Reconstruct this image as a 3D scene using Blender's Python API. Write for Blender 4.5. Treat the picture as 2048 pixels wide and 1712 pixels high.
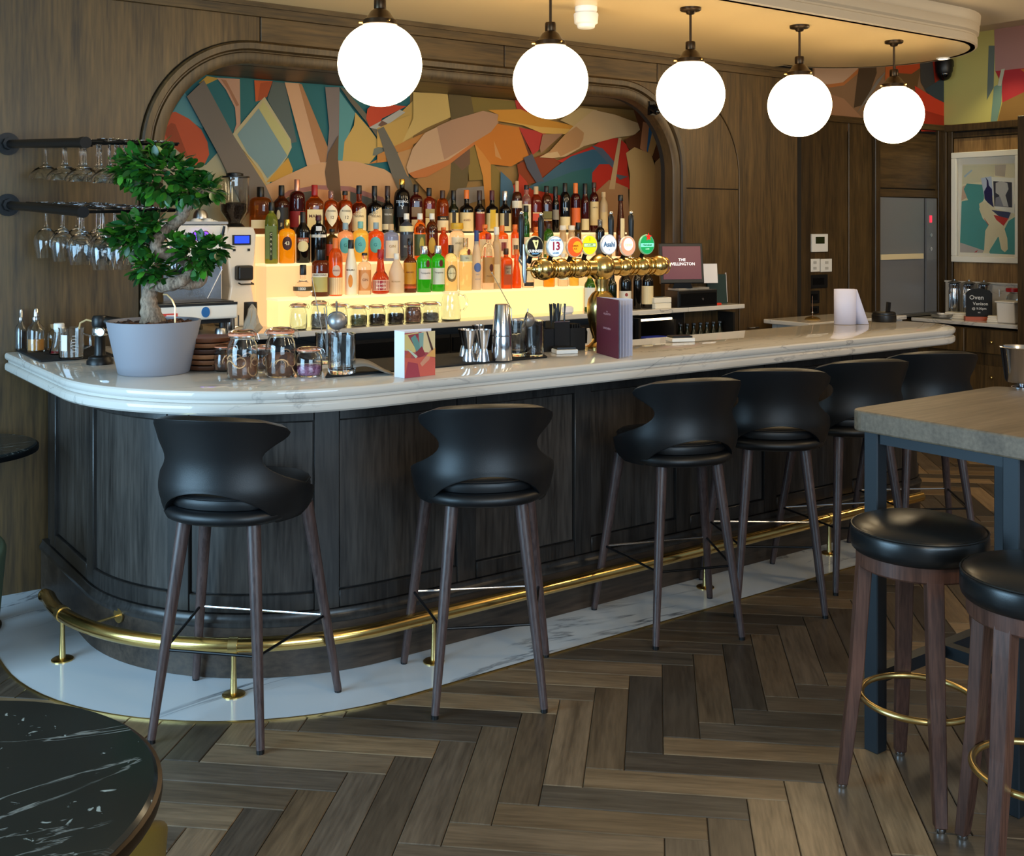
import bpy, bmesh, math, random
from mathutils import Vector, Matrix
random.seed(7)
sc = bpy.context.scene
for o in list(bpy.data.objects):
    bpy.data.objects.remove(o, do_unlink=True)
C = sc.collection
PI = math.pi
rad = math.radians

# ---------------------------------------------------------------- camera, world, light, exposure
# world axes: +X runs along the bar to the right, +Y from the guests towards the back wall, +Z up
EYE = 1.65
ANG = rad(54.07)
FW = Vector((math.cos(ANG), math.sin(ANG), 0))      # view direction
RT = Vector((math.sin(ANG), -math.cos(ANG), 0))
FPX = 2200.0
HOR = 450.0
cd = bpy.data.cameras.new('camera')
cam = bpy.data.objects.new('camera', cd)
C.objects.link(cam)
cam.location = (0, 0, EYE)
cam.rotation_euler = (PI / 2, 0, ANG - PI / 2)
cd.sensor_fit = 'HORIZONTAL'
cd.sensor_width = 36.0
cd.lens = FPX / 2048 * 36.0
cd.shift_y = -(856 - HOR) / 2048
cd.clip_start = 0.05
sc.camera = cam
sc.view_settings.view_transform = 'Standard'
sc.view_settings.look = 'None'
sc.view_settings.gamma = 1.0
sc.view_settings.use_curve_mapping = False
sc.view_settings.exposure = 0.0
w = bpy.data.worlds.new('daylight')
sc.world = w
w.use_nodes = True
w.node_tree.nodes['Background'].inputs[0].default_value = (0.60, 0.80, 1.0, 1)
w.node_tree.nodes['Background'].inputs[1].default_value = 0.3


def area_light(name, loc, target, sx, sy, power, col):
    l = bpy.data.lights.new(name, 'AREA')
    l.shape = 'RECTANGLE'
    l.size, l.size_y = sx, sy
    l.energy = power
    l.color = col
    o = bpy.data.objects.new(name, l)
    C.objects.link(o)
    o.location = loc
    o.rotation_euler = (Vector(target) - Vector(loc)).to_track_quat('-Z', 'Y').to_euler()
    return o


# daylight through the street windows behind and to the left of the photographer
area_light('window_daylight', (-2.1, 3.3, 1.30), (1.4, 2.9, 0.30), 2.6, 2.0, 235, (0.43, 0.73, 1.0))
area_light('window_daylight', (0.9, -2.4, 1.75), (3.0, 2.6, 0.0), 3.6, 1.8, 205, (0.56, 0.79, 1.0))
# unseen warm pendants over the room; last one added to brighten the raised ceiling
for k, q in enumerate(((2.6, 0.4, 2.45), (5.0, 1.3, 2.45), (0.2, -1.0, 2.45), (7.6, 2.6, 2.6))):
    l = bpy.data.lights.new('room_pendant_and_fill', 'POINT')
    l.energy = 52
    l.color = (1.0, .74, .42)
    l.shadow_soft_size = .17
    o = bpy.data.objects.new('room_pendant_and_fill', l)
    C.objects.link(o)
    o.location = q


def PZ(px, py, z):
    "point at height z seen at a pixel of the photograph"
    d = FW + RT * ((px - 1024) / FPX) + Vector((0, 0, (HOR - py) / FPX))
    t = (z - EYE) / d.z
    return Vector((0, 0, EYE)) + d * t


def PD(px, py, D):
    "point on the plane Y = D"
    d = FW + RT * ((px - 1024) / FPX) + Vector((0, 0, (HOR - py) / FPX))
    return Vector((0, 0, EYE)) + d * (D / d.y)


def PS(px, py, s):
    "point on the plane X = s"
    d = FW + RT * ((px - 1024) / FPX) + Vector((0, 0, (HOR - py) / FPX))
    return Vector((0, 0, EYE)) + d * (s / d.x)


def PY(px, py, Y):
    "point at distance Y along the view"
    d = FW + RT * ((px - 1024) / FPX) + Vector((0, 0, (HOR - py) / FPX))
    return Vector((0, 0, EYE)) + d * Y


# ---------------------------------------------------------------- mesh building
class MB:
    def __init__(s):
        s.v = []
        s.f = []
        s.m = []          # material index per face
        s.mi = 0

    def add(s, vs, fs):
        k = len(s.v)
        s.v += [tuple(v) for v in vs]
        for f in fs:
            s.f.append(tuple(i + k for i in f))
            s.m.append(s.mi)
        return s

    def box(s, c, d, rz=0, rx=0, ry=0):
        hx, hy, hz = d[0] / 2, d[1] / 2, d[2] / 2
        vs = [Vector((x, y, z)) for x in (-hx, hx) for y in (-hy, hy) for z in (-hz, hz)]
        if rz or rx or ry:
            M = Matrix.Rotation(rz, 3, 'Z') @ Matrix.Rotation(ry, 3, 'Y') @ Matrix.Rotation(rx, 3, 'X')
            vs = [M @ v for v in vs]
        vs = [v + Vector(c) for v in vs]
        return s.add(vs, [(0, 1, 3, 2), (4, 6, 7, 5), (0, 4, 5, 1), (2, 3, 7, 6), (0, 2, 6, 4), (1, 5, 7, 3)])

    def rbox(s, c, d, b=0.004, rz=0, seg=2):
        "box with rounded vertical corners and chamfered top and bottom"
        hx, hy, hz = d[0] / 2, d[1] / 2, d[2] / 2
        b = min(b, hx * .95, hy * .95, hz * .95)
        rows = []
        for z, ins in ((-hz, b * .7), (-hz + b * .7, 0), (hz - b * .7, 0), (hz, b * .7)):
            ring = []
            for q, (cx, cy) in enumerate(((1, 1), (-1, 1), (-1, -1), (1, -1))):
                for i in range(seg + 1):
                    a = q * PI / 2 + i / seg * PI / 2
                    ring.append(Vector((cx * (hx - b) + math.cos(a) * (b - ins * .9), cy * (hy - b) + math.sin(a) * (b - ins * .9), z)))
            rows.append(ring)
        M = Matrix.Rotation(rz, 3, 'Z')
        n = len(rows[0])
        vs = [M @ v + Vector(c) for r in rows for v in r]
        fs = []
        for k in range(3):
            for i in range(n):
                j = (i + 1) % n
                fs.append((k * n + i, k * n + j, (k + 1) * n + j, (k + 1) * n + i))
        fs.append(tuple(reversed(range(n))))
        fs.append(tuple(range(3 * n, 4 * n)))
        return s.add(vs, fs)

    def lathe(s, prof, c=(0, 0, 0), seg=24, sq=2.0, axis='Z', cap=True, sx=1, sy=1):
        "prof: list of (radius, height); sq > 2 squares the section"
        vs, fs = [], []
        for r, h in prof:
            for i in range(seg):
                a = 2 * PI * (i + (.5 if sq > 2 else 0)) / seg
                ca, sa = math.cos(a), math.sin(a)
                k = 1.0 if sq == 2 else (abs(ca) ** sq + abs(sa) ** sq) ** (-1 / sq)
                x, y = r * k * ca * sx, r * k * sa * sy
                if axis == 'Z':
                    p = (x, y, h)
                elif axis == 'X':
                    p = (h, x, y)
                else:
                    p = (x, h, y)
                vs.append((p[0] + c[0], p[1] + c[1], p[2] + c[2]))
        flip = axis == 'Y'
        for k in range(len(prof) - 1):
            for i in range(seg):
                j = (i + 1) % seg
                q = (k * seg + i, k * seg + j, (k + 1) * seg + j, (k + 1) * seg + i)
                fs.append(q[::-1] if flip else q)
        if cap:
            a, b = tuple(reversed(range(seg))), tuple(range((len(prof) - 1) * seg, len(prof) * seg))
            if prof[0][0] > 1e-5:
                fs.append(a[::-1] if flip else a)
            if prof[-1][0] > 1e-5:
                fs.append(b[::-1] if flip else b)
        return s.add(vs, fs)

    def cyl(s, a, b, r, r2=None, seg=12):
        return s.tube([a, b], [r, r if r2 is None else r2], seg)

    def tube(s, pts, r, seg=8, closed=False, caps=True):
        pts = [Vector(p) for p in pts]
        n = len(pts)
        rs = r if isinstance(r, (list, tuple)) else [r] * n
        vs, fs = [], []
        up = None
        for i, p in enumerate(pts):
            if closed:
                t = pts[(i + 1) % n] - pts[i - 1]
            else:
                t = pts[min(i + 1, n - 1)] - pts[max(i - 1, 0)]
            t.normalize()
            if up is None:
                up = Vector((0, 0, 1)) if abs(t.z) < .9 else Vector((1, 0, 0))
            a = t.cross(up).normalized()
            b = a.cross(t).normalized()
            up = b
            for k in range(seg):
                th = 2 * PI * k / seg
                vs.append(p + (a * math.cos(th) + b * math.sin(th)) * rs[i])
        m = n if closed else n - 1
        for i in range(m):
            for k in range(seg):
                l = (k + 1) % seg
                i2 = (i + 1) % n
                fs.append((i * seg + l, i * seg + k, i2 * seg + k, i2 * seg + l))
        if caps and not closed:
            fs.append(tuple(range(seg)))
            fs.append(tuple(reversed(range((n - 1) * seg, n * seg))))
        return s.add(vs, fs)

    def prism(s, poly, y0, y1):
        "polygon of (x, z) points, counter-clockwise seen from -Y, extruded from y0 (front) to y1"
        n = len(poly)
        vs = [(x, y0, z) for x, z in poly] + [(x, y1, z) for x, z in poly]
        fs = [tuple(range(n)), tuple(reversed(range(n, 2 * n)))]
        for i in range(n):
            j = (i + 1) % n
            fs.append((i, n + i, n + j, j))
        return s.add(vs, fs)

    def slab(s, poly, z0, z1):
        "polygon of (x, y) points, counter-clockwise from above, between z0 and z1"
        n = len(poly)
        vs = [(x, y, z0) for x, y in poly] + [(x, y, z1) for x, y in poly]
        fs = [tuple(reversed(range(n))), tuple(range(n, 2 * n))]
        for i in range(n):
            j = (i + 1) % n
            fs.append((i, j, n + j, n + i))
        return s.add(vs, fs)

    def sphere(s, c, r, seg=16, rings=10, sz=1.0):
        prof = [(max(r * math.sin(PI * i / rings), 1e-6), -r * sz * math.cos(PI * i / rings)) for i in range(rings + 1)]
        return s.lathe(prof, c, seg)

    def mesh(s, name, mats, smooth=True, ang=38):
        me = bpy.data.meshes.new(name)
        me.from_pydata(s.v, [], s.f)
        bm = bmesh.new()
        bm.from_mesh(me)
        bmesh.ops.recalc_face_normals(bm, faces=bm.faces)
        bm.to_mesh(me)
        bm.free()
        for m in (mats if isinstance(mats, (list, tuple)) else [mats]):
            me.materials.append(m)
        if isinstance(mats, (list, tuple)) and len(mats) > 1:
            me.polygons.foreach_set('material_index', s.m)
        if smooth:
            me.polygons.foreach_set('use_smooth', [True] * len(me.polygons))
            me.update()
            me.set_sharp_from_angle(angle=rad(ang))
        me.update()
        return me


def link(name, me, parent=None, loc=(0, 0, 0), rz=0):
    o = bpy.data.objects.new(name, me)
    C.objects.link(o)
    o.location = loc
    o.rotation_euler = (0, 0, rz)
    if parent:
        o.parent = parent
    return o


def part(name, mb, mat, parent=None, smooth=True, ang=38, loc=(0, 0, 0), rz=0, label=None):
    o = link(name, mb.mesh(name, mat, smooth, ang), parent, loc, rz)
    if label:
        o['label'] = label
    return o


def tag(o, label, cat, group=None):
    o['label'] = label
    o['category'] = cat
    if group:
        o['group'] = group
    return o


def thing(name, label, cat, loc=(0, 0, 0), rz=0, group=None):
    o = link(name, None, None, loc, rz)
    o.empty_display_size = 0.1
    return tag(o, label, cat, group)


def struct(name, mb, mat, smooth=True, parent=None):
    o = part(name, mb, mat, parent, smooth)
    if not parent:
        o['kind'] = 'structure'
    return o


def dup(root, loc, rz=None, label=None, group=None):
    def cp(o, par):
        c = o.copy()
        C.objects.link(c)
        if par:
            c.parent = par
        for ch in kids.get(o, ()):
            cp(ch, c)
        return c
    kids = {}
    def gather(o):
        kids[o] = list(o.children)
        for k in kids[o]:
            gather(k)
    gather(root)
    r = cp(root, None)
    r.location = loc
    if rz is not None:
        r.rotation_euler = (0, 0, rz)
    if label:
        r['label'] = label
    if group:
        r['group'] = group
    return r


def bevel(o, wd=0.004, seg=2):
    m = o.modifiers.new('bevel', 'BEVEL')
    m.width = wd
    m.segments = seg
    m.limit_method = 'ANGLE'
    m.angle_limit = rad(35)
    return o


def arc(cx, cy, r, a0, a1, n):
    return [(cx + r * math.cos(rad(a0 + (a1 - a0) * i / n)), cy + r * math.sin(rad(a0 + (a1 - a0) * i / n))) for i in range(n + 1)]


class Path:
    "a polyline seen from above (or any plane) with left-hand normals n and lengths"
    def __init__(s, pts):
        s.p = [Vector(p) for p in pts]
        s.L = [0]
        for a, b in zip(s.p, s.p[1:]):
            s.L.append(s.L[-1] + (b - a).length)
        s.n = []
        k = len(s.p)
        for i in range(k):
            t = Vector((0, 0))
            if i > 0:
                t += (s.p[i] - s.p[i - 1]).normalized()
            if i < k - 1:
                t += (s.p[i + 1] - s.p[i]).normalized()
            t.normalize()
            s.n.append(Vector((t.y, -t.x)))          # right-hand side of travel

    def at(s, l):
        l = min(max(l, 0), s.L[-1])
        for i in range(len(s.p) - 1):
            if l <= s.L[i + 1] + 1e-9:
                t = (l - s.L[i]) / max(s.L[i + 1] - s.L[i], 1e-9)
                return s.p[i].lerp(s.p[i + 1], t), s.n[i].lerp(s.n[i + 1], t).normalized()

    def cut(s, a, b):
        out = [s.at(a)]
        for i, l in enumerate(s.L):
            if a + 1e-4 < l < b - 1e-4:
                out.append((s.p[i], s.n[i]))
        out.append(s.at(b))
        return out


def sweep(mb, stations, prof, closed=False, ends=True):
    "prof: closed loop of (offset along normal, z)"
    k = len(prof)
    vs, fs = [], []
    for p, n in stations:
        for off, z in prof:
            q = p + n * off
            vs.append((q.x, q.y, z))
    m = len(stations)
    for i in range(m if closed else m - 1):
        j = (i + 1) % m
        for a in range(k):
            b = (a + 1) % k
            fs.append((i * k + a, i * k + b, j * k + b, j * k + a))
    if ends and not closed:
        fs.append(tuple(reversed(range(k))))
        fs.append(tuple(range((m - 1) * k, m * k)))
    return mb.add(vs, fs)


def text_mesh(txt, size, mat, wrap_r=None, ext=0.0004, align='CENTER', bold=.012):
    "flat lettering in the XZ plane facing -Y, optionally bent round a cylinder of radius wrap_r"
    cu = bpy.data.curves.new('text', 'FONT')
    cu.body = txt
    cu.size = size
    cu.align_x = align
    cu.align_y = 'CENTER'
    cu.resolution_u = 2
    cu.offset = bold * size
    o = bpy.data.objects.new('text', cu)
    C.objects.link(o)
    dg = bpy.context.evaluated_depsgraph_get()
    me = bpy.data.meshes.new_from_object(o.evaluated_get(dg))
    bpy.data.objects.remove(o, do_unlink=True)
    bpy.data.curves.remove(cu)
    for v in me.vertices:
        x, y = v.co.x, v.co.y
        if wrap_r:
            v.co = (wrap_r * math.sin(x / wrap_r), -wrap_r * math.cos(x / wrap_r), y)
        else:
            v.co = (x, -ext, y)
    me.materials.clear()
    me.materials.append(mat)
    return me


# ---------------------------------------------------------------- materials
def lin(h):
    h = h.lstrip('#')
    out = []
    for i in (0, 2, 4):
        c = int(h[i:i + 2], 16) / 255
        out.append(c / 12.92 if c <= .04045 else ((c + .055) / 1.055) ** 2.4)
    return (*out, 1)


MATS = {}


def nodes(m):
    m.use_nodes = True
    return m.node_tree.nodes, m.node_tree.links, m.node_tree.nodes['Principled BSDF']


def M(name, col, rough=.5, metal=0, spec=.5, trans=0, ior=1.45, emit=None, es=0, bump=0, bscale=60, var=0, coat=0):
    if name in MATS:
        return MATS[name]
    m = bpy.data.materials.new(name)
    N, L, b = nodes(m)
    c = lin(col) if isinstance(col, str) else (*col, 1)
    b.inputs['Base Color'].default_value = c
    b.inputs['Roughness'].default_value = rough
    b.inputs['Metallic'].default_value = metal
    b.inputs['Specular IOR Level'].default_value = spec
    b.inputs['Transmission Weight'].default_value = trans
    b.inputs['IOR'].default_value = ior
    b.inputs['Coat Weight'].default_value = coat
    if emit is not None:
        b.inputs['Emission Color'].default_value = lin(emit) if isinstance(emit, str) else (*emit, 1)
        b.inputs['Emission Strength'].default_value = es
    if bump or var:
        tc = N.new('ShaderNodeTexCoord')
        no = N.new('ShaderNodeTexNoise')
        no.inputs['Scale'].default_value = bscale
        no.inputs['Detail'].default_value = 3
        L.new(tc.outputs['Object'], no.inputs['Vector'])
        if bump:
            bp = N.new('ShaderNodeBump')
            bp.inputs['Strength'].default_value = bump
            bp.inputs['Distance'].default_value = .002
            L.new(no.outputs['Fac'], bp.inputs['Height'])
            L.new(bp.outputs['Normal'], b.inputs['Normal'])
        if var:
            n2 = N.new('ShaderNodeTexNoise')
            n2.inputs['Scale'].default_value = bscale * .12
            L.new(tc.outputs['Object'], n2.inputs['Vector'])
            mx = N.new('ShaderNodeMix')
            mx.data_type = 'RGBA'
            mx.inputs['A'].default_value = tuple(x * (1 - var) for x in c[:3]) + (1,)
            mx.inputs['B'].default_value = tuple(min(1, x * (1 + var)) for x in c[:3]) + (1,)
            L.new(n2.outputs['Fac'], mx.inputs['Factor'])
            L.new(mx.outputs['Result'], b.inputs['Base Color'])
    MATS[name] = m
    return m


def wood(name, c1, c2, axis=2, scale=9, stretch=.09, rough=.45, rnd=False, tint=None, bump=.15, spec=.4):
    "grain running along one axis; rnd shifts grain and tone per object"
    if name in MATS:
        return MATS[name]
    m = bpy.data.materials.new(name)
    N, L, b = nodes(m)
    tc = N.new('ShaderNodeTexCoord')
    mp = N.new('ShaderNodeMapping')
    s = [scale] * 3
    s[axis] = scale * stretch
    mp.inputs['Scale'].default_value = s
    L.new(tc.outputs['Object'], mp.inputs['Vector'])
    if rnd:
        oi = N.new('ShaderNodeObjectInfo')
        mu = N.new('ShaderNodeVectorMath')
        mu.operation = 'MULTIPLY'
        cb = N.new('ShaderNodeCombineXYZ')
        for k in range(3):
            L.new(oi.outputs['Random'], cb.inputs[k])
        mu.inputs[1].default_value = (91, 57, 33)
        L.new(cb.outputs[0], mu.inputs[0])
        L.new(mu.outputs[0], mp.inputs['Location'])
    n1 = N.new('ShaderNodeTexNoise')
    n1.inputs['Scale'].default_value = 1.2
    n1.inputs['Detail'].default_value = 6
    n1.inputs['Roughness'].default_value = .62
    n1.inputs['Distortion'].default_value = .9
    L.new(mp.outputs[0], n1.inputs['Vector'])
    n2 = N.new('ShaderNodeTexNoise')
    n2.inputs['Scale'].default_value = 9
    n2.inputs['Detail'].default_value = 3
    L.new(mp.outputs[0], n2.inputs['Vector'])
    ad = N.new('ShaderNodeMath')
    ad.operation = 'MULTIPLY_ADD'
    ad.inputs[1].default_value = .45
    L.new(n2.outputs['Fac'], ad.inputs[0])
    sb = N.new('ShaderNodeMath')
    sb.operation = 'MULTIPLY'
    sb.inputs[1].default_value = .62
    L.new(n1.outputs['Fac'], sb.inputs[0])
    L.new(sb.outputs[0], ad.inputs[2])
    rp = N.new('ShaderNodeValToRGB')
    rp.color_ramp.elements[0].position = .36
    rp.color_ramp.elements[0].color = lin(c1)
    rp.color_ramp.elements[1].position = .68
    rp.color_ramp.elements[1].color = lin(c2)
    L.new(ad.outputs[0], rp.inputs['Fac'])
    out = rp.outputs['Color']
    if rnd and tint:
        r2 = N.new('ShaderNodeValToRGB')
        r2.color_ramp.elements[0].color = lin(tint[0])
        r2.color_ramp.elements[1].color = lin(tint[-1])
        for i, t in enumerate(tint[1:-1]):
            e = r2.color_ramp.elements.new((i + 1) / (len(tint) - 1))
            e.color = lin(t)
        L.new(oi.outputs['Random'], r2.inputs['Fac'])
        mx = N.new('ShaderNodeMix')
        mx.data_type = 'RGBA'
        mx.blend_type = 'MULTIPLY'
        mx.inputs['Factor'].default_value = 1
        L.new(out, mx.inputs['A'])
        L.new(r2.outputs['Color'], mx.inputs['B'])
        out = mx.outputs['Result']
    L.new(out, b.inputs['Base Color'])
    b.inputs['Roughness'].default_value = rough
    b.inputs['Specular IOR Level'].default_value = spec
    bp = N.new('ShaderNodeBump')
    bp.inputs['Strength'].default_value = bump
    bp.inputs['Distance'].default_value = .003
    L.new(ad.outputs[0], bp.inputs['Height'])
    L.new(bp.outputs['Normal'], b.inputs['Normal'])
    MATS[name] = m
    return m


def marble(name, base, vein, rough=.12, scale=1.3, width=.018, cloud=None, fleck=None):
    if name in MATS:
        return MATS[name]
    m = bpy.data.materials.new(name)
    N, L, b = nodes(m)
    tc = N.new('ShaderNodeTexCoord')
    nd = N.new('ShaderNodeTexNoise')
    nd.inputs['Scale'].default_value = scale
    nd.inputs['Detail'].default_value = 7
    nd.inputs['Roughness'].default_value = .55
    nd.inputs['Distortion'].default_value = 1.1
    mp = N.new('ShaderNodeMapping')
    mp.inputs['Rotation'].default_value = (.3, .2, .6)
    mp.inputs['Scale'].default_value = (.6, 1.6, 1.6)
    L.new(tc.outputs['Object'], mp.inputs['Vector'])
    L.new(mp.outputs[0], nd.inputs['Vector'])
    sb = N.new('ShaderNodeMath')
    sb.operation = 'SUBTRACT'
    sb.inputs[1].default_value = .5
    L.new(nd.outputs['Fac'], sb.inputs[0])
    ab = N.new('ShaderNodeMath')
    ab.operation = 'ABSOLUTE'
    L.new(sb.outputs[0], ab.inputs[0])
    rp = N.new('ShaderNodeValToRGB')
    rp.color_ramp.elements[0].position = 0
    rp.color_ramp.elements[0].color = (1, 1, 1, 1)
    rp.color_ramp.elements[1].position = width
    rp.color_ramp.elements[1].color = (0, 0, 0, 1)
    L.new(ab.outputs[0], rp.inputs['Fac'])
    # let the veins fade in and out
    nm = N.new('ShaderNodeTexNoise')
    nm.inputs['Scale'].default_value = scale * 1.7
    L.new(tc.outputs['Object'], nm.inputs['Vector'])
    rm = N.new('ShaderNodeValToRGB')
    rm.color_ramp.elements[0].position = .42
    rm.color_ramp.elements[1].position = .66
    L.new(nm.outputs['Fac'], rm.inputs['Fac'])
    mu = N.new('ShaderNodeMath')
    mu.operation = 'MULTIPLY'
    L.new(rp.outputs['Color'], mu.inputs[0])
    L.new(rm.outputs['Color'], mu.inputs[1])
    c0 = N.new('ShaderNodeMix')
    c0.data_type = 'RGBA'
    c0.inputs['A'].default_value = lin(base)
    c0.inputs['B'].default_value = lin(cloud or base)
    L.new(nm.outputs['Fac'], c0.inputs['Factor'])
    mx = N.new('ShaderNodeMix')
    mx.data_type = 'RGBA'
    mx.inputs['B'].default_value = lin(vein)
    L.new(c0.outputs['Result'], mx.inputs['A'])
    L.new(mu.outputs[0], mx.inputs['Factor'])
    out = mx.outputs['Result']
    if fleck:
        vo = N.new('ShaderNodeTexNoise')
        vo.inputs['Scale'].default_value = 16
        vo.inputs['Detail'].default_value = 5
        vo.inputs['Distortion'].default_value = 2.2
        L.new(tc.outputs['Object'], vo.inputs['Vector'])
        rf = N.new('ShaderNodeValToRGB')
        rf.color_ramp.elements[0].position = .66
        rf.color_ramp.elements[0].color = (0, 0, 0, 1)
        rf.color_ramp.elements[1].position = .70
        L.new(vo.outputs['Fac'], rf.inputs['Fac'])
        m2 = N.new('ShaderNodeMix')
        m2.data_type = 'RGBA'
        m2.inputs['B'].default_value = lin(fleck)
        L.new(out, m2.inputs['A'])
        L.new(rf.outputs['Color'], m2.inputs['Factor'])
        out = m2.outputs['Result']
    L.new(out, b.inputs['Base Color'])
    b.inputs['Roughness'].default_value = rough
    MATS[name] = m
    return m


OAK = wood('oak_panel', '#2b2011', '#5b4526', 2, 9, .07, .42)
OAK_H = wood('oak_panel_across', '#2b2011', '#5b4526', 0, 9, .07, .42)
OAK_D = wood('oak_moulding', '#251b0e', '#4d3a20', 2, 10, .07, .4)
GROOVE = M('shadow_gap', '#140f0a', .8)
BARW = wood('stained_oak', '#191716', '#433e3a', 2, 9, .08, .3, bump=.1)
BARW_D = wood('stained_oak_frame', '#151414', '#322f2d', 2, 10, .08, .3, bump=.1)
BARW_B = wood('stained_oak_skirting', '#211a15', '#483b30', 0, 8, .1, .42, bump=.1)
PLANK = wood('herringbone_oak', '#857c72', '#c9bfb2', 0, 11, .09, .36, rnd=True,
             tint=['#857a6e', '#514d4a', '#a08e78', '#65625e', '#86745e', '#c4ae90', '#56524f', '#9c9083'], bump=.12)
GROUT = M('floor_joint', '#75695c', .7)
MARBLE = marble('white_marble', '#cfcac3', '#8d8a87', .05, 1.2, .009, '#c0bab1')
FLOORM = marble('white_marble_floor', '#c6ccd2', '#4e545c', .14, 1.0, .014, '#b8bfc5')
BLACKM = marble('black_marble', '#15191a', '#9aa3a3', .16, 2.2, .006, '#20292a', fleck='#93a0a0')
LEATHER = M('black_leather', '#0b0d10', .43, spec=.5, bump=.12, bscale=420)
LEATHER2 = M('black_vinyl', '#0e1113', .3, spec=.5, bump=.06, bscale=300)
WALNUT = wood('walnut', '#241a18', '#4d3a36', 2, 26, .06, .38)
MAHOG = wood('mahogany', '#301d17', '#5c3d31', 2, 18, .06, .36)
TABLEW = wood('grey_oak_top', '#4f4436', '#6e6150', 0, 9, .08, .5, bump=.05)
BRASS = M('polished_brass', '#dbb972', .2, 1, bump=.02, bscale=30)
BRASS2 = M('satin_brass', '#cdb275', .3, 1)
STEEL = M('stainless_steel', '#c9c9cc', .16, 1)
STEEL2 = M('brushed_steel', '#a9abae', .34, 1)
BLKMET = M('black_metal', '#0f1012', .35, .6)
BLUEMET = M('blue_black_metal', '#20262b', .42, .3)
BRONZE = M('dark_bronze', '#3a2e22', .35, .9)
BLACK = M('black_plastic', '#0d0d0e', .4)
RUBBER = M('black_rubber', '#101113', .7, bump=.3, bscale=500)
WHITEP = M('white_plastic', '#e6e4df', .4)
PAPER = M('white_paper', '#e4e2e6', .8)
CEIL = M('glossy_cream_paint', '#d9bd8c', .22, var=.04, bscale=8)
CEIL2 = M('white_ceiling_paint', '#b8a890', .55, var=.03, bscale=8)
GLASS = M('clear_glass', '#f4f6f6', .02, trans=1, ior=1.45)
GREENG = M('leaf_green', '#2f6a1c', .4, var=.45, bscale=60)
# ================================================================ the setting
DW = 5.28          # face of the panelled back wall
DM = 5.85          # back of the bottle niche, with the mural
DR = 5.60          # far wall on the right (hoist wall)
SR = 8.74          # right-hand wall with the picture
ZS = 2.778         # lowered ceiling over the bar
ZC = 2.97          # main ceiling


def swapyz(mb):
    mb.v = [(x, z, y) for x, y, z in mb.v]
    return mb


# ---- floor: slab with herringbone planks
floor = struct('floor', MB().box((3.2, 2.0, -.06), (13.5, 9.4, .1)), GROUT)
PW, PL = .118, .59
aB = ANG - rad(7.46)                                   # plank direction seen on the photograph
bd = Vector((math.cos(aB), math.sin(aB)))
ad = Vector((math.sin(aB), -math.cos(aB)))
o0 = PZ(1326, 1473, 0)
o0 = Vector((o0.x, o0.y))
g = .0012


def plank_mesh(name):
    mb = MB()
    hx, hy = PL / 2 - g, PW / 2 - g
    c = .0022
    vs = [(-hx, -hy, -.01), (hx, -hy, -.01), (hx, hy, -.01), (-hx, hy, -.01),
          (-hx, -hy, -c), (hx, -hy, -c), (hx, hy, -c), (-hx, hy, -c),
          (-hx + c, -hy + c, 0), (hx - c, -hy + c, 0), (hx - c, hy - c, 0), (-hx + c, hy - c, 0)]
    fs = [(8, 9, 10, 11)]
    for i in range(4):
        j = (i + 1) % 4
        fs += [(i, j, j + 4, i + 4), (i + 4, j + 4, j + 8, i + 8)]
    mb.add(vs, fs)
    return mb


PT = Path([(.875, 5.3), (.875, 4.43)] + arc(1.975, 4.43, 1.1, 180, 270, 20)[1:] + [(5.35, 3.33), (5.352, 3.70)])


def on_marble(p):
    x, y = p
    if x < .875 or y < 3.33:
        return False
    if x < 1.975 and y < 4.43:
        return math.hypot(x - 1.975, y - 4.43) < 1.1
    return x < 5.33


def visible(p):
    d = Vector((p.x, p.y, 0))
    f, r = d.dot(FW), d.dot(RT)
    if f < 2.6:
        return False
    px = 1024 + r / f * FPX
    return -150 < px < 2200 and p.y < 5.6


cands = []
for i in range(-30, 31):
    for j in range(-14, 15):
        base = o0 + (ad + bd) * (i * PW) + (bd - ad) * (j * PL)
        cv = base + ad * (PW / 2) + bd * (PL / 2)
        ch = base + ad * (PL / 2) - bd * (PW / 2)
        for c, ang in ((cv, aB), (ch, aB - PI / 2)):
            e = Vector((math.cos(ang), math.sin(ang))) * (PL / 2)
            if all(on_marble(q) for q in (c - e, c, c + e)):
                continue
            if visible(c) or visible(c - e) or visible(c + e):
                cands.append((c.length, c, ang))
cands.sort(key=lambda t: t[0])
pm = plank_mesh('plank').mesh('plank', PLANK, False)
seen_planks = cands[:296]
for _, c, ang in seen_planks:
    o = link('plank', pm, floor, (c.x, c.y, 0), ang + (PI if random.random() < .5 else 0))
rest = MB()
for _, c, ang in cands[296:]:
    k = plank_mesh('x')
    R = Matrix.Rotation(ang, 3, 'Z')
    rest.add([R @ Vector(v) + Vector((c.x, c.y, 0)) for v in k.v], k.f)
if rest.v:
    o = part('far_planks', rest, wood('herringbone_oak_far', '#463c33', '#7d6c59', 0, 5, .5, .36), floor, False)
    o['kind'] = 'stuff'

# ---- marble apron round the foot of the bar, with a brass edge
ap = [tuple(q) for q in PT.p] + [(5.0, 4.13), (5.0, 5.25)]
trim = struct('trim_1', MB().slab(ap, -.01, .004), FLOORM, False)
mb = MB()
sweep(mb, PT.cut(0, PT.L[-1]), [(-.001, -.005), (.007, -.005), (.007, .0055), (-.001, .0055)])
part('brass_edge', mb, BRASS2, trim)

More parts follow.
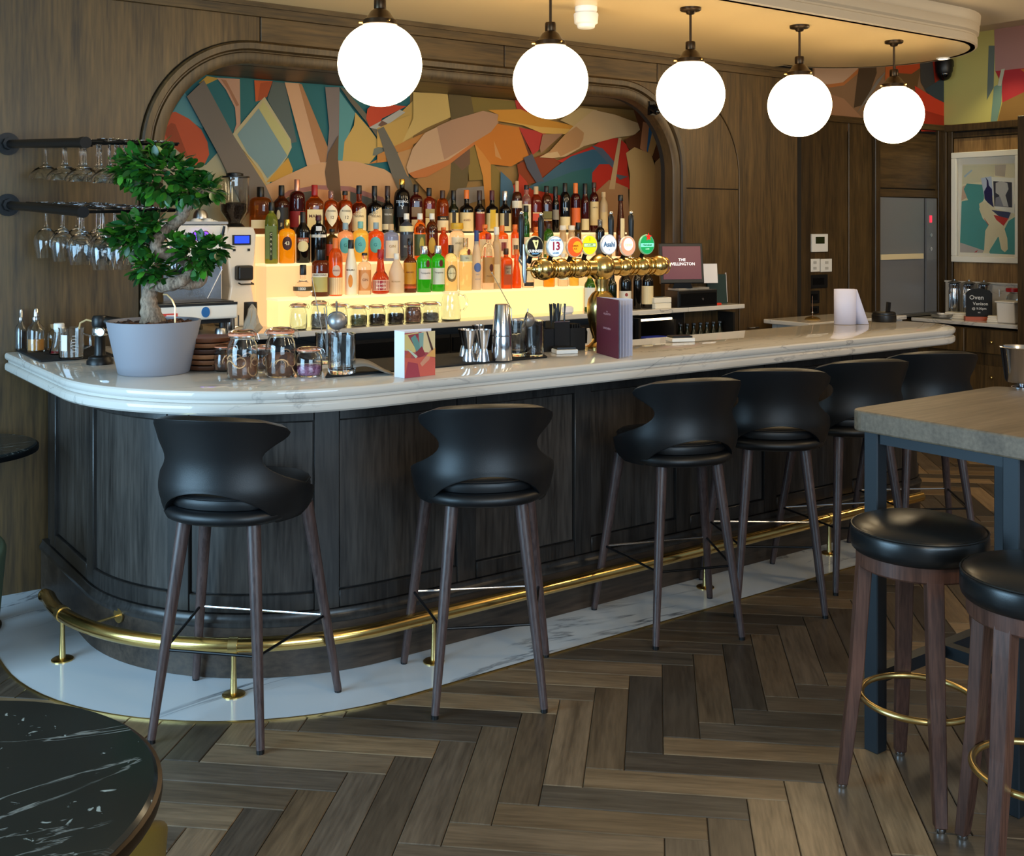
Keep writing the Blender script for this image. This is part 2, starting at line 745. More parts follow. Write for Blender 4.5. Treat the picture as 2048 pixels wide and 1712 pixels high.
# ---- back wall with the arched niche
ax0, ax1, az, ar = 1.747, 5.141, 2.47, .47
arch = [(ax0, 0), (ax0, az - ar)] + arc(ax0 + ar, az - ar, ar, 180, 90, 16)[1:] + [(ax1 - ar, az)] + \
    arc(ax1 - ar, az - ar, ar, 90, 0, 16)[1:] + [(ax1, 0)]
wl = [(-3.4, 0)] + arch + [(6.456, 0), (6.456, ZS), (-3.4, ZS)]
wall_back = struct('wall_back', MB().prism(wl, DW + .012, DW + .11), GROOVE, True)


def board(poly, name='panel', mat=OAK, y0=DW, y1=DW + .014, parent=None):
    o = part(name, MB().prism(poly, y0, y1), mat, parent or wall_back, False)
    return bevel(o, .003, 1)


ro = ar + .108                                          # outer line of the moulding
ocx, ocz = ax0 + ar, az - ar
zt = 2.708
tl = [(ax0 - .112, 0), (ax0 - .112, ocz)] + arc(ocx, ocz, ro + .004, 180, 90, 16)[1:]
board([(-3.4, 0)] + tl + [(2.243, az + .112), (2.243, zt), (-3.4, zt)])
board([(2.249, az + .112), (3.768, az + .112), (3.768, zt), (2.249, zt)], mat=OAK_H)
board([(3.774, az + .112), (5.0, az + .112), (5.0, zt), (3.774, zt)], mat=OAK_H)
# right-hand side: an arched band beside the niche, then the plain panel
r2 = .6
c2x, c2z = 5.78 - r2, az + .108 - r2
oarc = arc(c2x, c2z, r2, 90, 0, 18)
board([(5.006, az + .112), (5.006, zt), (5.2, zt)] + [(6.40, zt), (6.40, 0.9), (5.786, .9)] +
      [(x + .003, z + .003) for x, z in reversed(oarc)])
inn = arc(ax1 - ar, az - ar, ro + .004, 90, 0, 14)
board([(ax1 + .112, 1.9), (5.776, 1.9)] + [(x - .003, z - .003) for x, z in reversed(oarc)] + inn, y0=DW + .002)
board([(ax1 + .112, .9), (5.776, .9), (5.776, 1.894), (ax1 + .112, 1.894)], y0=DW + .002)
board([(5.1, .2), (6.40, .2), (6.40, .89), (5.1, .89)], name='cabinet_panel', mat=OAK_D, y0=DW - .01)
hd = PD(1505, 655, DW - .02)
part('cabinet_handle', MB().tube([(hd.x - .05, DW - .012, hd.z), (hd.x - .05, DW - .034, hd.z), (hd.x + .05, DW - .034, hd.z), (hd.x + .05, DW - .012, hd.z)], .005, 8), STEEL, wall_back)
# architrave following the arch
ap_ = Path([(ax0, 1.13), (ax0, az - ar)] + arc(ax0 + ar, az - ar, ar, 180, 90, 20)[1:] + [(ax1 - ar, az)] +
           arc(ax1 - ar, az - ar, ar, 90, 0, 20)[1:] + [(ax1, 1.13)])
prof = [(.003, DW + .071), (.003, DW - .004), (-.018, DW - .016), (-.05, DW - .016), (-.056, DW - .006), (-.062, DW - .006),
        (-.07, DW - .026), (-.098, DW - .03), (-.108, DW - .02), (-.108, DW + .071)]
mb = MB()
sweep(mb, ap_.cut(0, ap_.L[-1]), prof)
part('arch_moulding', swapyz(mb), OAK_D, wall_back)
# cornice board under the ceiling
mb = MB()
mb.prism([(-3.4, zt), (6.456, zt), (6.456, ZS), (-3.4, ZS)], DW - .016, DW + .012)
mb.prism([(-3.4, zt + .045), (6.456, zt + .045), (6.456, ZS), (-3.4, ZS)], DW - .032, DW + .012)
part('cornice', mb, OAK_H, wall_back)
# niche behind the arch
niche = MB()
niche.box((3.65, DM + .021, 1.8), (4.4, .04, 1.5))
niche.box((1.47, 5.6, 1.8), (.04, .5, 1.5))
niche.box((5.83, 5.6, 1.8), (.04, .5, 1.5))
struct('wall_niche', niche, M('niche_paint', '#8a6f4c', .6), False)
part('niche_soffit', MB().box((3.65, 5.62, az + .02), (4.4, .47, .04)), OAK_H, bpy.data.objects['wall_niche'])

# ---- right-hand back wall with the hoist, panelled to 2.5 m
wall_right_back = struct('wall_right_back', MB().box((7.6, DR + .06, 1.65), (2.4, .1, 3.3)), GROOVE, False)


def rb(x0, x1, z0, z1, mat=OAK, name='panel', y=DR, t=.02):
    o = part(name, MB().box(((x0 + x1) / 2, y + t / 2 - .005, (z0 + z1) / 2), (x1 - x0, t, z1 - z0)), mat, wall_right_back, False)
    return bevel(o, .004, 1)


def sx(px):
    return PD(px, 450, DR).x


rb(6.46, sx(1617), .02, 2.50, OAK_D, 'stile', t=.035, y=DR - .02)
rb(sx(1618), sx(1694), .02, 2.50)
rb(sx(1696), sx(1742), .02, 2.50, y=DR - .004)
rb(sx(1743), sx(1753), .02, 2.50, OAK_D, 'stile', t=.05, y=DR - .035)
rb(sx(1757), sx(1874), 1.96, 2.44, OAK_H, y=DR + .004)
rb(sx(1754), sx(1877), 1.885, 1.95, OAK_H, 'rail', t=.03, y=DR - .012)
rb(sx(1872), sx(1888), .02, 2.50, OAK_D, 'stile', t=.04, y=DR - .02)
rb(6.46, SR, 2.47, 2.52, OAK_H, 'picture_rail', t=.05, y=DR - .035)
rb(sx(1754), sx(1873), .02, .86, OAK_D, 'panel')
# ---- right-hand wall
wall_right = struct('wall_right', MB().box((SR + .06, 2.6, 1.65), (.1, 6.1, 3.3)), GROOVE, False)


def rw(y0, y1, z0, z1, mat=OAK, name='panel', t=.02, out=0):
    o = part(name, MB().box((SR - t / 2 + .01 - out, (y0 + y1) / 2, (z0 + z1) / 2), (t, abs(y1 - y0), z1 - z0)), mat, wall_right, False)
    return bevel(o, .004, 1)


rw(5.55, 5.60, .02, 2.5, OAK_D, 'stile', .05)
rw(5.50, 5.545, .02, 2.47, OAK_D, 'stile', .035)
rw(4.58, 5.495, 1.15, 2.40, wood('oak_panel_light', '#5a4024', '#a07b4c', 2, 9, .07, .42))
rw(4.58, 5.495, .02, 1.14, OAK)
rw(4.58, 5.60, 2.46, 2.52, OAK_D, 'picture_rail', .055)
rw(4.58, 5.495, 2.405, 2.45, OAK_D, 'rail', .035)
nib = struct('wall_nib', MB().box((8.445, 4.437, 1.245), (.65, .274, 2.49)), OAK_D, False)
bevel(nib, .004, 1)
rw(1.2, 4.295, .02, 2.46, OAK)
rw(-.4, 1.194, .02, 2.46, OAK)

# ---- ceilings
sof = [(-3.2, 3.83), (6.1, 3.83)] + arc(6.13, 4.5, .67, -90, 90, 22) + [(6.10, 5.30), (-3.2, 5.30)]
ceiling = struct('ceiling', MB().slab(sof, ZS, ZS + .1), CEIL, False)
sp = Path([(-3.2, 3.83), (6.1, 3.83)] + arc(6.13, 4.5, .67, -90, 90, 30) + [(6.1, 5.17)])
mb = MB()
sweep(mb, sp.cut(0, sp.L[-1]), [(0, ZS), (.006, ZS - .001), (.014, ZS + .006), (.014, ZS + .05), (.008, ZS + .056), (.008, ZS + .066), (.022, ZS + .078),
                                (.026, ZS + .12), (.022, ZS + .13), (.03, ZS + .142), (.034, ZS + .192), (-.03, ZS + .192), (-.03, ZS)])
part('fascia_moulding', mb, CEIL2, ceiling)
mb = MB()
mb.box((1.75, 1.3, ZC + .05), (10.1, 5.2, .1))
mb.box((1.75, 4.65, ZC + .05), (10.1, 1.5, .1))
part('upper_ceiling', mb, CEIL2, ceiling, False)
mb = MB()
mb.box((8.2, 2.8, 3.35), (2.9, 6.0, .1))
part('raised_ceiling', mb, CEIL2, ceiling, False)


# ---- mural: flat painted shapes in the niche and on the band above the panelling
def polyflat(shapes, conv, proj, base, nrm, name, label, mats_prefix, step=.0006):
    mb = MB()
    mats = []
    idx = {}

    def mi(col):
        if col not in idx:
            idx[col] = len(mats)
            mats.append(M(mats_prefix + col, [v * .72 for v in lin(col)[:3]], .55, spec=.25))
        return idx[col]
    for k, (col, pts) in enumerate(base + [(c, [conv(*p) for p in q]) for c, q in shapes]):
        mb.mi = mi(col)
        P3 = [proj(*p) + Vector(nrm) * (k + 1) * step for p in pts]
        mb.add(P3, [tuple(range(len(P3)))])
    me = bpy.data.meshes.new(name)
    me.from_pydata(mb.v, [], mb.f)
    for m in mats:
        me.materials.append(m)
    me.polygons.foreach_set('material_index', mb.m)
    me.update()
    return tag(link(name, me), label, 'mural')


A_ = lambda x, y: (260 + x / 3.657, 120 + y / 3.657)
B_ = lambda x, y: (760 + x / 3.2, 160 + y / 3.2)
SA = [
    ('#5f9aa0', [(300, 400), (400, 240), (540, 440), (530, 500), (330, 390)]),
    ('#cf5a34', [(230, 500), (300, 385), (330, 378), (430, 430), (520, 510), (565, 600), (578, 690), (545, 760), (490, 800), (240, 600)]),
    ('#a84a28', [(235, 520), (300, 460), (330, 470), (420, 700), (400, 750)]),
    ('#b9ae90', [(240, 570), (320, 640), (500, 800), (440, 830), (230, 700)]),
    ('#b3ae8e', [(545, 775), (640, 675), (840, 1097), (500, 1097), (400, 830)]),
    ('#d8ac48', [(500, 170), (560, 118), (650, 135), (545, 185)]),
    ('#d0a184', [(630, 130), (800, 140), (805, 480), (780, 560), (755, 530), (775, 470), (765, 350), (700, 220)]),
    ('#b47d5c', [(660, 140), (700, 150), (795, 330), (775, 340), (720, 230)]),
    ('#d2622f', [(905, 150), (1040, 155), (1000, 270), (940, 300), (915, 305)]),
    ('#b5532a', [(950, 170), (1040, 155), (1000, 270), (930, 300)]),
    ('#5f6b68', [(1040, 160), (1130, 170), (1215, 600), (1170, 610), (1090, 450), (1000, 290)]),
    ('#c9bd92', [(740, 550), (940, 310), (980, 270), (1170, 580), (1178, 640), (1145, 710), (1000, 925), (950, 915)]),
    ('#d1ae6a', [(760, 590), (860, 700), (960, 830), (1000, 925), (950, 915), (750, 570)]),
    ('#82a0a4', [(780, 545), (935, 355), (1145, 700), (1060, 810), (1000, 865), (930, 760), (860, 690)]),
    ('#c8c283', [(935, 355), (970, 300), (1172, 600), (1145, 700)]),
    ('#d9a444', [(990, 895), (1150, 715), (1185, 800), (1180, 830), (1040, 890)]),
    ('#dfae84', [(1125, 165), (1235, 172), (1430, 640), (1430, 745), (1290, 780)]),
    ('#bb8558', [(1225, 172), (1250, 180), (1440, 640), (1432, 745), (1385, 750), (1330, 560)]),
    ('#8c7d76', [(1420, 200), (1525, 200), (1530, 560), (1510, 740), (1430, 740), (1450, 500)]),
    ('#609f9e', [(1525, 230), (1640, 390), (1590, 560), (1550, 745), (1500, 745), (1520, 560)]),
    ('#d8b060', [(1640, 385), (1740, 500), (1840, 640), (1740, 760), (1545, 750), (1560, 600), (1630, 480)]),
    ('#d5ab5c', [(1830, 520), (2060, 300), (2060, 620), (1930, 650)]),
    ('#7c8072', [(1765, 700), (1775, 650), (1830, 630), (1880, 660), (1830, 700)]),
    ('#d98c42', [(1740, 760), (1940, 650), (2060, 590), (2060, 680), (1900, 740)]),
    ('#ddab7c', [(960, 930), (1100, 860), (1300, 770), (1500, 735), (1650, 745), (1850, 800), (1960, 870), (2060, 940), (2060, 1140), (960, 1140)]),
    ('#5f605c', [(1080, 1040), (1200, 975), (1340, 955), (1460, 1140), (1080, 1140)]),
    ('#d89a68', [(1340, 950), (1460, 935), (1520, 1140), (1440, 1140)]),
    ('#ad7670', [(1010, 1060), (1150, 955), (1350, 915), (1600, 925), (1840, 1005), (1860, 1045), (1600, 962), (1350, 945), (1160, 990), (1040, 1060)]),
    ('#5f605c', [(1600, 962), (1850, 1045), (1900, 1140), (1600, 1140)]),
    ('#71573f', [(1515, 550), (1510, 720), (1530, 960), (1540, 1060), (1480, 1020), (1430, 930), (1415, 820), (1440, 680)]),
    ('#736a58', [(1525, 200), (1560, 215), (1720, 400), (1900, 580), (1990, 760), (2060, 920), (2060, 1010), (1940, 850), (1850, 640), (1720, 460), (1600, 310)]),
    ('#d64d2e', [(1715, 430), (1725, 360), (1770, 320), (2010, 340), (1830, 430), (1820, 460), (1740, 492)]),
    ('#c4bdae', [(1820, 450), (1960, 365), (2000, 385), (1850, 490), (1800, 510), (1735, 495)]),
    ('#7b5a4a', [(1800, 480), (1830, 445), (1870, 465), (1850, 500)]),
    ('#80756a', [(405, 270), (530, 150), (750, 560), (985, 930), (1070, 1120), (840, 1120), (640, 700)]),
]
SB = [
    ('#d8ac5a', [(-30, 310), (190, 220), (150, 400), (60, 440), (-30, 430)]),
    ('#e0bb6e', [(200, 80), (420, 90), (440, 240), (280, 310), (130, 400), (200, 250)]),
    ('#cf8a44', [(-30, 480), (90, 420), (290, 330), (270, 380), (100, 460), (-30, 530)]),
    ('#d09a60', [(60, 480), (190, 440), (160, 560), (170, 620), (100, 560)]),
    ('#766f62', [(-30, 320), (10, 300), (90, 450), (150, 590), (215, 740), (130, 760), (60, 600)]),
    ('#8a7338', [(565, 110), (850, 140), (870, 210), (640, 210), (570, 210)]),
    ('#94793c', [(540, 400), (640, 450), (760, 600), (770, 860), (680, 860), (640, 640), (555, 645)]),
    ('#6e5c39', [(420, 90), (565, 100), (585, 210), (560, 430), (545, 660), (520, 760), (390, 800), (430, 600), (440, 240)]),
    ('#7a5a44', [(460, 470), (560, 420), (560, 540), (510, 580), (450, 520)]),
    ('#b4824a', [(210, 640), (440, 500), (430, 700), (390, 800), (300, 740)]),
    ('#6f3d29', [(740, 280), (880, 310), (950, 480), (1020, 650), (960, 630), (880, 540)]),
    ('#93401f', [(860, 540), (1050, 470), (1140, 530), (1010, 650), (880, 680)]),
    ('#c63c36', [(845, 130), (930, 150), (970, 230), (860, 200)]),
    ('#c23832', [(870, 305), (1045, 340), (1010, 440), (960, 480)]),
    ('#8f857c', [(400, 800), (440, 750), (480, 695), (650, 680), (660, 760), (560, 790), (440, 850)]),
    ('#d57e2c', [(575, 390), (720, 280), (870, 305), (935, 490), (820, 555), (680, 540), (620, 450)]),
    ('#dd9a58', [(710, 390), (760, 510), (720, 490)]),
    ('#dd9140', [(585, 405), (640, 470), (690, 540), (695, 860), (660, 860), (640, 620)]),
    ('#d9ae84', [(150, 560), (190, 440), (270, 340), (440, 258), (640, 200), (735, 222), (738, 275), (690, 335), (580, 402), (420, 512), (280, 592), (165, 602)]),
    ('#c09372', [(345, 300), (440, 258), (640, 200), (735, 222), (738, 275), (690, 335), (580, 402), (392, 512), (375, 440)]),
    ('#cf7c42', [(165, 598), (420, 512), (580, 400), (592, 412), (420, 545), (280, 622), (200, 630)]),
    ('#dc9636', [(670, 195), (880, 190), (1000, 245), (1240, 300), (1200, 335), (1000, 310), (730, 265), (738, 225)]),
    ('#e4b058', [(735, 258), (1000, 302), (1250, 320), (1210, 350), (1020, 345), (900, 295)]),
    ('#d7b478', [(1130, 260), (1260, 180), (1370, 195), (1220, 300)]),
    ('#a77a5c', [(1020, 350), (1150, 345), (1010, 470), (1000, 440)]),
    ('#c83424', [(1110, 520), (1350, 420), (1420, 375), (1510, 375), (1570, 430), (1560, 560), (1580, 700), (1330, 720), (1330, 580)]),
    ('#c43e26', [(800, 700), (860, 650), (870, 600), (915, 650), (930, 680), (1170, 720), (1170, 860), (860, 860)]),
    ('#4f748c', [(750, 585), (820, 650), (835, 700), (800, 860), (745, 860)]),
    ('#3f6478', [(1000, 645), (1100, 560), (1200, 490), (1340, 445), (1440, 480), (1470, 540), (1380, 540), (1330, 600), (1310, 760), (920, 690)]),
    ('#356666', [(1010, 665), (1200, 590), (1335, 560), (1330, 780), (940, 700)]),
    ('#585a66', [(895, 500), (950, 475), (1025, 650), (975, 655), (920, 570)]),
    ('#5a6270', [(1330, 420), (1400, 440), (1470, 520), (1480, 580), (1420, 520)]),
    ('#ddb684', [(995, 497), (1080, 450), (1200, 310), (1340, 195), (1480, 225), (1630, 280), (1650, 310), (1600, 355), (1480, 372), (1280, 425), (1160, 492), (1080, 502)]),
    ('#c8935f', [(1050, 470), (1160, 350), (1230, 300), (1280, 340), (1275, 380), (1250, 432), (1130, 492), (1110, 460)]),
    ('#5d5e60', [(1470, 600), (1560, 620), (1510, 640)]),
    ('#b68458', [(1330, 740), (1440, 640), (1560, 690), (1580, 1100), (1330, 1100)]),
    ('#d0a876', [(1500, 370), (1518, 375), (1475, 700), (1438, 700)]),
    ('#713f22', [(1590, 180), (1790, 250), (1880, 600), (1740, 520), (1560, 440), (1540, 385), (1640, 330)]),
    ('#d9905f', [(1655, 270), (1695, 285), (1680, 470), (1636, 440)]),
    ('#41719a', [(1695, 285), (1735, 300), (1690, 470), (1678, 455)]),
    ('#d6a05e', [(1715, 325), (1760, 345), (1715, 490), (1685, 465)]),
    ('#dcab6a', [(1545, 470), (1600, 432), (1705, 475), (1730, 550), (1725, 760), (1680, 1200), (1560, 1200), (1570, 600)]),
    ('#d3a066', [(1730, 530), (1765, 495), (1830, 525), (1870, 600), (1870, 1200), (1665, 1200), (1725, 760)]),
]
mural = polyflat([(c, [A_(*p) for p in q]) for c, q in SA] + [(c, [B_(*p) for p in q]) for c, q in SB],
                 lambda x, y: (x, y), lambda x, y: PD(x, y, DM - .001),
                 [('#2c7276', [(300, 120), (860, 130), (860, 640), (300, 680)]), ('#a8814a', [(820, 150), (1420, 150), (1420, 600), (820, 640)]),
                  ('#b3ae8e', [(290, 330), (430, 330), (560, 420), (560, 700), (290, 720)])],
                 (0, -1, 0), 'niche_mural', 'colourful abstract mural of large leaf shapes inside the arched bottle niche', 'mural_')
C_ = lambda x, y: (1300 + x / 2.738, y / 2.738)
SC = [
    ('#dcb494', [(900, 250), (1080, 200), (1140, 380), (1050, 455), (970, 462), (900, 440)]),
    ('#cf8148', [(960, 465), (1060, 450), (1140, 375), (1150, 392), (1060, 468), (980, 480)]),
    ('#ba8a66', [(900, 660), (985, 515), (1060, 540), (1165, 650), (1160, 720), (900, 720)]),
    ('#5b4733', [(1150, 300), (1235, 300), (1240, 400), (1180, 570), (1115, 590)]),
    ('#8f8478', [(1240, 440), (1300, 380), (1180, 560), (1130, 620)]),
    ('#cf6d38', [(1290, 250), (1345, 250), (1335, 445), (1285, 445)]),
    ('#d4552c', [(1340, 250), (1490, 250), (1480, 370), (1430, 405), (1345, 400)]),
    ('#7a5a36', [(1345, 400), (1430, 405), (1480, 370), (1460, 480), (1330, 520)]),
    ('#4d4a48', [(1470, 250), (1535, 250), (1555, 450), (1520, 520), (1480, 450)]),
    ('#a83322', [(1535, 250), (1625, 250), (1600, 420), (1560, 480)]),
    ('#41505a', [(1500, 490), (1610, 420), (1620, 580), (1560, 545)]),
    ('#ee4a30', [(1445, 470), (1560, 540), (1622, 570), (1622, 720), (1480, 720)]),
    ('#c23a26', [(1480, 600), (1622, 640), (1622, 720), (1500, 720)]),
]
band = polyflat(SC, C_, lambda x, y: PD(x, y, DR + .008),
                [('#a07a58', [PD_ for PD_ in [(1625, 60), (1890, 60), (1890, 251), (1625, 236)]])],
                (0, -1, 0), 'frieze_mural', 'painted frieze of mushrooms and red shapes above the service hoist', 'mural_')
SD = [
    ('#6d7c76', [(1855, 250), (1888, 250), (1882, 480), (1845, 548)]),
    ('#b98d86', [(1885, 120), (2120, 60), (2120, 370), (1890, 392)]),
    ('#bd3a40', [(1892, 390), (2120, 365), (2120, 470), (1930, 565), (1925, 460)]),
    ('#d87a3a', [(2030, 380), (2120, 370), (2120, 450)]),
    ('#96713f', [(1930, 562), (2120, 470), (2120, 700), (1895, 700)]),
    ('#7b9b8e', [(1885, 475), (1930, 450), (1925, 560), (1895, 690), (1865, 690)]),
    ('#c9cbb4', [(1905, 470), (1925, 380), (1945, 376), (1925, 470)]),
]
band2 = polyflat(SD, C_, lambda x, y: PS(x, y, SR + .008),
                 [('#cfc676', [(1887, 40), (2090, 30), (2090, 247), (1887, 250)])],
                 (-1, 0, 0), 'frieze_mural', 'painted frieze with a yellow green field above the framed picture', 'mural_')
# ================================================================ the bar
ZB = 1.085
BO = Path([(1.2, 5.26), (1.2, 4.51)] + arc(2.06, 4.51, .86, 180, 270, 24)[1:] + [(5.38, 3.65)] + arc(5.38, 3.90, .25, -90, 90, 10)[1:])
LB = BO.L[-1]
bar = thing('bar_counter', 'long curved bar front of dark stained oak panels under the marble worktop', 'bar', (3.2, 3.9, 0))
off = Vector(bar.location)


def bpart(name, mb, mat, smooth=True, ang=38):
    mb.v = [(x - off.x, y - off.y, z - off.z) for x, y, z in mb.v]
    return part(name, mb, mat, bar, smooth, ang)


mb = MB()
core = BO.cut(0, LB) + [(Vector((2.1, 4.15)), Vector((0, 1))), (Vector((1.62, 4.6)), Vector((1, 0))), (Vector((1.62, 5.26)), Vector((1, 0)))]
sweep(mb, core, [(-.03, .004), (-.02, .004), (-.02, .998), (-.03, .998)], closed=True)
bpart('carcass', mb, BARW_D)
lo = BO.L[1] + .86 * PI / 2                       # where the straight front begins
mods = [lo - .237 - 1.70, lo - .237 - 1.11, lo - .237 - .555, lo - .237] + [lo - .237 + .6 * k for k in range(1, 8)]
SW = .045
for k, c in enumerate(mods):
    mb = MB()
    sweep(mb, BO.cut(max(c - SW, 0), min(c + SW, LB)), [(-.022, .236), (0, .236), (0, .998), (-.022, .998)])
    bevel(bpart('stile', mb, BARW_D), .003, 1)
    if k < len(mods) - 1:
        a, b = c + SW + .0015, mods[k + 1] - SW - .0015
        if b > LB:
            continue
        mb = MB()
        sweep(mb, BO.cut(a, b), [(-.022, .236), (0, .236), (0, .3), (-.022, .3)])
        bevel(bpart('bottom_rail', mb, BARW_D), .003, 1)
        mb = MB()
        sweep(mb, BO.cut(a, b), [(-.022, .93), (0, .93), (0, .998), (-.022, .998)])
        bevel(bpart('top_rail', mb, BARW_D), .003, 1)
        mb = MB()
        sweep(mb, BO.cut(a + .003, b - .003), [(-.021, .303), (-.0125, .303), (-.0125, .927), (-.021, .927)])
        bevel(bpart('panel', mb, BARW), .002, 1)
mb = MB()
sweep(mb, BO.cut(0, LB), [(-.022, .005), (.01, .005), (.01, .186), (-.022, .186)])
bpart('skirting', mb, BARW_B)
mb = MB()
sweep(mb, BO.cut(0, LB), [(-.02, .188), (.014, .188), (.017, .194), (.017, .206), (.012, .212), (.006, .222), (.006, .234), (-.02, .234)])
bpart('base_moulding', mb, BARW_D)

# worktop
WO = Path([(1.039, 5.262), (1.039, 4.307)] + arc(1.909, 4.307, .87, 180, 270, 30)[1:] + [(5.39, 3.437)] +
          arc(5.39, 3.747, .31, -90, 90, 16)[1:] + [(2.05, 4.057)] + arc(2.05, 4.447, .39, 270, 180, 8)[1:] + [(1.66, 5.262)])
top = thing('marble_worktop', 'veined white marble worktop with moulded edge running along the bar', 'worktop', (3.2, 3.9, 1.0))
o2 = Vector(top.location)
st = WO.cut(0, WO.L[-1])
mb = MB()
prof = [(-.014, ZB), (-.006, ZB - .002), (-.001, ZB - .008), (0, ZB - .016), (-.001, ZB - .024), (-.006, ZB - .031), (-.014, ZB - .034), (-.015, ZB - .044)]
n = len(st)
vs, fs = [], []
for p, nn in st:
    for of, z in prof:
        q = p + nn * of
        vs.append((q.x - o2.x, q.y - o2.y, z - o2.z))
k = len(prof)
for i in range(n - 1):
    for a in range(k - 1):
        fs.append((i * k + a, i * k + a + 1, (i + 1) * k + a + 1, (i + 1) * k + a))
fs.append(tuple(i * k for i in range(n)))
fs.append(tuple(i * k + k - 1 for i in reversed(range(n))))
mb.add(vs, fs)
part('slab', mb, MARBLE, top, True, 30)
mb = MB()
prof = [(-.016, ZB - .0445), (-.006, ZB - .047), (-.001, ZB - .053), (0, ZB - .066), (-.002, ZB - .076), (-.009, ZB - .083), (-.022, ZB - .085)]
vs, fs = [], []
for p, nn in st:
    for of, z in prof:
        q = p + nn * of
        vs.append((q.x - o2.x, q.y - o2.y, z - o2.z))
k = len(prof)
for i in range(n - 1):
    for a in range(k - 1):
        fs.append((i * k + a, i * k + a + 1, (i + 1) * k + a + 1, (i + 1) * k + a))
fs.append(tuple(i * k for i in range(n)))
fs.append(tuple(i * k + k - 1 for i in reversed(range(n))))
mb.add(vs, fs)
part('lower_moulding', mb, MARBLE, top, True, 30)

# foot rail
RO = Path([(1.062, 4.63)] + arc(2.0, 4.47, .94, 172, 270, 26) + [(5.3, 3.53)])
rail = thing('foot_rail', 'long brass foot rail curving round the base of the bar', 'rail', (2.0, 3.53, 0))
o3 = Vector(rail.location)
mb = MB()
zr = .178
pts = [Vector((p.x, p.y, zr)) - o3 for p in RO.p]
mb.tube(pts, .0265, 14)
part('tube', mb, BRASS, rail)
mb = MB()
mb.sphere(pts[0], .0265, 14, 8)
part('end_cap', mb, BRASS, rail)


def rail_near(x, y):
    best = min(range(400), key=lambda i: (RO.at(RO.L[-1] * i / 399)[0] - Vector((x, y))).length)
    return RO.at(RO.L[-1] * best / 399)


for (px, py) in ((128, 1320), (469, 1392), (868, 1325), (1413, 1177), (1640, 1103)):
    q = PZ(px, py, 0)
    p, nn = rail_near(q.x, q.y)
    b = Vector((p.x, p.y, .004)) - o3
    mb = MB()
    mb.lathe([(.0135, .004), (.0125, .01), (.009, .1), (.009, zr)], b, 12)
    part('post', mb, BRASS2, rail)
    mb = MB()
    mb.lathe([(.0405, 0), (.0405, .004), (.036, .007), (.016, .009)], b, 20)
    part('foot_plate', mb, BRASS, rail)
    t = Vector((-nn.y, nn.x, 0))
    mb = MB()
    c = Vector((p.x, p.y, zr)) - o3
    mb.tube([c - t * .016, c + t * .016], .0295, 14)
    part('collar', mb, BRASS2, rail)
q = PZ(204, 1222, .16)
p, nn = rail_near(1.15, 4.2)
mb = MB()
a = Vector((p.x, p.y, zr)) - o3
ba = min(BO.cut(0, LB), key=lambda s: (s[0] - Vector((p.x, p.y))).length)
e = ba[0] + ba[1] * .011
e = Vector((e.x, e.y, zr)) - o3
mb.tube([a, e], .005, 8)
part('wall_stay', mb, BRASS2, rail)
d_ = (a - e).normalized()
mb = MB()
mb.tube([e, e + d_ * .006], .028, 16)
part('wall_plate', mb, BRASS2, rail)

# ================================================================ bar stools
KN = [(.690, 84), (.701, 98), (.720, 113), (.738, 121), (.752, 118), (.775, 101), (.80, 86), (.83, 69), (.86, 55.5), (.885, 47.5), (.908, 44.5), (.932, 46), (.96, 54), (.985, 63), (1.003, 67.5), (1.016, 68), (1.028, 65), (1.038, 58), (1.046, 46)]


def a_of(z):
    if z <= KN[0][0]:
        return KN[0][1]
    for i, ((z0, a0), (z1, a1)) in enumerate(zip(KN, KN[1:])):
        if z <= z1:
            t = (z - z0) / (z1 - z0)
            m0 = (a1 - KN[max(i - 1, 0)][1]) / (z1 - KN[max(i - 1, 0)][0]) * (z1 - z0)
            nx = KN[min(i + 2, len(KN) - 1)]
            m1 = (nx[1] - a0) / (nx[0] - z0) * (z1 - z0)
            return (2 * t ** 3 - 3 * t * t + 1) * a0 + (t ** 3 - 2 * t * t + t) * m0 + (3 * t * t - 2 * t ** 3) * a1 + (t ** 3 - t * t) * m1
    return KN[-1][1]


def stool_back():
    nu = 34
    vs, fs = [], []
    ZM_ = .825
    rows = [('lo', j / 12) for j in range(12)] + [('hi', j / 14) for j in range(15)]
    for kind, t in rows:
        for i in range(nu + 1):
            u = i / nu * 2 - 1
            if kind == 'lo':
                th = u * a_of(.69 + (ZM_ - .69) * t)
                c = max(0.0, math.cos(rad(min(abs(th) / 54, 1) * 90)))
                zb = .69 + .116 * c ** .7
                z = zb + (ZM_ - zb) * t
            else:
                zz = ZM_ + (1.046 - ZM_) * t
                th = u * a_of(zz)
                z = ZM_ + (1.043 - .034 * (th / 68) ** 2 - ZM_) * t
            r = .240 + .016 * math.exp(-((z - .79) / .06) ** 2) + .034 * max(0, (z - .89) / .16) ** 1.5 - .010 * math.exp(-((z - .69) / .02) ** 2)
            lean = -(z - .8) * .10
            q = rad(th)
            vs.append((r * math.sin(q), -r * math.cos(q) * (1.0 if abs(th) < 90 else 1.06) + lean, z))
    nv = len(rows) - 1
    for j in range(nv):
        for i in range(nu):
            a = j * (nu + 1) + i
            fs.append((a, a + 1, a + nu + 2, a + nu + 1))
    return MB().add(vs, fs)


def se_ring(rx, ryf, ryb, z, n=32, ef=3.2, eb=2.3):
    out = []
    for i in range(n):
        a = 2 * PI * i / n
        ca, sa = math.cos(a), math.sin(a)
        e = ef if sa > 0 else eb
        k = (abs(ca) ** e + abs(sa) ** e) ** (-1 / e)
        out.append((rx * k * ca, (ryf if sa > 0 else ryb) * k * sa, z))
    return out


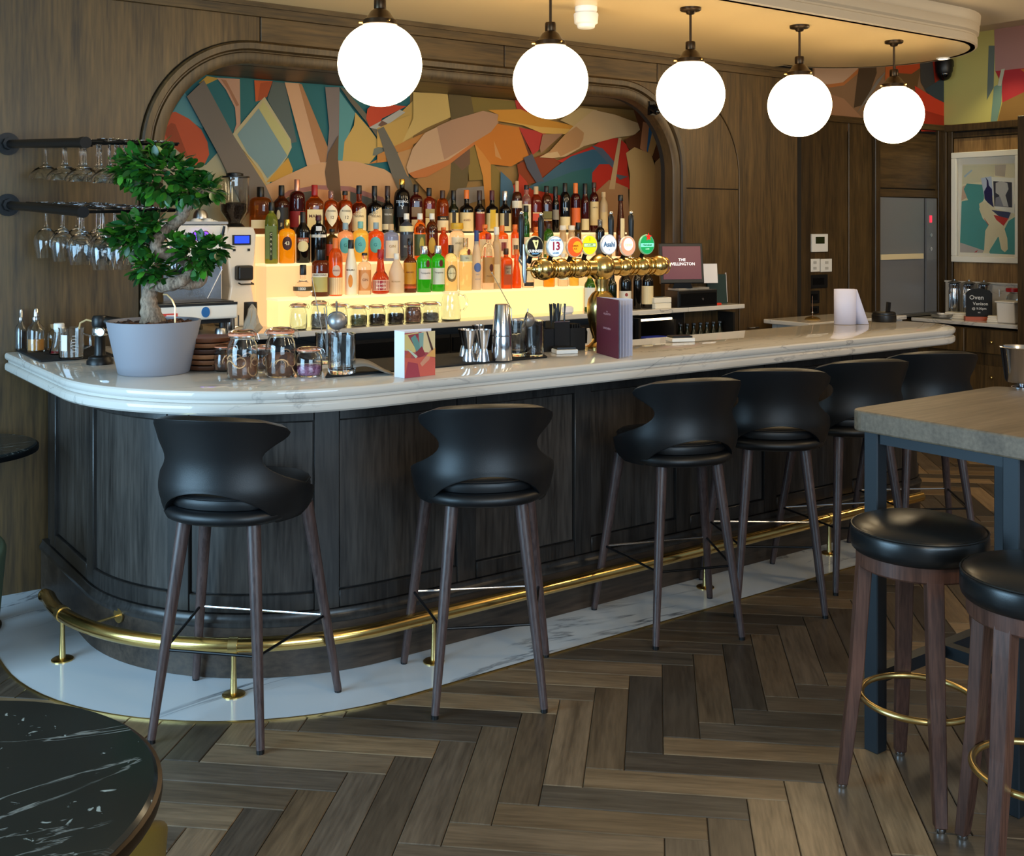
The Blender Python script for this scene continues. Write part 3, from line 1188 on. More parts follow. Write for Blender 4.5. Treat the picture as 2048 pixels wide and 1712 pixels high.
def loft(mb, rings):
    n = len(rings[0])
    vs = [p for r in rings for p in r]
    fs = [tuple(reversed(range(n))), tuple(range((len(rings) - 1) * n, len(rings) * n))]
    for k in range(len(rings) - 1):
        for i in range(n):
            j = (i + 1) % n
            fs.append((k * n + i, k * n + j, (k + 1) * n + j, (k + 1) * n + i))
    return mb.add(vs, fs)


STOOLW = wood('stool_leg_walnut', '#2a1f1f', '#52423f', 2, 30, .05, .36)


def make_stool(label):
    t = thing('bar_stool', label, 'bar stool', (0, 0, 0), 0, None)
    mb = MB()
    loft(mb, [se_ring(.17, .19, .17, .686), se_ring(.205, .215, .205, .690), se_ring(.222, .232, .226, .700), se_ring(.228, .236, .232, .714),
              se_ring(.222, .232, .226, .730), se_ring(.208, .224, .208, .737)])
    part('seat_base', mb, LEATHER, t, True, 60)
    mb = MB()
    loft(mb, [se_ring(.19, .20, .18, .735), se_ring(.208, .246, .202, .740), se_ring(.214, .256, .206, .757), se_ring(.210, .254, .202, .776),
              se_ring(.196, .240, .190, .788), se_ring(.14, .17, .14, .797), se_ring(.05, .06, .05, .799)])
    sc_ = part('seat', mb, LEATHER, t, True, 60)
    mb = MB()
    mb.tube(se_ring(.2115, .2545, .2035, .774), .0035, 6, closed=True)
    part('piping', mb, LEATHER, sc_)
    o = part('backrest', stool_back(), LEATHER, t, True, 80)
    s = o.modifiers.new('thickness', 'SOLIDIFY')
    s.thickness = .03
    s.offset = 1
    s.use_rim = True
    s.use_even_offset = False
    bv = o.modifiers.new('round', 'BEVEL')
    bv.width = .009
    bv.segments = 3
    bv.limit_method = 'ANGLE'
    bv.angle_limit = rad(50)
    legs = [(-.185, -.235, -.12, -.14), (.185, -.235, .12, -.14), (-.27, .235, -.185, .15), (.27, .235, .185, .15)]
    rods = []
    for fx, fy, tx, ty in legs:
        f, h = Vector((fx, fy, .012)), Vector((tx, ty, .69))
        l = part('leg', MB().tube([f, h], [.0135, .0235], 14), STOOLW, t)
        part('foot_pad', MB().tube([Vector((fx, fy, 0)), f + Vector((0, 0, .001))], .0125, 12), BLACK, l)
        k = (.285 - .012) / (.69 - .012)
        rods.append(f + (h - f) * k)
    for a, b in ((0, 1), (2, 3), (0, 2), (1, 3)):
        part('stretcher', MB().tube([rods[a], rods[b]], .0048, 8), BLKMET if a != 2 else STEEL, t)
    return t


stools = [
    (PY(0, 0, 0), (-.923, 3.70), (.095, .496), 'black leather bar stool standing nearest the plant pot, turned to the right'),
    (0, (-.106, 3.934), (-.065, .475), 'black leather bar stool in front of the folded art card, set square to the counter'),
    (0, (.675, 4.555), (-.135, .488), 'third black leather bar stool from the plant pot, turned to the left'),
    (0, (1.14, 4.86), (.02, .5), 'black leather bar stool fourth along the bar from the plant pot'),
    (0, (1.577, 5.17), (-.10, .49), 'black leather bar stool partly behind the corner of the wooden high table'),
    (0, (2.032, 5.484), (-.03, .5), 'farthest black leather bar stool at the rounded far end of the counter'),
]
proto = None
for _, (cx, cy), (fx, fy), lab in stools:
    p = RT * cx + FW * cy
    f = RT * fx + FW * fy
    rz = math.atan2(f.y, f.x) - PI / 2
    if proto is None:
        proto = make_stool(lab)
        proto.location = (p.x, p.y, 0)
        proto.rotation_euler = (0, 0, rz)
        proto['group'] = 'leather stools along the bar'
    else:
        dup(proto, (p.x, p.y, 0), rz, lab)

# ================================================================ globe pendants
GLOBE = M('opal_globe', '#fff2dc', .3, emit=(1.0, .78, .46), es=11.0)
gp = thing('globe_pendant', 'x', 'pendant lamp', (0, 0, 0), 0, 'globe lamps in a row above the bar')
gz = 2.327 - ZS
mb = MB()
mb.lathe([(.055, 0), (.055, -.012), (.05, -.016), (.026, -.020), (.020, -.032), (.008, -.036)], (0, 0, 0), 24)
part('ceiling_rose', mb, BRONZE, gp)
part('rod', MB().cyl((0, 0, -.03), (0, 0, gz + .235), .0065), BRONZE, gp)
mb = MB()
mb.lathe([(.024, gz + .275), (.026, gz + .27), (.026, gz + .236), (.024, gz + .232)], (0, 0, 0), 20)
mb.lathe([(.022, gz + .236), (.04, gz + .222), (.056, gz + .198), (.072, gz + .186), (.074, gz + .166), (.07, gz + .164)], (0, 0, 0), 28)
ga = part('gallery', mb, BRONZE, gp)
for q in range(3):
    a = 2 * PI * q / 3 + .5
    part('thumb_screw', MB().tube([(math.cos(a) * .07, math.sin(a) * .07, gz + .176), (math.cos(a) * .088, math.sin(a) * .088, gz + .176)], .004, 8), BRASS, ga)
part('glass_globe', MB().sphere((0, 0, gz), .1775, 40, 24), GLOBE, gp)
gl = ['globe pendant nearest the camera, its glass before the left end of the bottle niche', 'second globe pendant from the left, hanging before the middle of the mural',
      'third globe pendant, middle one of the row of five', 'fourth globe pendant, hanging before the plain oak wall', 'farthest globe pendant, hanging before the painted frieze']
for k, (px, py) in enumerate(((760, 128), (1101, 165), (1381, 190), (1599, 212), (1788, 228))):
    q = PY(px, py, 12900 * 1.187 / (4060 - px))
    if k == 0:
        gp.location = (q.x, q.y, ZS)
        gp['label'] = gl[0]
    else:
        dup(gp, (q.x, q.y, ZS), None, gl[k])

# ================================================================ high table and round stools on the right
c0 = PZ(1703, 815, 1.07)
tx, ty = 2.895, 2.19
ht = thing('high_table', 'rectangular high table with thick grey oak top and blue-black steel frame', 'table', (tx, ty, 0))
TL, TW, TH = .86, .72, 1.07
mb = MB()
pts = []
r_ = .05
for cx, cy, a0 in ((TL - r_, -r_, 0), (r_, -r_, 90), (r_, -TW + r_, 180), (TL - r_, -TW + r_, 270)):
    pts += arc(cx, cy, r_, a0, a0 + 90, 6)
mb.slab(pts, TH - .065, TH)
bevel(part('tabletop', mb, TABLEW, ht, False), .006, 2)
for lx, ly in ((.06, -.06), (.06, -.52), (TL - .06, -.06), (TL - .06, -.52)):
    bevel(part('leg', MB().box((lx, ly, (TH - .066) / 2), (.05, .05, TH - .066)), BLUEMET, ht, False), .003, 1)
for ly in (-.06, -.52):
    part('stretcher', MB().box((TL / 2, ly, .235), (TL - .171, .04, .04)), BLUEMET, ht, False)
part('stretcher', MB().box((TL / 2, -.29, .235), (.04, .419, .04)), BLUEMET, ht, False)
part('apron', MB().box((TL / 2, -.06, TH - .085), (TL - .171, .03, .036)), BLUEMET, ht, False)
part('apron', MB().box((.06, -.29, TH - .085), (.03, .409, .036)), BLUEMET, ht, False)


def make_round(label):
    t = thing('round_stool', label, 'stool', (0, 0, 0), 0, 'round stools by the high table')
    mb = MB()
    mb.lathe([(.155, .700), (.182, .701), (.189, .708), (.1925, .725), (.192, .755), (.188, .768), (.178, .776), (.14, .789), (.07, .798), (1e-5, .80)], (0, 0, 0), 40)
    se = part('seat', mb, LEATHER2, t, True, 60)
    part('piping', MB().tube([(.1885 * math.cos(a), .1885 * math.sin(a), .768) for a in [2 * PI * i / 40 for i in range(40)]], .0035, 6, closed=True), LEATHER2, se)
    mb = MB()
    mb.lathe([(.150, .655), (.172, .655), (.176, .66), (.176, .699), (.150, .699)], (0, 0, 0), 36)
    part('apron', mb, MAHOG, t)
    for q in range(4):
        a = PI / 4 + q * PI / 2
        d = Vector((math.cos(a), math.sin(a), 0))
        e = Vector((-math.sin(a), math.cos(a), 0))
        vs = []
        for z, rr, hw, hd in ((.012, .219, .017, .014), (.10, .207, .019, .016), (.35, .178, .022, .0185), (.60, .160, .0235, .02), (.698, .152, .024, .02)):
            for sx_, sy_ in ((-1, -1), (1, -1), (1, 1), (-1, 1)):
                p = d * (rr + sy_ * hd) + e * (sx_ * hw)
                vs.append((p.x, p.y, z))
        fs = [(3, 2, 1, 0), (16, 17, 18, 19)]
        for k in range(4):
            for i in range(4):
                j = (i + 1) % 4
                fs.append((k * 4 + i, k * 4 + j, k * 4 + 4 + j, k * 4 + 4 + i))
        lg = bevel(part('leg', MB().add(vs, fs), MAHOG, t, False), .003, 2)
        p = d * .219
        part('glide', MB().lathe([(.013, 0), (.0145, .003), (.0145, .012)], (p.x, p.y, 0), 12), STEEL, lg)
    part('foot_ring', MB().tube([(.162 * math.cos(a), .162 * math.sin(a), .27) for a in [2 * PI * i / 48 for i in range(48)]], .0095, 10, closed=True), BRASS2, t)
    return t


rs = make_round('round black vinyl stool with brass foot ring, wholly in view before the high table')
p = RT * 1.187 + FW * 3.21
ang_r = math.atan2((RT * -.219 + FW * .022).y, (RT * -.219 + FW * .022).x) - PI / 4
rs.location = (p.x, p.y, 0)
rs.rotation_euler = (0, 0, ang_r)
p = RT * 1.337 + FW * 2.78
lv_ = RT * -.148 + FW * .213
dup(rs, (p.x, p.y, 0), math.atan2(lv_.y, lv_.x) - PI / 4, 'round black vinyl stool cut off by the frame, nearest the camera on the right')
p = RT * 1.90 + FW * 3.74
dup(rs, (p.x, p.y, 0), ang_r + .3, 'round black vinyl stool beyond the high table, only its rim and leg showing')

# ================================================================ marble tables on the left
def round_table(label, loc, R, H, mat, rim):
    t = thing('round_table', label, 'table', loc)
    mb = MB()
    mb.lathe([(R - .02, H - .028), (R - .006, H - .026), (R - .002, H - .018), (R - .002, H - .006), (R - .008, H), (1e-5, H)], (0, 0, 0), 72)
    tp = part('tabletop', mb, mat, t, True, 40)
    mb = MB()
    mb.lathe([(R - .003, H - .03), (R + .004, H - .029), (R + .006, H - .02), (R + .005, H - .009), (R - .003, H - .007)], (0, 0, 0), 72, cap=False)
    part('rim', mb, rim, t)
    mb = MB()
    mb.lathe([(.035, .02), (.035, H - .05), (.10, H - .04), (.10, H - .029)], (0, 0, 0), 24)
    part('column', mb, BLKMET, t)
    mb = MB()
    mb.lathe([(R * .55, 0), (R * .55, .012), (R * .5, .018), (.05, .03)], (0, 0, 0), 40)
    part('base', mb, BLKMET, t)
    return t


p = RT * -.962 + FW * 1.69
round_table('round black marble table with bronze rim at the near left corner', (p.x, p.y, 0), .40, .75, BLACKM, BRONZE)
p = RT * -2.25 + FW * 4.46
round_table('small dark round table beside the left end of the bar', (p.x, p.y, 0), .30, .75, BLACKM, BLKMET)


def tub_chair(label, loc, rz, mat, H=.62, R=.27):
    t = thing('tub_chair', label, 'chair', loc, rz)
    nu, nv = 28, 8
    vs, fs = [], []
    for j in range(nv + 1):
        for i in range(nu + 1):
            a = rad(-118 + 236 * i / nu)
            u = abs(i / nu * 2 - 1)
            hh = .40 + (H - .40) * (1 - u ** 2.2)
            z = .16 + (hh - .16) * j / nv
            r = R * (.88 + .12 * j / nv)
            vs.append((r * math.sin(a), -r * math.cos(a), z))
    for j in range(nv):
        for i in range(nu):
            k = j * (nu + 1) + i
            fs.append((k, k + 1, k + nu + 2, k + nu + 1))
    o = part('backrest', MB().add(vs, fs), mat, t, True, 80)
    s = o.modifiers.new('thickness', 'SOLIDIFY')
    s.thickness = .045
    s.offset = 1
    b = o.modifiers.new('round', 'BEVEL')
    b.width = .016
    b.segments = 3
    b.limit_method = 'ANGLE'
    b.angle_limit = rad(50)
    mb = MB()
    top_e = [Vector(v) * 1 for v in vs[nv * (nu + 1):]]
    mb.tube([p + Vector((p.x, p.y, 0)).normalized() * .004 + Vector((0, 0, .001)) for p in top_e], .006, 6)
    part('piping', mb, mat, o)
    mb = MB()
    mb.lathe([(R * .78, .16), (R * .84, .17), (R * .87, .36), (R * .84, .42), (R * .7, .44), (1e-5, .445)], (0, .01, 0), 32)
    part('seat', mb, mat, t, True, 50)
    for q in range(4):
        a = PI / 4 + q * PI / 2
        part('leg', MB().tube([(math.cos(a) * .2, math.sin(a) * .2, 0), (math.cos(a) * .17, math.sin(a) * .17, .17)], [.011, .017], 10), WALNUT, t)
    return t


MUST = M('mustard_leather', '#5c4c1e', .38, bump=.08, bscale=200)
VELV = M('green_velvet', '#3e4a38', .8, bump=.1, bscale=400)
p = RT * -.925 + FW * 2.06
tub_chair('mustard leather tub chair tucked beneath the near black marble table', (p.x, p.y, 0), -ANG + .3 + PI / 2 - 1.2, MUST, .60, .225)
p = RT * -2.15 + FW * 4.05
tub_chair('grey green velvet tub chair at the left edge, below the small dark table', (p.x, p.y, 0), 2.6, VELV, .47, .22)
# ================================================================ back bar: counter, cabinets, lit steps
DB = 5.12                                   # front edge of the back counter
ZK = 1.114                                  # its top
bx1 = PD(1490, 605, DB).x
bc = thing('back_counter', 'white marble back counter under the lit bottle steps', 'worktop', (3.6, 5.4, ZK - .03))
mb = MB()
for x0, x1, y0, y1 in ((1.755, 5.13, DB, 5.83), (1.668, 1.755, DB, DW - .04), (5.13, bx1, DB, DW - .02)):
    mb.slab([(x0 - 3.6, y0 - 5.4), (x1 - 3.6, y0 - 5.4), (x1 - 3.6, y1 - 5.4), (x0 - 3.6, y1 - 5.4)], 0, .03)
bevel(part('slab', mb, MARBLE, bc, False), .005, 2)
# low cabinets
CABD = M('dark_cabinet', '#15120f', .45)
GLASSD = M('dark_cabinet_glass', '#0b0c0d', .08)
LED = M('led_strip', '#fff0d0', .4, emit=(1, .8, .5), es=4.5)
for k, (x0, x1) in enumerate(((1.72, 2.52), (2.525, 3.325), (3.33, 4.13), (4.135, 4.70))):
    t = thing('bottle_fridge', ('dark undercounter fridge below the espresso machine', 'dark undercounter fridge behind the folded art card',
                                'dark undercounter fridge behind the cocktail shaker', 'dark undercounter fridge behind the black straw caddy')[k],
              'fridge', ((x0 + x1) / 2, 5.3, 0), 0, 'undercounter fridges of the back bar')
    wv = x1 - x0
    part('body', MB().box((0, .06, .53), (wv, .36, 1.02)), CABD, t, False)
    dr = bevel(part('door', MB().box((0, -.132, .5), (wv - .02, .02, .86)), BLKMET, t, False), .004, 1)
    part('glass_pane', MB().box((0, -.144, .48), (wv - .14, .003, .68)), GLASSD, dr, False)
    part('handle', MB().tube([(wv / 2 - .05, -.15, .66), (wv / 2 - .05, -.165, .68), (wv / 2 - .05, -.165, .84), (wv / 2 - .05, -.15, .86)], .006, 8), STEEL2, dr)
    part('vent_strip', MB().box((0, -.128, .985), (wv - .02, .012, .075)), BLKMET, t, False)
# open shelf unit on the right with stacked bottles
t = thing('open_shelf_unit', 'dark open shelf unit with a lit top shelf under the till', 'shelf', (5.15, 5.3, 0))
for nm, c, d in (('back_panel', (0, .17, .53), (.88, .02, 1.06)), ('side_panel', (-.43, 0, .53), (.02, .32, 1.06)), ('side_panel', (.43, 0, .53), (.02, .32, 1.06)),
                 ('shelf', (0, 0, .83), (.84, .32, .02)), ('shelf', (0, 0, .40), (.84, .32, .02)), ('divider', (-.12, 0, .94), (.02, .31, .20)), ('base', (0, 0, .05), (.84, .32, .1))):
    part(nm, MB().box(c, d), CABD, t, False)
part('led_strip', MB().box((-.27, -.13, 1.045), (.28, .02, .012)), LED, t, False)
SHB = M('shelf_bottle_glass', '#141a10', .12)
sb = thing('bottle', 'short dark beer bottle with silver cap on the shelf under the till', 'bottle', (0, 0, 0), 0, 'beer bottles on the shelf under the till')
part('glass', MB().lathe([(.024, 0), (.026, .004), (.026, .075), (.022, .09), (.012, .115), (.0115, .15)], (0, 0, 0), 14), SHB, sb)
part('cap', MB().lathe([(.0145, .146), (.0145, .156), (.012, .159)], (0, 0, 0), 14), STEEL, sb)
NTH = ['first', 'second', 'third', 'fourth', 'fifth', 'sixth', 'seventh', 'eighth']
spots = [(5.09 + .062 * i, 5.22 + .085 * j, '%s dark beer bottle from the left, %s row on the shelf under the till' % (NTH[i], ('front', 'back')[j])) for j in range(2) for i in range(8)]
sb.location = (spots[0][0], spots[0][1], .8405)
sb['label'] = spots[0][2]
for x, y, lab in spots[1:]:
    dup(sb, (x, y, .8405), None, lab)
t = thing('carton', 'small blue carton lying on the lit shelf under the back counter', 'box', (4.90, 5.22, .84))
bevel(part('carton', MB().box((0, 0, .045), (.20, .10, .09)), M('blue_card', '#1d2c8c', .5), t, False), .002, 1)
part('printed_band', MB().box((0, -.0505, .05), (.15, .001, .02)), PAPER, t, False)

EM1 = M('lit_step_amber', '#c9a860', .5, emit=(1.0, .90, .36), es=.95)
EM2 = M('lit_step_peach', '#b98a58', .5, emit=(1.0, .56, .25), es=.95)
EM3 = M('lit_step_shelf', '#d9c090', .35, emit=(1.0, .80, .42), es=.85)
Z1, Z2, Z3 = 1.268, 1.443, 1.60
D1, D2, D3 = 5.30, 5.45, 5.60
for k, (z1, y0, y1, x1, em, lab) in enumerate(((Z1, D1, D2, 4.40, EM1, 'lowest lit acrylic step, glowing yellow behind the row of jars'), (Z2, D2, D3, 4.80, EM2, 'middle lit acrylic step, glowing peach'),
                                               (Z3, D3, 5.80, 5.02, EM2, 'topmost lit acrylic step against the mural'))):
    cx = (2.35 + x1) / 2
    t = thing('lit_step', lab, 'shelf', (cx, (y0 + y1) / 2, ZK + .0005), 0, 'lit bottle steps')
    hz = z1 - ZK - .0005
    part('lit_panel', MB().box((0, .004, (hz - .0125) / 2), (x1 - 2.35 - .012, y1 - y0 - .009, hz - .0125)), em, t, False)
    part('shelf_board', MB().box((0, -.003, hz - .006), (x1 - 2.35, y1 - y0 - .001, .012)), EM3, t, False)

# ---------------------------------------------------------------- bottles
GL = {
    'amber': M('amber_spirit', '#d0782a', .04, trans=.92, ior=1.36),
    'orangeamber': M('orange_spirit', '#e06a1c', .04, trans=.9, ior=1.36),
    'redamber': M('red_amber_spirit', '#b8431c', .04, trans=.88, ior=1.36),
    'brown': M('brown_spirit', '#5e2a12', .05, trans=.7, ior=1.4),
    'maroon': M('maroon_spirit', '#571712', .06, trans=.6, ior=1.4),
    'black': M('black_glass', '#0d0a09', .1),
    'dkgreen': M('dark_green_glass', '#10180c', .1),
    'green': M('green_glass', '#2fbe2a', .05, trans=.85, ior=1.36),
    'bgreen': M('bottle_green_glass', '#2e6a1c', .06, trans=.7, ior=1.4),
    'olive': M('olive_liqueur', '#8a9432', .08, trans=.6, ior=1.36),
    'yellow': M('yellow_liqueur', '#f2b01c', .05, trans=.8, ior=1.36),
    'pale': M('pale_yellow_glass', '#f3edba', .05, trans=.92, ior=1.36),
    'lemon': M('lemon_gin', '#f1d35a', .06, trans=.75, ior=1.36),
    'orange': M('bright_orange_liqueur', '#f5641a', .08, trans=.55, ior=1.36),
    'peach': M('peach_gin', '#f2bd94', .06, trans=.8, ior=1.36),
    'clear': M('clear_spirit', '#f3eee4', .04, trans=.95, ior=1.36),
    'frost': M('frosted_glass', '#e9ddc8', .5, trans=.55, ior=1.3),
    'white': M('white_glazed_bottle', '#efe2c4', .3),
    'blue': M('blue_glass', '#8ba4d8', .08, trans=.7, ior=1.36),
    'olivebrown': M('olive_brown_glass', '#4e3a16', .1, trans=.4, ior=1.4),
    'cream': M('cream_spirit', '#d9b98a', .3, trans=.3, ior=1.36),
    'slate': M('slate_glass', '#3b3e46', .15),
}
CC = {'bk': M('cap_black', '#131110', .35), 'rd': M('cap_red_wax', '#a3161a', .35), 'pk': M('cap_copper', '#c98a72', .3, .7), 'or': M('cap_orange', '#e0722a', .4),
      'mr': M('cap_maroon', '#4d161e', .4), 'sv': M('cap_silver', '#c9c9cc', .25, .9), 'wh': M('cap_white', '#e8e2d4', .4), 'ck': M('cap_cork', '#c9a77a', .7),
      'gd': M('cap_gold', '#c9a04a', .25, .9), 'bl': M('cap_blue', '#27407f', .4), 'tl': M('cap_teal', '#79b3a8', .4), 'gb': M('cap_grey_blue', '#8fa6ad', .4),
      'gl': M('cap_clear_glass', '#e9e4da', .05, trans=.9), 'pr': M('cap_plum', '#3a1226', .4), 'yl': M('cap_yellow', '#d9a82a', .4), 'br': M('cap_brown', '#3b241b', .4)}


def LC(col):
    return M('label_' + col, col, .55)


def bprof(style, h, r, rn):
    if style == 'wine':
        q = [(.93, 0), (1, .012), (1, .60), (.97, .645), (.85, .69), (.62, .735)]
        nk = [(rn * 1.25, .78), (rn, .83), (rn, 1)]
    elif style == 'port':
        q = [(.93, 0), (1, .012), (1, .52), (1.0, .56), (.86, .61)]
        nk = [(rn * 1.3, .655), (rn * 1.05, .72), (rn * 1.15, .8), (rn, .86), (rn, 1)]
    elif style == 'sloped':
        q = [(.93, 0), (1, .012), (1, .50), (.93, .56), (.75, .66), (.55, .76)]
        nk = [(rn * 1.2, .82), (rn, .88), (rn, 1)]
    elif style == 'short':
        q = [(.93, 0), (1, .015), (1, .66), (.97, .71), (.85, .755), (.6, .785)]
        nk = [(rn * 1.1, .80), (rn, .82), (rn, 1)]
    elif style == 'dome':
        q = [(.93, 0), (1, .015), (1, .60), (.97, .68), (.86, .755), (.66, .80)]
        nk = [(rn * 1.2, .825), (rn, .85), (rn, 1)]
    elif style == 'round':
        q = [(.72, 0), (.9, .02), (1, .14), (.99, .26), (.9, .36), (.7, .45), (.48, .51)]
        nk = [(rn * 1.5, .56), (rn * 1.2, .72), (rn, .8), (rn, 1)]
    elif style == 'decanter':
        q = [(.5, 0), (.55, .015), (.75, .05), (.97, .17), (1, .24), (.97, .32), (.75, .42), (.45, .50)]
        nk = [(rn * 1.1, .56), (rn, .6), (rn, 1)]
    elif style == 'tower':
        q = [(.93, 0), (1, .01), (.98, .2), (.80, .45), (.62, .65), (.50, .78)]
        nk = [(rn * 1.1, .84), (rn, .88), (rn, 1)]
    elif style == 'cone':
        q = [(.95, 0), (1, .015), (.98, .18), (.75, .45), (.5, .62)]
        nk = [(rn * 1.2, .72), (rn, .78), (rn, 1)]
    else:
        q = [(.93, 0), (1, .012), (1, .60), (.96, .66), (.75, .71), (.52, .75)]
        nk = [(rn * 1.2, .79), (rn, .83), (rn, 1)]
    return [(a * r, b * h) for a, b in q] + [(a, b * h) for a, b in nk]


def shell(r, z0, z1, ang, n=12, pts=None, off=0.0):
    "curved label: strip round a bottle, or any outline given as (angle fraction, height fraction)"
    mb = MB()
    if pts is None:
        vs, fs = [], []
        for i in range(n + 1):
            a = rad(-ang + 2 * ang * i / n + off)
            for z in (z0, z1):
                vs.append((r * math.sin(a), -r * math.cos(a), z))
        for i in range(n):
            fs.append((2 * i, 2 * i + 2, 2 * i + 3, 2 * i + 1))
        return mb.add(vs, fs)
    vs, fs = [], []
    R_, K = 14, 8
    for j in range(R_ + 1):
        v = min(max(j / R_, .002), .998)
        xs = []
        for (u0, v0), (u1, v1) in zip(pts, pts[1:] + pts[:1]):
            if (v0 <= v) != (v1 <= v):
                xs.append(u0 + (u1 - u0) * (v - v0) / (v1 - v0))
        lo_, hi_ = (min(xs), max(xs)) if xs else (0, 0)
        for i in range(K + 1):
            a = rad((lo_ + (hi_ - lo_) * i / K) * ang + off)
            vs.append((r * math.sin(a), -r * math.cos(a), z0 + (z1 - z0) * v))
    for j in range(R_):
        for i in range(K):
            k = j * (K + 1) + i
            fs.append((k, k + 1, k + K + 2, k + K + 1))
    return mb.add(vs, fs)


DIA = [(0, 0), (.5, .22), (.85, .45), (1, .55), (.8, .75), (.4, .9), (0, 1), (-.4, .9), (-.8, .75), (-1, .55), (-.85, .45), (-.5, .22)]
OVAL = [(math.cos(2 * PI * i / 24), .5 + .5 * math.sin(2 * PI * i / 24)) for i in range(24)]
SLANT = [(-1, 0), (-.5, 0), (0, 0), (.5, 0), (1, 0), (1, .4), (1, .85), (.7, 1), (.4, .95), (-.2, .82), (-1, .66), (-1, .33)]
SHP = {'d': DIA, 'o': OVAL, 's': SLANT}
ROW = {'A': (5.70, Z3), 'B': (5.53, Z2), 'C': (5.375, Z1), 'K': (5.22, ZK)}


def bottle(row, px, ytop, w, style, glass, cap, cf, label, labels=(), words=(), sq=2, rz=None, rnf=None, D=None):
    DD, z = ROW[row]
    DD = D or DD
    p = PD(px, ytop, DD)
    h = p.z - z
    Y = p.x * FW.x + DD * FW.y
    r = w * Y / FPX / 2 * (.97 if sq == 2 else .93)
    rn = rnf * r if rnf else min(max(.0135, r * .30), .017)
    t = thing('bottle', label, 'bottle', (p.x, DD, z + .0006), 0, {'A': 'spirits on the top step', 'B': 'spirits on the middle step', 'C': 'spirits on the lowest step', 'K': 'wine bottles beside the steps'}[row])
    if rz is None:
        rz = -random.uniform(14, 34)
    t.rotation_euler = (0, 0, rad(rz))
    if w < 8:
        sq = 2
    prof = bprof(style, h, r, rn)
    ch = cf * h
    mb = MB()
    if sq > 2:
        # square shoulders blend to a round neck
        k = next(i for i, q in enumerate(prof) if q[0] <= rn * 1.51)
        mb.lathe(prof[:k] + [(prof[k][0], prof[k][1])], (0, 0, 0), 24, sq=sq)
        mb.lathe(prof[k:], (0, 0, 0), 24)
    else:
        mb.lathe(prof, (0, 0, 0), 22)
    part('glass', mb, GL[glass], t, True, 50)
    rc = rn * (1.16 if cf < .3 else 1.12)
    part('cap', MB().lathe([(rc, h - ch), (rc * 1.03, h - ch + .002), (rc, h), (rc * .9, h + .003)], (0, 0, 0), 18), CC[cap], t)
    tops = None
    for L_ in labels:
        z0, z1, col, ang = L_[:4]
        shp = L_[4] if len(L_) > 4 else None
        of = L_[5] if len(L_) > 5 else 0
        if sq > 2:
            hw = r * .82 * ang / 60
            mb = MB()
            if shp:
                vs = [(u * hw, -r - .0012, h * (z0 + (z1 - z0) * v)) for u, v in SHP[shp]]
                mb.add(vs, [tuple(range(len(vs)))])
            else:
                mb.box((0, -r - .0006, h * (z0 + z1) / 2), (2 * hw, .0012, h * (z1 - z0)))
            o = part('label', mb, LC(col), t, False)
        else:
            o = part('label', shell(r * 1.006 + .0004 * (of != 0 or shp is not None), h * z0, h * z1, ang, pts=SHP[shp] if shp else None, off=of), LC(col), t)
        tops = o
    for tx_, zf, sz, col in words:
        me = text_mesh(tx_, sz * r, LC(col), None if sq > 2 else r * 1.006 + .0011, ext=r + .0018)
        o = link('lettering', me, tops or t, (0, 0, h * zf))
    return t


T3 = ' on the top step'
bottle('A', 521, 375, 46, 'short', 'amber', 'bk', .24, 'square amber whiskey decanter with tall stopper, leftmost' + T3, [(.12, .30, '#e6d3a8', 60)], (), 5)
bottle('A', 563, 372, 32, 'std', 'brown', 'bk', .20, 'brown bottle with black label and figure' + T3 + ', third stopper from the left', [(.08, .55, '#17120f', 62), (.30, .50, '#c9b88c', 14, 'o', -22)], [('JJ', .2, .5, '#d8c9a0')])
bottle('A', 594, 360, 32, 'short', 'maroon', 'pk', .26, 'dark red bottle with long copper capsule' + T3, [(.12, .42, '#8c1a18', 70), (.13, .34, '#ecdcb0', 22, None, 25)])
bottle('A', 629, 371, 38, 'std', 'orangeamber', 'rd', .26, 'amber bottle with red wax cap and cream label' + T3, [(.08, .50, '#edd69a', 62)], [('MARK', .36, .5, '#5a2a18')], 4)
bottle('A', 662, 383, 28, 'short', 'orangeamber', 'gl', .16, 'amber bottle with pale diamond label, left of its twin' + T3, [(.16, .68, '#efe3c2', 66, 'd')], [('POWERS', .53, .34, '#3a2a1a'), ('12', .38, .6, '#5a4a35')])
bottle('A', 690, 383, 30, 'short', 'orangeamber', 'bk', .09, 'amber bottle with pale diamond label, right of its twin' + T3, [(.16, .68, '#efe3c2', 66, 'd')], [('POWERS', .53, .34, '#3a2a1a'), ('12', .38, .6, '#5a4a35')])
bottle('A', 718, 372, 31, 'port', 'redamber', 'bk', .17, 'orange red bottle with slanted cream label' + T3, [(.05, .56, '#ecd7a4', 70, 's')], [('TEELING', .36, .36, '#6b4a2a')])
bottle('A', 749, 373, 31, 'port', 'black', 'bk', .20, 'black bottle with slanted cream label' + T3, [(.05, .56, '#ecd3a2', 70, 's')], [('TEELING', .36, .36, '#6b4a2a')])
bottle('A', 775, 373, 25, 'port', 'black', 'br', .20, 'slim black bottle with grey label over a white band' + T3, [(.20, .52, '#5c5547', 66), (.08, .20, '#e7dcc0', 66)], [('TEELING', .40, .36, '#e6e0d0')])
bottle('A', 804, 359, 34, 'dome', 'black', 'gd', .10, 'tallest black bottle with gold cap and white emblem' + T3, [(.30, .5, '#14110f', 40)], [('TEELING', .58, .42, '#d9dde0'), ('Y', .48, .7, '#d9dde0')])
bottle('A', 832, 370, 27, 'short', 'maroon', 'bk', .15, 'square dark red bottle with tan bands' + T3, [(.34, .54, '#7d6040', 58), (.10, .28, '#c9b081', 58)], (), 5)
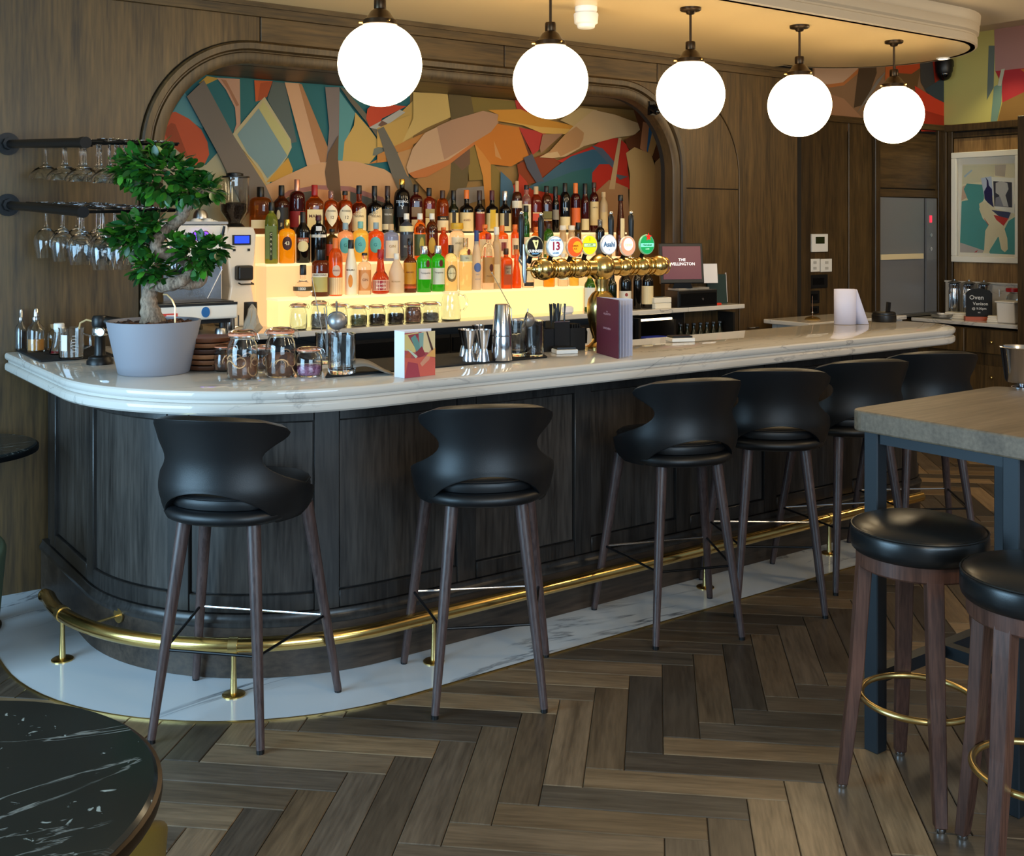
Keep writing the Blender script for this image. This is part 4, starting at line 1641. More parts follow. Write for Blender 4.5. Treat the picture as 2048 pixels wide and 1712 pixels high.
bottle('A', 858, 377, 25, 'short', 'redamber', 'bk', .17, 'square amber bottle with olive band and dark stopper' + T3, [(.36, .54, '#a08a52', 58), (.12, .34, '#d9c38a', 58)], (), 5)
bottle('A', 885, 382, 26, 'dome', 'orangeamber', 'br', .22, 'orange whisky bottle with dark cap and cream label' + T3, [(.30, .40, '#2a2018', 62), (.06, .30, '#ecd9b2', 62)], [('MAIA', .345, .4, '#e0cfa8')])
bottle('A', 907, 382, 21, 'port', 'dkgreen', 'bk', .22, 'dark green bottle with split cream label' + T3, [(.06, .48, '#e5cf92', 70), (.10, .5, '#1a1512', 22)])
bottle('A', 933, 381, 29, 'port', 'black', 'or', .20, 'black bottle with orange capsule and wide cream label' + T3, [(.04, .48, '#ecd49c', 72)], [('AGED', .3, .4, '#8a4a22')])
bottle('A', 959, 382, 22, 'port', 'black', 'br', .22, 'dark brown bottle with red label' + T3, [(.04, .5, '#8f2a24', 66), (.46, .50, '#e4c8a8', 50)])
bottle('A', 984, 382, 26, 'port', 'black', 'mr', .22, 'black bottle with maroon capsule and yellow tag' + T3, [(.04, .47, '#e7d49c', 72), (.10, .55, '#d9b01e', 26)])
bottle('A', 1010, 383, 25, 'port', 'black', 'sv', .22, 'black bottle with silver capsule and cream label' + T3, [(.04, .47, '#e2cf9a', 72), (.16, .48, '#211a18', 24)])
bottle('A', 1034, 363, 21, 'short', 'brown', 'ck', .32, 'dark bottle with pale domed shoulder and thin long neck' + T3, [(.48, .62, '#e9dcc0', 88)], (), rnf=.32)
bottle('A', 1053, 371, 19, 'short', 'clear', 'bk', .09, 'clear bottle with white label, before the red mural shape' + T3, [(.1, .6, '#e8d9b4', 70)])
bottle('A', 1072, 374, 22, 'dome', 'redamber', 'ck', .16, 'square red bottle with slanted red label' + T3, [(.26, .42, '#c9431f', 62), (.42, .44, '#e0c080', 62)], (), 5)
bottle('A', 1093, 373, 22, 'dome', 'brown', 'bk', .12, 'square dark bottle with slanted olive label' + T3, [(.30, .46, '#6b6224', 62), (.26, .28, '#d8b870', 62)], (), 5)
bottle('A', 1111, 374, 15, 'wine', 'black', 'bk', .26, 'slim black bottle with grey label' + T3, [(.28, .5, '#8d8578', 60)])
bottle('A', 1130, 367, 22, 'dome', 'black', 'bk', .26, 'black bottle with tall white lettering over a cream label' + T3, [(.06, .32, '#e6d2a0', 70)], [('TB', .47, .85, '#d8d2c4')])
bottle('A', 1151, 367, 20, 'short', 'maroon', 'or', .22, 'dark red bottle with orange stopper and orange label' + T3, [(.12, .5, '#e0662a', 70)])
bottle('A', 1170, 368, 17, 'wine', 'maroon', 'bk', .26, 'maroon bottle with low cream label' + T3, [(.05, .28, '#e4cf9c', 70)])
bottle('A', 1188, 366, 19, 'short', 'maroon', 'br', .10, 'red bottle with large parchment label' + T3, [(.14, .62, '#d9bd86', 72)], [('LIMITED', .5, .36, '#5a3a22')])
bottle('A', 1207, 385, 18, 'dome', 'cream', 'ck', .12, 'cream coloured bottle with cork, rightmost' + T3, [(.08, .5, '#d8b77e', 60)])
T2 = ' on the middle step'
bottle('B', 543, 406, 28, 'dome', 'olive', 'bk', .13, 'tall olive green bottle with vertical lettering, leftmost' + T2, [(.08, .62, '#6b7a3a', 62), (.06, .52, '#241f1a', 15, None, 32)], [('C', .48, .5, '#f0e8c8'), ('A', .40, .5, '#f0e8c8'), ('S', .32, .5, '#f0e8c8'), ('S', .24, .5, '#f0e8c8'), ('I', .16, .5, '#f0e8c8')], 4)
bottle('B', 574, 440, 34, 'short', 'yellow', 'gd', .14, 'golden yellow liqueur bottle with round dark badge' + T2, [(.30, .62, '#431a10', 34, 'o')], [('43', .46, .62, '#f3e6c0')])
bottle('B', 606, 425, 29, 'wine', 'black', 'bk', .40, 'black cream liqueur bottle with oval country label' + T2, [(.22, .44, '#e2cf96', 46, 'o'), (.40, .50, '#9a4a2c', 50)], [('BAILEYS', .45, .36, '#f0e2c0')])
bottle('B', 637, 432, 34, 'dome', 'black', 'mr', .10, 'black bottle with maroon cap and white lettered band' + T2, [(.54, .60, '#e9e4d8', 60), (.68, .78, '#d9d5d0', 20)], [('OPAL NERA', .57, .2, '#2a2a2a')])
bottle('B', 664, 459, 28, 'dome', 'olivebrown', 'bk', .07, 'olive brown bottle half hidden behind the orange liqueur' + T2, [(.2, .55, '#c4492a', 60)])
for px, top_, gk, ck, wd in ((691, 447, 'peach', 'gb', 'peach'), (721, 444, 'lemon', 'tl', 'lemon yellow'), (752, 446, 'orange', 'gb', 'orange')):
    bottle('B', px, top_, 33, 'short', gk, ck, .16, wd + ' gin bottle with round blue green badge' + T2, [(.22, .64, '#5fb3b4', 44, 'o')], [('G', .43, .6, '#2a7a80')])
bottle('B', 782, 449, 32, 'short', 'blue', 'ck', .16, 'pale blue bottle with white label' + T2, [(.08, .56, '#e9dcc4', 52)], [('GIN', .4, .5, '#b08a4a')])
bottle('B', 813, 428, 29, 'dome', 'slate', 'wh', .12, 'slate bottle with cream dome shoulder and white cap' + T2, [(.62, .74, '#ecd9a0', 88), (.1, .56, '#4a4c54', 70), (.14, .44, '#8b8878', 20, None, 24)], [('RUM', .3, .45, '#c9c2b4')])
bottle('B', 840, 428, 25, 'dome', 'orangeamber', 'wh', .12, 'orange bottle with olive label and white cap' + T2, [(.1, .56, '#56603a', 70), (.16, .5, '#b3a03e', 22, 'o', 20)])
bottle('B', 864, 428, 25, 'dome', 'brown', 'wh', .12, 'dark brown bottle with gold oval label and white cap' + T2, [(.14, .5, '#c59a36', 34, 'o')], [('RUM', .58, .4, '#d8c8a0')])
bottle('B', 887, 456, 20, 'dome', 'redamber', 'or', .06, 'plain glowing red orange bottle' + T2)
bottle('B', 914, 447, 30, 'short', 'clear', 'yl', .16, 'wide clear bottle with yellow dark-rimmed cap and printed white label' + T2, [(.06, .62, '#efe0c0', 66)], [('ANEJO', .45, .36, '#8a7a5a')], rnf=.75)
bottle('B', 970, 450, 27, 'short', 'orangeamber', 'or', .10, 'amber rum bottle with cream label and red emblem' + T2, [(.08, .58, '#ecd9b4', 66)], [('KR', .4, .6, '#a03a2a')])
bottle('B', 1004, 452, 26, 'short', 'orangeamber', 'or', .16, 'amber bottle with dark red shield on white label' + T2, [(.06, .6, '#f0d9b8', 62), (.24, .5, '#7a1f22', 26)])
bottle('B', 1030, 450, 17, 'short', 'orange', 'or', .14, 'narrow orange bottle beside the leftmost tap handle' + T2, [(.1, .6, '#ecd7b2', 60), (.26, .4, '#3a3430', 36)])
bottle('B', 1052, 412, 15, 'wine', 'bgreen', 'bk', .12, 'slim green bottle behind the stout badge' + T2, [(.1, .4, '#e7dab4', 60)])
bottle('B', 1072, 455, 20, 'dome', 'amber', 'or', .1, 'amber bottle behind the stout tap handle' + T2, [(.1, .5, '#e0c070', 60)])
bottle('B', 1097, 448, 22, 'dome', 'bgreen', 'br', .14, 'round shouldered green bottle behind the lager tap badge' + T2, [(.1, .5, '#d8cf9a', 60)])
for k, px in enumerate((1126, 1143)):
    bottle('B', px, 452, 15, 'dome', 'cream', 'wh', .13, ('white stoppered cream bottle, left of a pair behind the orange badge', 'white stoppered cream bottle, right of a pair behind the orange badge')[k], [(.1, .5, '#efdcb8', 66)], rnf=.8)
bottle('B', 1156, 446, 14, 'short', 'olivebrown', 'bk', .2, 'olive bottle behind the yellow badge' + T2, [(.1, .5, '#4a4020', 60)])
bottle('B', 1200, 440, 19, 'short', 'black', 'gl', .2, 'black bottle with glass stopper left of the white badge' + T2, [(.1, .4, '#3a3a38', 60)])
bottle('B', 1241, 391, 22, 'tower', 'brown', 'bk', .09, 'very tall tapering brown bottle with cream neck strip behind the taps', [(.3, .62, '#e2cfa0', 24)], (), rnf=.42, D=5.50)
T1 = ' on the lowest step'
bottle('C', 606, 531, 40, 'decanter', 'clear', 'bk', .30, 'squat clear decanter with dark band and black stopper, leftmost' + T1, [(.2, .34, '#4a4028', 80)], [('1800', .27, .4, '#efe8d8')])
bottle('C', 641, 500, 36, 'short', 'brown', 'bk', .22, 'square shouldered amaretto bottle with chunky black cap and cream label' + T1, [(.1, .42, '#b9a860', 58), (.42, .50, '#e4d9c0', 62)], [('DISARONNO', .46, .3, '#5a3a28')], rnf=.55)
bottle('C', 671, 477, 29, 'dome', 'orange', 'or', .24, 'orange liqueur bottle with round pale badge' + T1, [(.02, .32, '#f3cf9a', 89), (.34, .54, '#d8b49a', 34, 'o')], [('APEROL', .44, .28, '#8a3a2a')])
bottle('C', 702, 481, 25, 'sloped', 'white', 'bk', .15, 'white coconut rum bottle with black cap' + T1, [(.14, .38, '#e08a2a', 22, 'o')], [('MALIBU', .46, .42, '#6b4a2a')])
bottle('C', 729, 507, 28, 'short', 'clear', 'bk', .05, 'clear gin bottle with copper label' + T1, [(.10, .60, '#d68a4a', 64), (.14, .54, '#e0a878', 36, 'o')], [('GIN', .36, .5, '#8a4a22')])
bottle('C', 761, 500, 38, 'round', 'redamber', 'rd', .18, 'round amber liqueur bottle with red ribbon neck and red label' + T1, [(.08, .32, '#f0d0b0', 62), (.09, .31, '#a01c26', 58)], [('GRAND', .23, .3, '#f4e0d0'), ('MARNIER', .15, .26, '#f4e0d0')])
bottle('C', 793, 508, 32, 'sloped', 'frost', 'wh', .14, 'frosted white bottle with embossed crest' + T1, (), [('BELVEDERE', .30, .24, '#a8905e')])
bottle('C', 820, 478, 27, 'port', 'brown', 'bk', .12, 'brown bottle with tall amber yellow label' + T1, [(.12, .56, '#c98a1a', 66), (.08, .16, '#c2521e', 66)], [('AMARO', .38, .36, '#7a3a10')])
bottle('C', 848, 493, 31, 'short', 'green', 'sv', .17, 'bright green gin bottle with silver cap, left of the pair' + T1, [(.28, .52, '#ded8d2', 58), (.54, .70, '#5a1a18', 16, 'o', 18)], [('Tanqueray', .42, .32, '#5a5a5a')], rnf=.44)
bottle('C', 876, 492, 29, 'short', 'green', 'sv', .17, 'bright green gin bottle with silver cap, right of the pair' + T1, [(.16, .52, '#d8dccc', 58), (.54, .70, '#5a1a18', 16, 'o', 18)], [('Tanqueray', .42, .32, '#5a5a5a')], rnf=.44)
bottle('C', 902, 491, 27, 'dome', 'pale', 'bk', .17, 'pale yellow bottle with black cap and round brown seal' + T1, [(.2, .58, '#8a7040', 48, 'o'), (.26, .52, '#e9dcae', 34, 'o')], [('PLYMOUTH', .39, .22, '#5a4a2a')])
bottle('C', 931, 477, 28, 'short', 'pale', 'gl', .17, 'fluted pale glass bottle with red wax seal' + T1, [(.56, .68, '#c9c6a8', 66), (.68, .80, '#6b1a18', 15, 'o', 18)], [('TEN', .62, .3, '#7a7a6a')])
bottle('C', 953, 462, 20, 'sloped', 'frost', 'bl', .22, 'frosted vodka bottle with blue capsule and blue bird' + T1, [(.30, .46, '#5a74b4', 46, 'o')], [('GREY', .26, .36, '#9aa0b4'), ('GOOSE', .18, .36, '#9aa0b4')], rnf=.42)
bottle('C', 976, 468, 26, 'dome', 'clear', 'rd', .10, 'clear bottle with kraft paper label and red cap' + T1, [(.12, .58, '#b98a4e', 72), (.32, .46, '#5a2a20', 20, 'o', 20)], [('PISCO', .24, .34, '#6b4a2a')])
bottle('C', 993, 455, 18, 'short', 'cream', 'wh', .12, 'tall pale square bottle behind the kraft labelled one' + T1, [(.1, .4, '#ecd3a4', 50)], (), 5)
bottle('C', 1012, 498, 24, 'short', 'orange', 'br', .14, 'square orange liqueur bottle with brown label' + T1, [(.1, .62, '#b3471a', 60), (.36, .58, '#e2d4b8', 44)], [('TRIPLE', .51, .34, '#3a2a20'), ('SEC', .42, .34, '#3a2a20')], 6)
bottle('C', 1033, 500, 20, 'cone', 'orange', 'or', .12, 'orange cone shaped bottle beside the leftmost chrome tap spout' + T1)
bottle('C', 1056, 505, 26, 'short', 'clear', 'ck', .1, 'clear bottle with pale label under the left end of the beer font', [(.05, .16, '#2a2420', 50), (.2, .5, '#ecd9a8', 60)])
bottle('C', 1098, 505, 24, 'short', 'yellow', 'ck', .1, 'yellow bottle under the left half of the beer font')
bottle('C', 1126, 508, 22, 'short', 'clear', 'wh', .1, 'clear bottle under the middle of the beer font', [(.2, .5, '#dfe6d0', 60)])
bottle('C', 1148, 505, 20, 'short', 'lemon', 'wh', .1, 'lemon coloured bottle at the right end of the lowest step')
TW_ = ' beside the brass font column'
bottle('K', 1180, 540, 24, 'wine', 'bgreen', 'yl', .2, 'green wine bottle with tall white label left of the brass font column', [(.12, .58, '#e6e2d6', 80)])
bottle('K', 1224, 540, 20, 'wine', 'dkgreen', 'bk', .2, 'dark wine bottle with small pale label just right of the brass font column', [(.08, .3, '#d8cfba', 60)])
bottle('K', 1250, 530, 26, 'wine', 'black', 'bk', .24, 'red wine bottle with white label and round red emblem', [(.10, .42, '#d6cec0', 78), (.30, .38, '#8a2a20', 14, 'o')], [('VINO', .22, .3, '#6b5a4a')], rz=-28)
bottle('K', 1274, 528, 20, 'wine', 'black', 'bk', .24, 'plain dark wine bottle between two white labelled ones')
bottle('K', 1294, 530, 26, 'wine', 'black', 'bk', .24, 'wine bottle with wide cream label next to the white boxes', [(.10, .52, '#d9c69a', 80)], rz=-28)


# ---------------------------------------------------------------- clip-top jars
SEAL = M('orange_rubber_seal', '#d98a66', .6)
WIRE = M('steel_wire', '#b9b9bb', .25, 1)


def jar(label, loc, r, h, cont, fill, group, rz=0, contname='contents'):
    t = thing('clip_top_jar', label, 'jar', loc, rad(rz), group)
    w_ = .0028
    nk = r * .78
    outer = [(r * .86, 0), (r * .97, .006), (r, .02), (r, h * .56), (r * .95, h * .68), (nk, h * .79), (nk, h * .84), (nk * 1.1, h * .85), (nk * 1.1, h * .875)]
    inner = [(nk - w_, h * .875), (nk - w_, h * .79), (r * .95 - w_, h * .67), (r - w_, h * .55), (r - w_, .022), (r * .9 - w_, .007), (1e-5, .006)]
    part('glass', MB().lathe(outer + inner, (0, 0, 0), 28, cap=True), GLASS, t, True, 60)
    part('seal', MB().lathe([(nk * .9, h * .876), (nk * 1.17, h * .872), (nk * 1.17, h * .915), (nk * .9, h * .907)], (0, 0, 0), 28), SEAL, t)
    part('lid', MB().lathe([(nk * 1.1, h * .908), (nk * 1.1, h * .93), (nk * 1.02, h * .955), (nk * .8, h * .985), (1e-5, h)], (0, 0, 0), 28), GLASS, t, True, 60)
    mb = MB()
    mb.tube([(nk * 1.13 * math.cos(a), nk * 1.13 * math.sin(a), h * .83) for a in [2 * PI * i / 24 for i in range(24)]], .0013, 5, closed=True)
    x = nk * 1.16
    for s in (-1, 1):
        mb.tube([(x, s * .010, h * .83), (x + .010, s * .012, h * .76), (x + .018, s * .012, h * .80), (x + .012, s * .010, h * .92), (x * .9, s * .008, h * .95)], .0013, 5)
        mb.tube([(-x, s * .010, h * .83), (-x - .008, s * .010, h * .87), (-x * .95, s * .008, h * .95)], .0013, 5)
    part('wire_clip', mb, WIRE, t)
    if cont:
        f = h * fill
        part(contname, MB().lathe([(r * .85 - w_, .0075), (r - w_ - .0008, .022), (r - w_ - .0008, min(f, h * .55) * .9), (r * .8, f), (r * .3, f * 1.03), (1e-5, f * 1.0)], (0, 0, 0), 20), cont, t, True, 60)
    return t


def speck(name, c1, c2, sc_=90):
    if name in MATS:
        return MATS[name]
    m = bpy.data.materials.new(name)
    N, L, b = nodes(m)
    tc = N.new('ShaderNodeTexCoord')
    vo = N.new('ShaderNodeTexVoronoi')
    vo.inputs['Scale'].default_value = sc_
    L.new(tc.outputs['Object'], vo.inputs['Vector'])
    rp = N.new('ShaderNodeValToRGB')
    rp.color_ramp.elements[0].color = lin(c1)
    rp.color_ramp.elements[1].color = lin(c2)
    L.new(vo.outputs['Color'], rp.inputs['Fac'])
    L.new(rp.outputs['Color'], b.inputs['Base Color'])
    bp = N.new('ShaderNodeBump')
    bp.inputs['Distance'].default_value = .004
    L.new(vo.outputs['Distance'], bp.inputs['Height'])
    L.new(bp.outputs['Normal'], b.inputs['Normal'])
    b.inputs['Roughness'].default_value = .75
    MATS[name] = m
    return m


jd = [(597, 605, None, 0, 'empty clip-top jar, leftmost of the row before the lit panel'), (638, 600, speck('grey_powder', '#7a746c', '#a39c92'), .5, 'clip-top jar of grey powder behind the hanging strainer'),
      (678, 605, speck('pale_spice', '#a58a5a', '#d0b47a'), .35, 'clip-top jar of pale spice, third in the row before the lit panel'),
      (717, 609, speck('dried_herbs', '#55573a', '#8f8a5a'), .5, 'clip-top jar of dried green herbs on the back counter'),
      (754, 608, speck('dark_pods', '#2a201a', '#4e3c2c'), .5, 'clip-top jar of dark brown pods, left of the two dark ones'),
      (791, 606, speck('dark_seeds', '#241d1a', '#463830'), .5, 'clip-top jar of dark seeds, right of the two dark ones'),
      (826, 604, speck('rose_petals', '#7a4a3c', '#b08068'), .75, 'clip-top jar of brick red petals on the back counter'),
      (861, 602, speck('grey_salt', '#6f6a66', '#8f8984'), .42, 'clip-top jar of grey salt, rightmost in the row before the lit panel')]
for px, y, ct, fl, lab in jd:
    p = PD(px, y, 5.21)
    Y = p.x * FW.x + 5.21 * FW.y
    jar(lab, (p.x, 5.21, ZK), 17.3 * Y / FPX, p.z - ZK, ct, fl, 'clip-top jars on the back counter', random.uniform(-60, 20))
# glass jug
p = PD(902, 583, 5.215)
t = thing('glass_jug', 'clear glass jug with looped handle right of the row of jars', 'jug', (p.x, 5.215, ZK), rad(-30))
h = p.z - ZK
part('glass', MB().lathe([(.05, 0), (.055, .006), (.058, .05), (.054, .10), (.046, h * .86), (.05, h), (.047, h), (.043, h * .86), (.051, .10), (.055, .05), (.05, .009), (1e-5, .008)], (0, 0, 0), 28), GLASS, t, True, 60)
part('handle', MB().tube([(.045, 0, h * .9), (.075, 0, h * .88), (.09, 0, h * .7), (.088, 0, h * .5), (.07, 0, h * .34), (.052, 0, h * .32)], .006, 8), GLASS, t)
p = PD(1135, 622, 5.2)
t = thing('folded_napkin', 'small folded white napkin at the right end of the lit panel', 'napkin', (p.x, 5.2, ZK))
part('napkin', MB().rbox((0, 0, .022), (.07, .05, .044), .015), PAPER, t)

# ---------------------------------------------------------------- espresso machine and grinder
WENA = M('white_enamel', '#e4ddd2', .28)
esx = PD(470, 605, 5.13).x
em = thing('espresso_machine', 'white espresso machine with chrome drip tray and violet lit gauges behind the plant', 'coffee machine', (1.875, 5.36, ZK + .0005))
em.scale = (.86, .92, 1.06)
bevel(part('drip_tray', MB().box((-.01, -.16, .115), (.46, .20, .075)), WENA, em, False), .012, 3)
part('tray_grid', MB().box((-.01, -.15, .1545), (.43, .17, .004)), BLKMET, em, False)
part('tray_trim', MB().box((-.01, -.261, .147), (.45, .004, .012)), BLACK, em, False)
bd_ = link('badge', MB().lathe([(.024, -.2635), (.024, -.2605)], (0, 0, 0), 24, axis='Y').mesh('badge', M('blue_badge', '#1c5f9c', .4)), em, (.03, 0, .112))
st_ = part('sticker', MB().box((-.17, -.2608, .10), (.085, .0012, .026)), M('red_sticker', '#d0463c', .5), em, False)
part('pale_band', MB().box((-.165, -.2618, .10), (.05, .0008, .012)), LC('#f0e0dc'), st_, False)
bevel(part('body', MB().box((-.01, .09, .33), (.44, .30, .36)), WENA, em, False), .012, 3)
bevel(part('top_panel', MB().box((-.01, -.085, .43), (.45, .09, .15)), WENA, em, False), .008, 2)
part('cup_rail', MB().box((-.01, .04, .515), (.44, .36, .012)), STEEL2, em, False)
part('backsplash', MB().box((-.01, -.064, .255), (.42, .006, .20)), STEEL, em, False)
for x in (.02, .075):
    g_ = link('gauge', MB().lathe([(.021, -.148), (.021, -.13)], (0, 0, 0), 22, axis='Y').mesh('gauge', M('violet_gauge', '#3a20c0', .3, emit=(.22, .05, 1), es=1.8)), em, (x, 0, .455))
    link('bezel', MB().tube([(.0225 * math.cos(a), -.147, .0225 * math.sin(a)) for a in [2 * PI * i / 24 for i in range(24)]], .003, 6, closed=True).mesh('bezel', STEEL), g_)
part('steam_lever', MB().tube([(.165, -.13, .43), (.172, -.155, .46), (.18, -.16, .50)], [.008, .009, .007], 8), BLACK, em)
part('steam_wand', MB().tube([(.17, -.12, .36), (.15, -.2, .30), (.06, -.21, .17)], .004, 8), STEEL, em)
gh = part('group_head', MB().lathe([(.03, .30), (.033, .31), (.033, .35), (.026, .37)], (-.05, -.11, 0), 20), STEEL, em)
part('portafilter', MB().tube([(-.05, -.11, .30), (-.05, -.16, .295), (-.05, -.26, .285)], [.03, .012, .014], 12), BLACK, gh)
for x in (-.18, .16):
    for y in (-.18, .18):
        part('foot', MB().lathe([(.026, 0), (.026, .01), (.018, .03), (.018, .08)], (x, y, 0), 14), BLACK, em)
part('underframe', MB().box((-.01, 0, .065), (.42, .40, .02)), BLACK, em, False)
for k, (px, y) in enumerate(((392, 428), (416, 428), (404, 416))):
    p = PD(px, y, 5.36)
    t = thing('cup', ('white upturned cup on the espresso machine, left one', 'white upturned cup on the espresso machine, right one', 'metal tumbler perched on upturned cups over the espresso machine')[k], 'cup', (p.x, 5.36 + .02 * (k == 2), ZK + .522 + .046 * (k == 2)), 0, 'cups on the espresso machine')
    part('bowl', MB().lathe([(.038, 0), (.038, .004), (.034, .025), (.024, .042), (.016, .044), (.014, .047), (1e-5, .046)], (0, 0, 0), 22), WHITEP if k < 2 else STEEL2, t)
    if k < 2:
        part('handle', MB().tube([(.035, 0, .01), (.05, 0, .014), (.05, 0, .03), (.03, 0, .036)], .004, 6), WHITEP, t)
p = PD(436, 650, 5.08 + .12)
t = thing('tamper', 'silver tamper with flared foot in front of the espresso machine', 'tamper', (PD(436, 660, 5.19).x, 5.155, ZK))
part('base', MB().lathe([(.030, 0), (.030, .006), (.028, .008), (.026, .03), (.022, .036), (1e-5, .036)], (0, 0, 0), 22), STEEL2, t)
part('rubber_ring', MB().lathe([(.0305, .0), (.0305, .004), (.029, .004)], (0, 0, 0), 22), BLACK, t)

gx = PD(471, 560, 5.62).x
gr = thing('coffee_grinder', 'cream coffee grinder with bean hopper and blue lit display', 'grinder', (gx, 5.63, ZK + .0005))
gr.scale = (1, 1, 1.05)
bevel(part('body', MB().prism([(-.085, 0), (.085, 0), (.085, .06), (.06, .20), (.075, .33), (.085, .46), (.07, .50), (-.07, .50), (-.085, .46), (-.075, .33), (-.06, .2), (-.085, .06)], -.09, .10), WENA, gr, False), .012, 3)
hp = part('hopper', MB().lathe([(.03, .50), (.04, .53), (.075, .58), (.075, .75), (.0735, .75), (.0735, .581), (.038, .532), (.028, .502)], (0, 0, 0), 28), GLASS, gr)
part('beans', MB().lathe([(.027, .503), (.037, .533), (.072, .583), (.072, .615), (.03, .625), (1e-5, .62)], (0, 0, 0), 24), speck('coffee_beans', '#1e120c', '#3a2417', 110), hp)
part('lid', MB().lathe([(.078, .751), (.078, .757), (.045, .76), (.045, .772), (.03, .776)], (0, 0, 0), 28), BLACK, hp)
part('collar', MB().lathe([(.05, .49), (.055, .50), (.04, .515)], (0, 0, 0), 24), BLACK, gr)
dp = part('display', MB().box((0, -.0945, .435), (.10, .008, .05)), BLACK, gr, False)
part('lit_screen', MB().box((0, -.0992, .437), (.08, .002, .036)), M('blue_screen', '#1020ff', .3, emit=(.01, .04, 1), es=2.2), dp, False)
for x in (-.04, .04):
    part('button', MB().box((x, -.094, .385), (.012, .008, .012)), BLACK, gr, False)
bevel(part('chute', MB().box((.005, -.115, .27), (.085, .06, .075)), BLACK, gr, False), .01, 2)
part('fork', MB().tube([(-.03, -.13, .22), (-.03, -.16, .215), (.04, -.16, .215), (.04, -.13, .22)], .004, 6), BLACK, gr)

for nm, lab, px, py, ht_, r, mt in (('milk_jug', 'small steel milk jug right of the espresso machine', 454, 582, None, .031, STEEL), ('coffee_tin', 'dark grey tin behind the crumpled bag', 498, 580, None, .034, M('dark_tin', '#2c2a28', .5))):
    p = PD(px, py, 5.24)
    t = thing(nm, lab, 'jug' if nm == 'milk_jug' else 'tin', (p.x, 5.22, ZK))
    H_ = .115 if nm == 'milk_jug' else .15
    part('body', MB().lathe([(r, 0), (r * 1.03, .004), (r, H_ * .5), (r * .95, H_), (r * .9, H_), (r * .92, .01), (1e-5, .01)], (0, 0, 0), 22), mt, t)
    if nm == 'milk_jug':
        part('handle', MB().tube([(r, 0, H_ * .8), (r + .02, 0, H_ * .75), (r + .02, 0, H_ * .3), (r, 0, H_ * .25)], .004, 6), mt, t)
p = PD(512, 660, 5.165)
t = thing('crumpled_bag', 'crumpled clear plastic bag between the grinder and the lit step', 'bag', (p.x - .02, 5.165, ZK))
rnd = random.Random(3)
mb = MB()
mb.lathe([(.03, .002), (.045, .02), (.04, .05), (.03, .09), (.018, .12), (.004, .14)], (0, 0, 0), 14, cap=True)
mb.v = [(x * rnd.uniform(.7, 1.25), y * rnd.uniform(.6, 1.1), max(0, z + rnd.uniform(-.006, .006))) for x, y, z in mb.v]
part('bag', mb, M('crumpled_film', '#cfc2ae', .25, trans=.4, ior=1.2), t, False)

# ---------------------------------------------------------------- till corner
tp = PD(1362, 575, 5.2)
t = thing('cash_drawer', 'black cash drawer under the till screen', 'till', (PD(1385, 600, 5.15).x + .02, 5.185, ZK))
bevel(part('body', MB().box((0, -.005, .055), (.36, .12, .11)), BLACK, t, False), .004, 2)
bevel(part('drawer_front', MB().box((0, -.067, .05), (.34, .006, .085)), BLKMET, t, False), .003, 1)
part('lock', MB().lathe([(.008, -.073), (.008, -.069)], (.0, 0, 0), 12, axis='Y'), STEEL, t, loc=(0.04, 0, .05))
part('tray', MB().box((-.02, 0, .118), (.28, .10, .014)), M('grey_plastic', '#8d867a', .5), t, False)
t2 = thing('till_screen', 'till touchscreen with plum screen and white lettering', 'screen', (PD(1362, 520, 5.17).x, 5.17, ZK + .125), rad(-24))
SCR = M('plum_screen', '#4a1a2c', .3, emit=(.16, .03, .065), es=.35)
fr = part('frame', MB().box((0, 0, .16), (.30, .03, .265), rx=rad(-8)), BLACK, t2, False)
bevel(fr, .006, 2)
sc2 = part('screen', MB().box((0, -.0165, .165), (.262, .003, .215), rx=rad(-8)), SCR, t2, False)
me = text_mesh('THE\nWELLINGTON', .027, M('screen_white', '#ffffff', .4, emit=(1, .9, .9), es=.7))
o = link('lettering', me, sc2, (0, -.0195, .17))
o.rotation_euler = (rad(-8), 0, 0)
part('stand', MB().prism([(-.07, 0), (.07, 0), (.05, .045), (-.05, .045)], -.03, .05), BLKMET, t2, False)
part('status_light', MB().box((.12, -.028, .04), (.007, .004, .007)), M('blue_led', '#a0b0ff', .3, emit=(.5, .6, 1), es=3), t2, False)
t = thing('paper_sheet', 'white printed sheet leaning on the green folder by the till', 'paper', (PD(1424, 550, 5.2).x, 5.235, ZK), rad(-20))
part('sheet', MB().box((0, -.006, .21), (.13, .002, .13), rx=rad(-6)), PAPER, t, False)
t.location.z = ZK
t3 = thing('green_folder', 'dark green folder standing against the oak panel by the till', 'folder', (PD(1440, 600, 5.22).x, 5.25, ZK), rad(-14))
part('cover', MB().box((0, 0, .10), (.15, .012, .20), rx=rad(-5)), M('dark_green_card', '#0f2b29', .6), t3, False)
part('pages', MB().box((.077, .002, .11), (.004, .01, .2), rx=rad(-5)), PAPER, t3, False)
t.location.z = ZK
for k, (px, py, lab, c_) in enumerate(((1326, 606, 'white printed box lying before the cash drawer, lower one', '#e4dcc8'), (1322, 596, 'white printed box with blue label on top, upper one of two', '#ddd6c6'))):
    p = PD(px, py, 5.15)
    t = thing('card_box', lab, 'box', (PD(1326, 606, 5.15).x, 5.185, ZK + .036 * k), rad(-6 - 5 * k), 'white boxes by the till')
    bevel(part('box', MB().box((0, 0, .0175), (.13, .09, .035)), M('box' + c_, c_, .6), t, False), .003, 1)
    if k:
        part('printed_label', MB().box((0, 0, .0357), (.09, .06, .0008)), M('slate_print', '#3f5a6b', .5), t, False)
t = thing('red_pen_box', 'small red box at the right end of the back counter', 'box', (PD(1436, 603, 5.15).x, 5.16, ZK))
bevel(part('box', MB().box((0, 0, .007), (.06, .03, .014)), M('red_card', '#c8321e', .5), t, False), .002, 1)
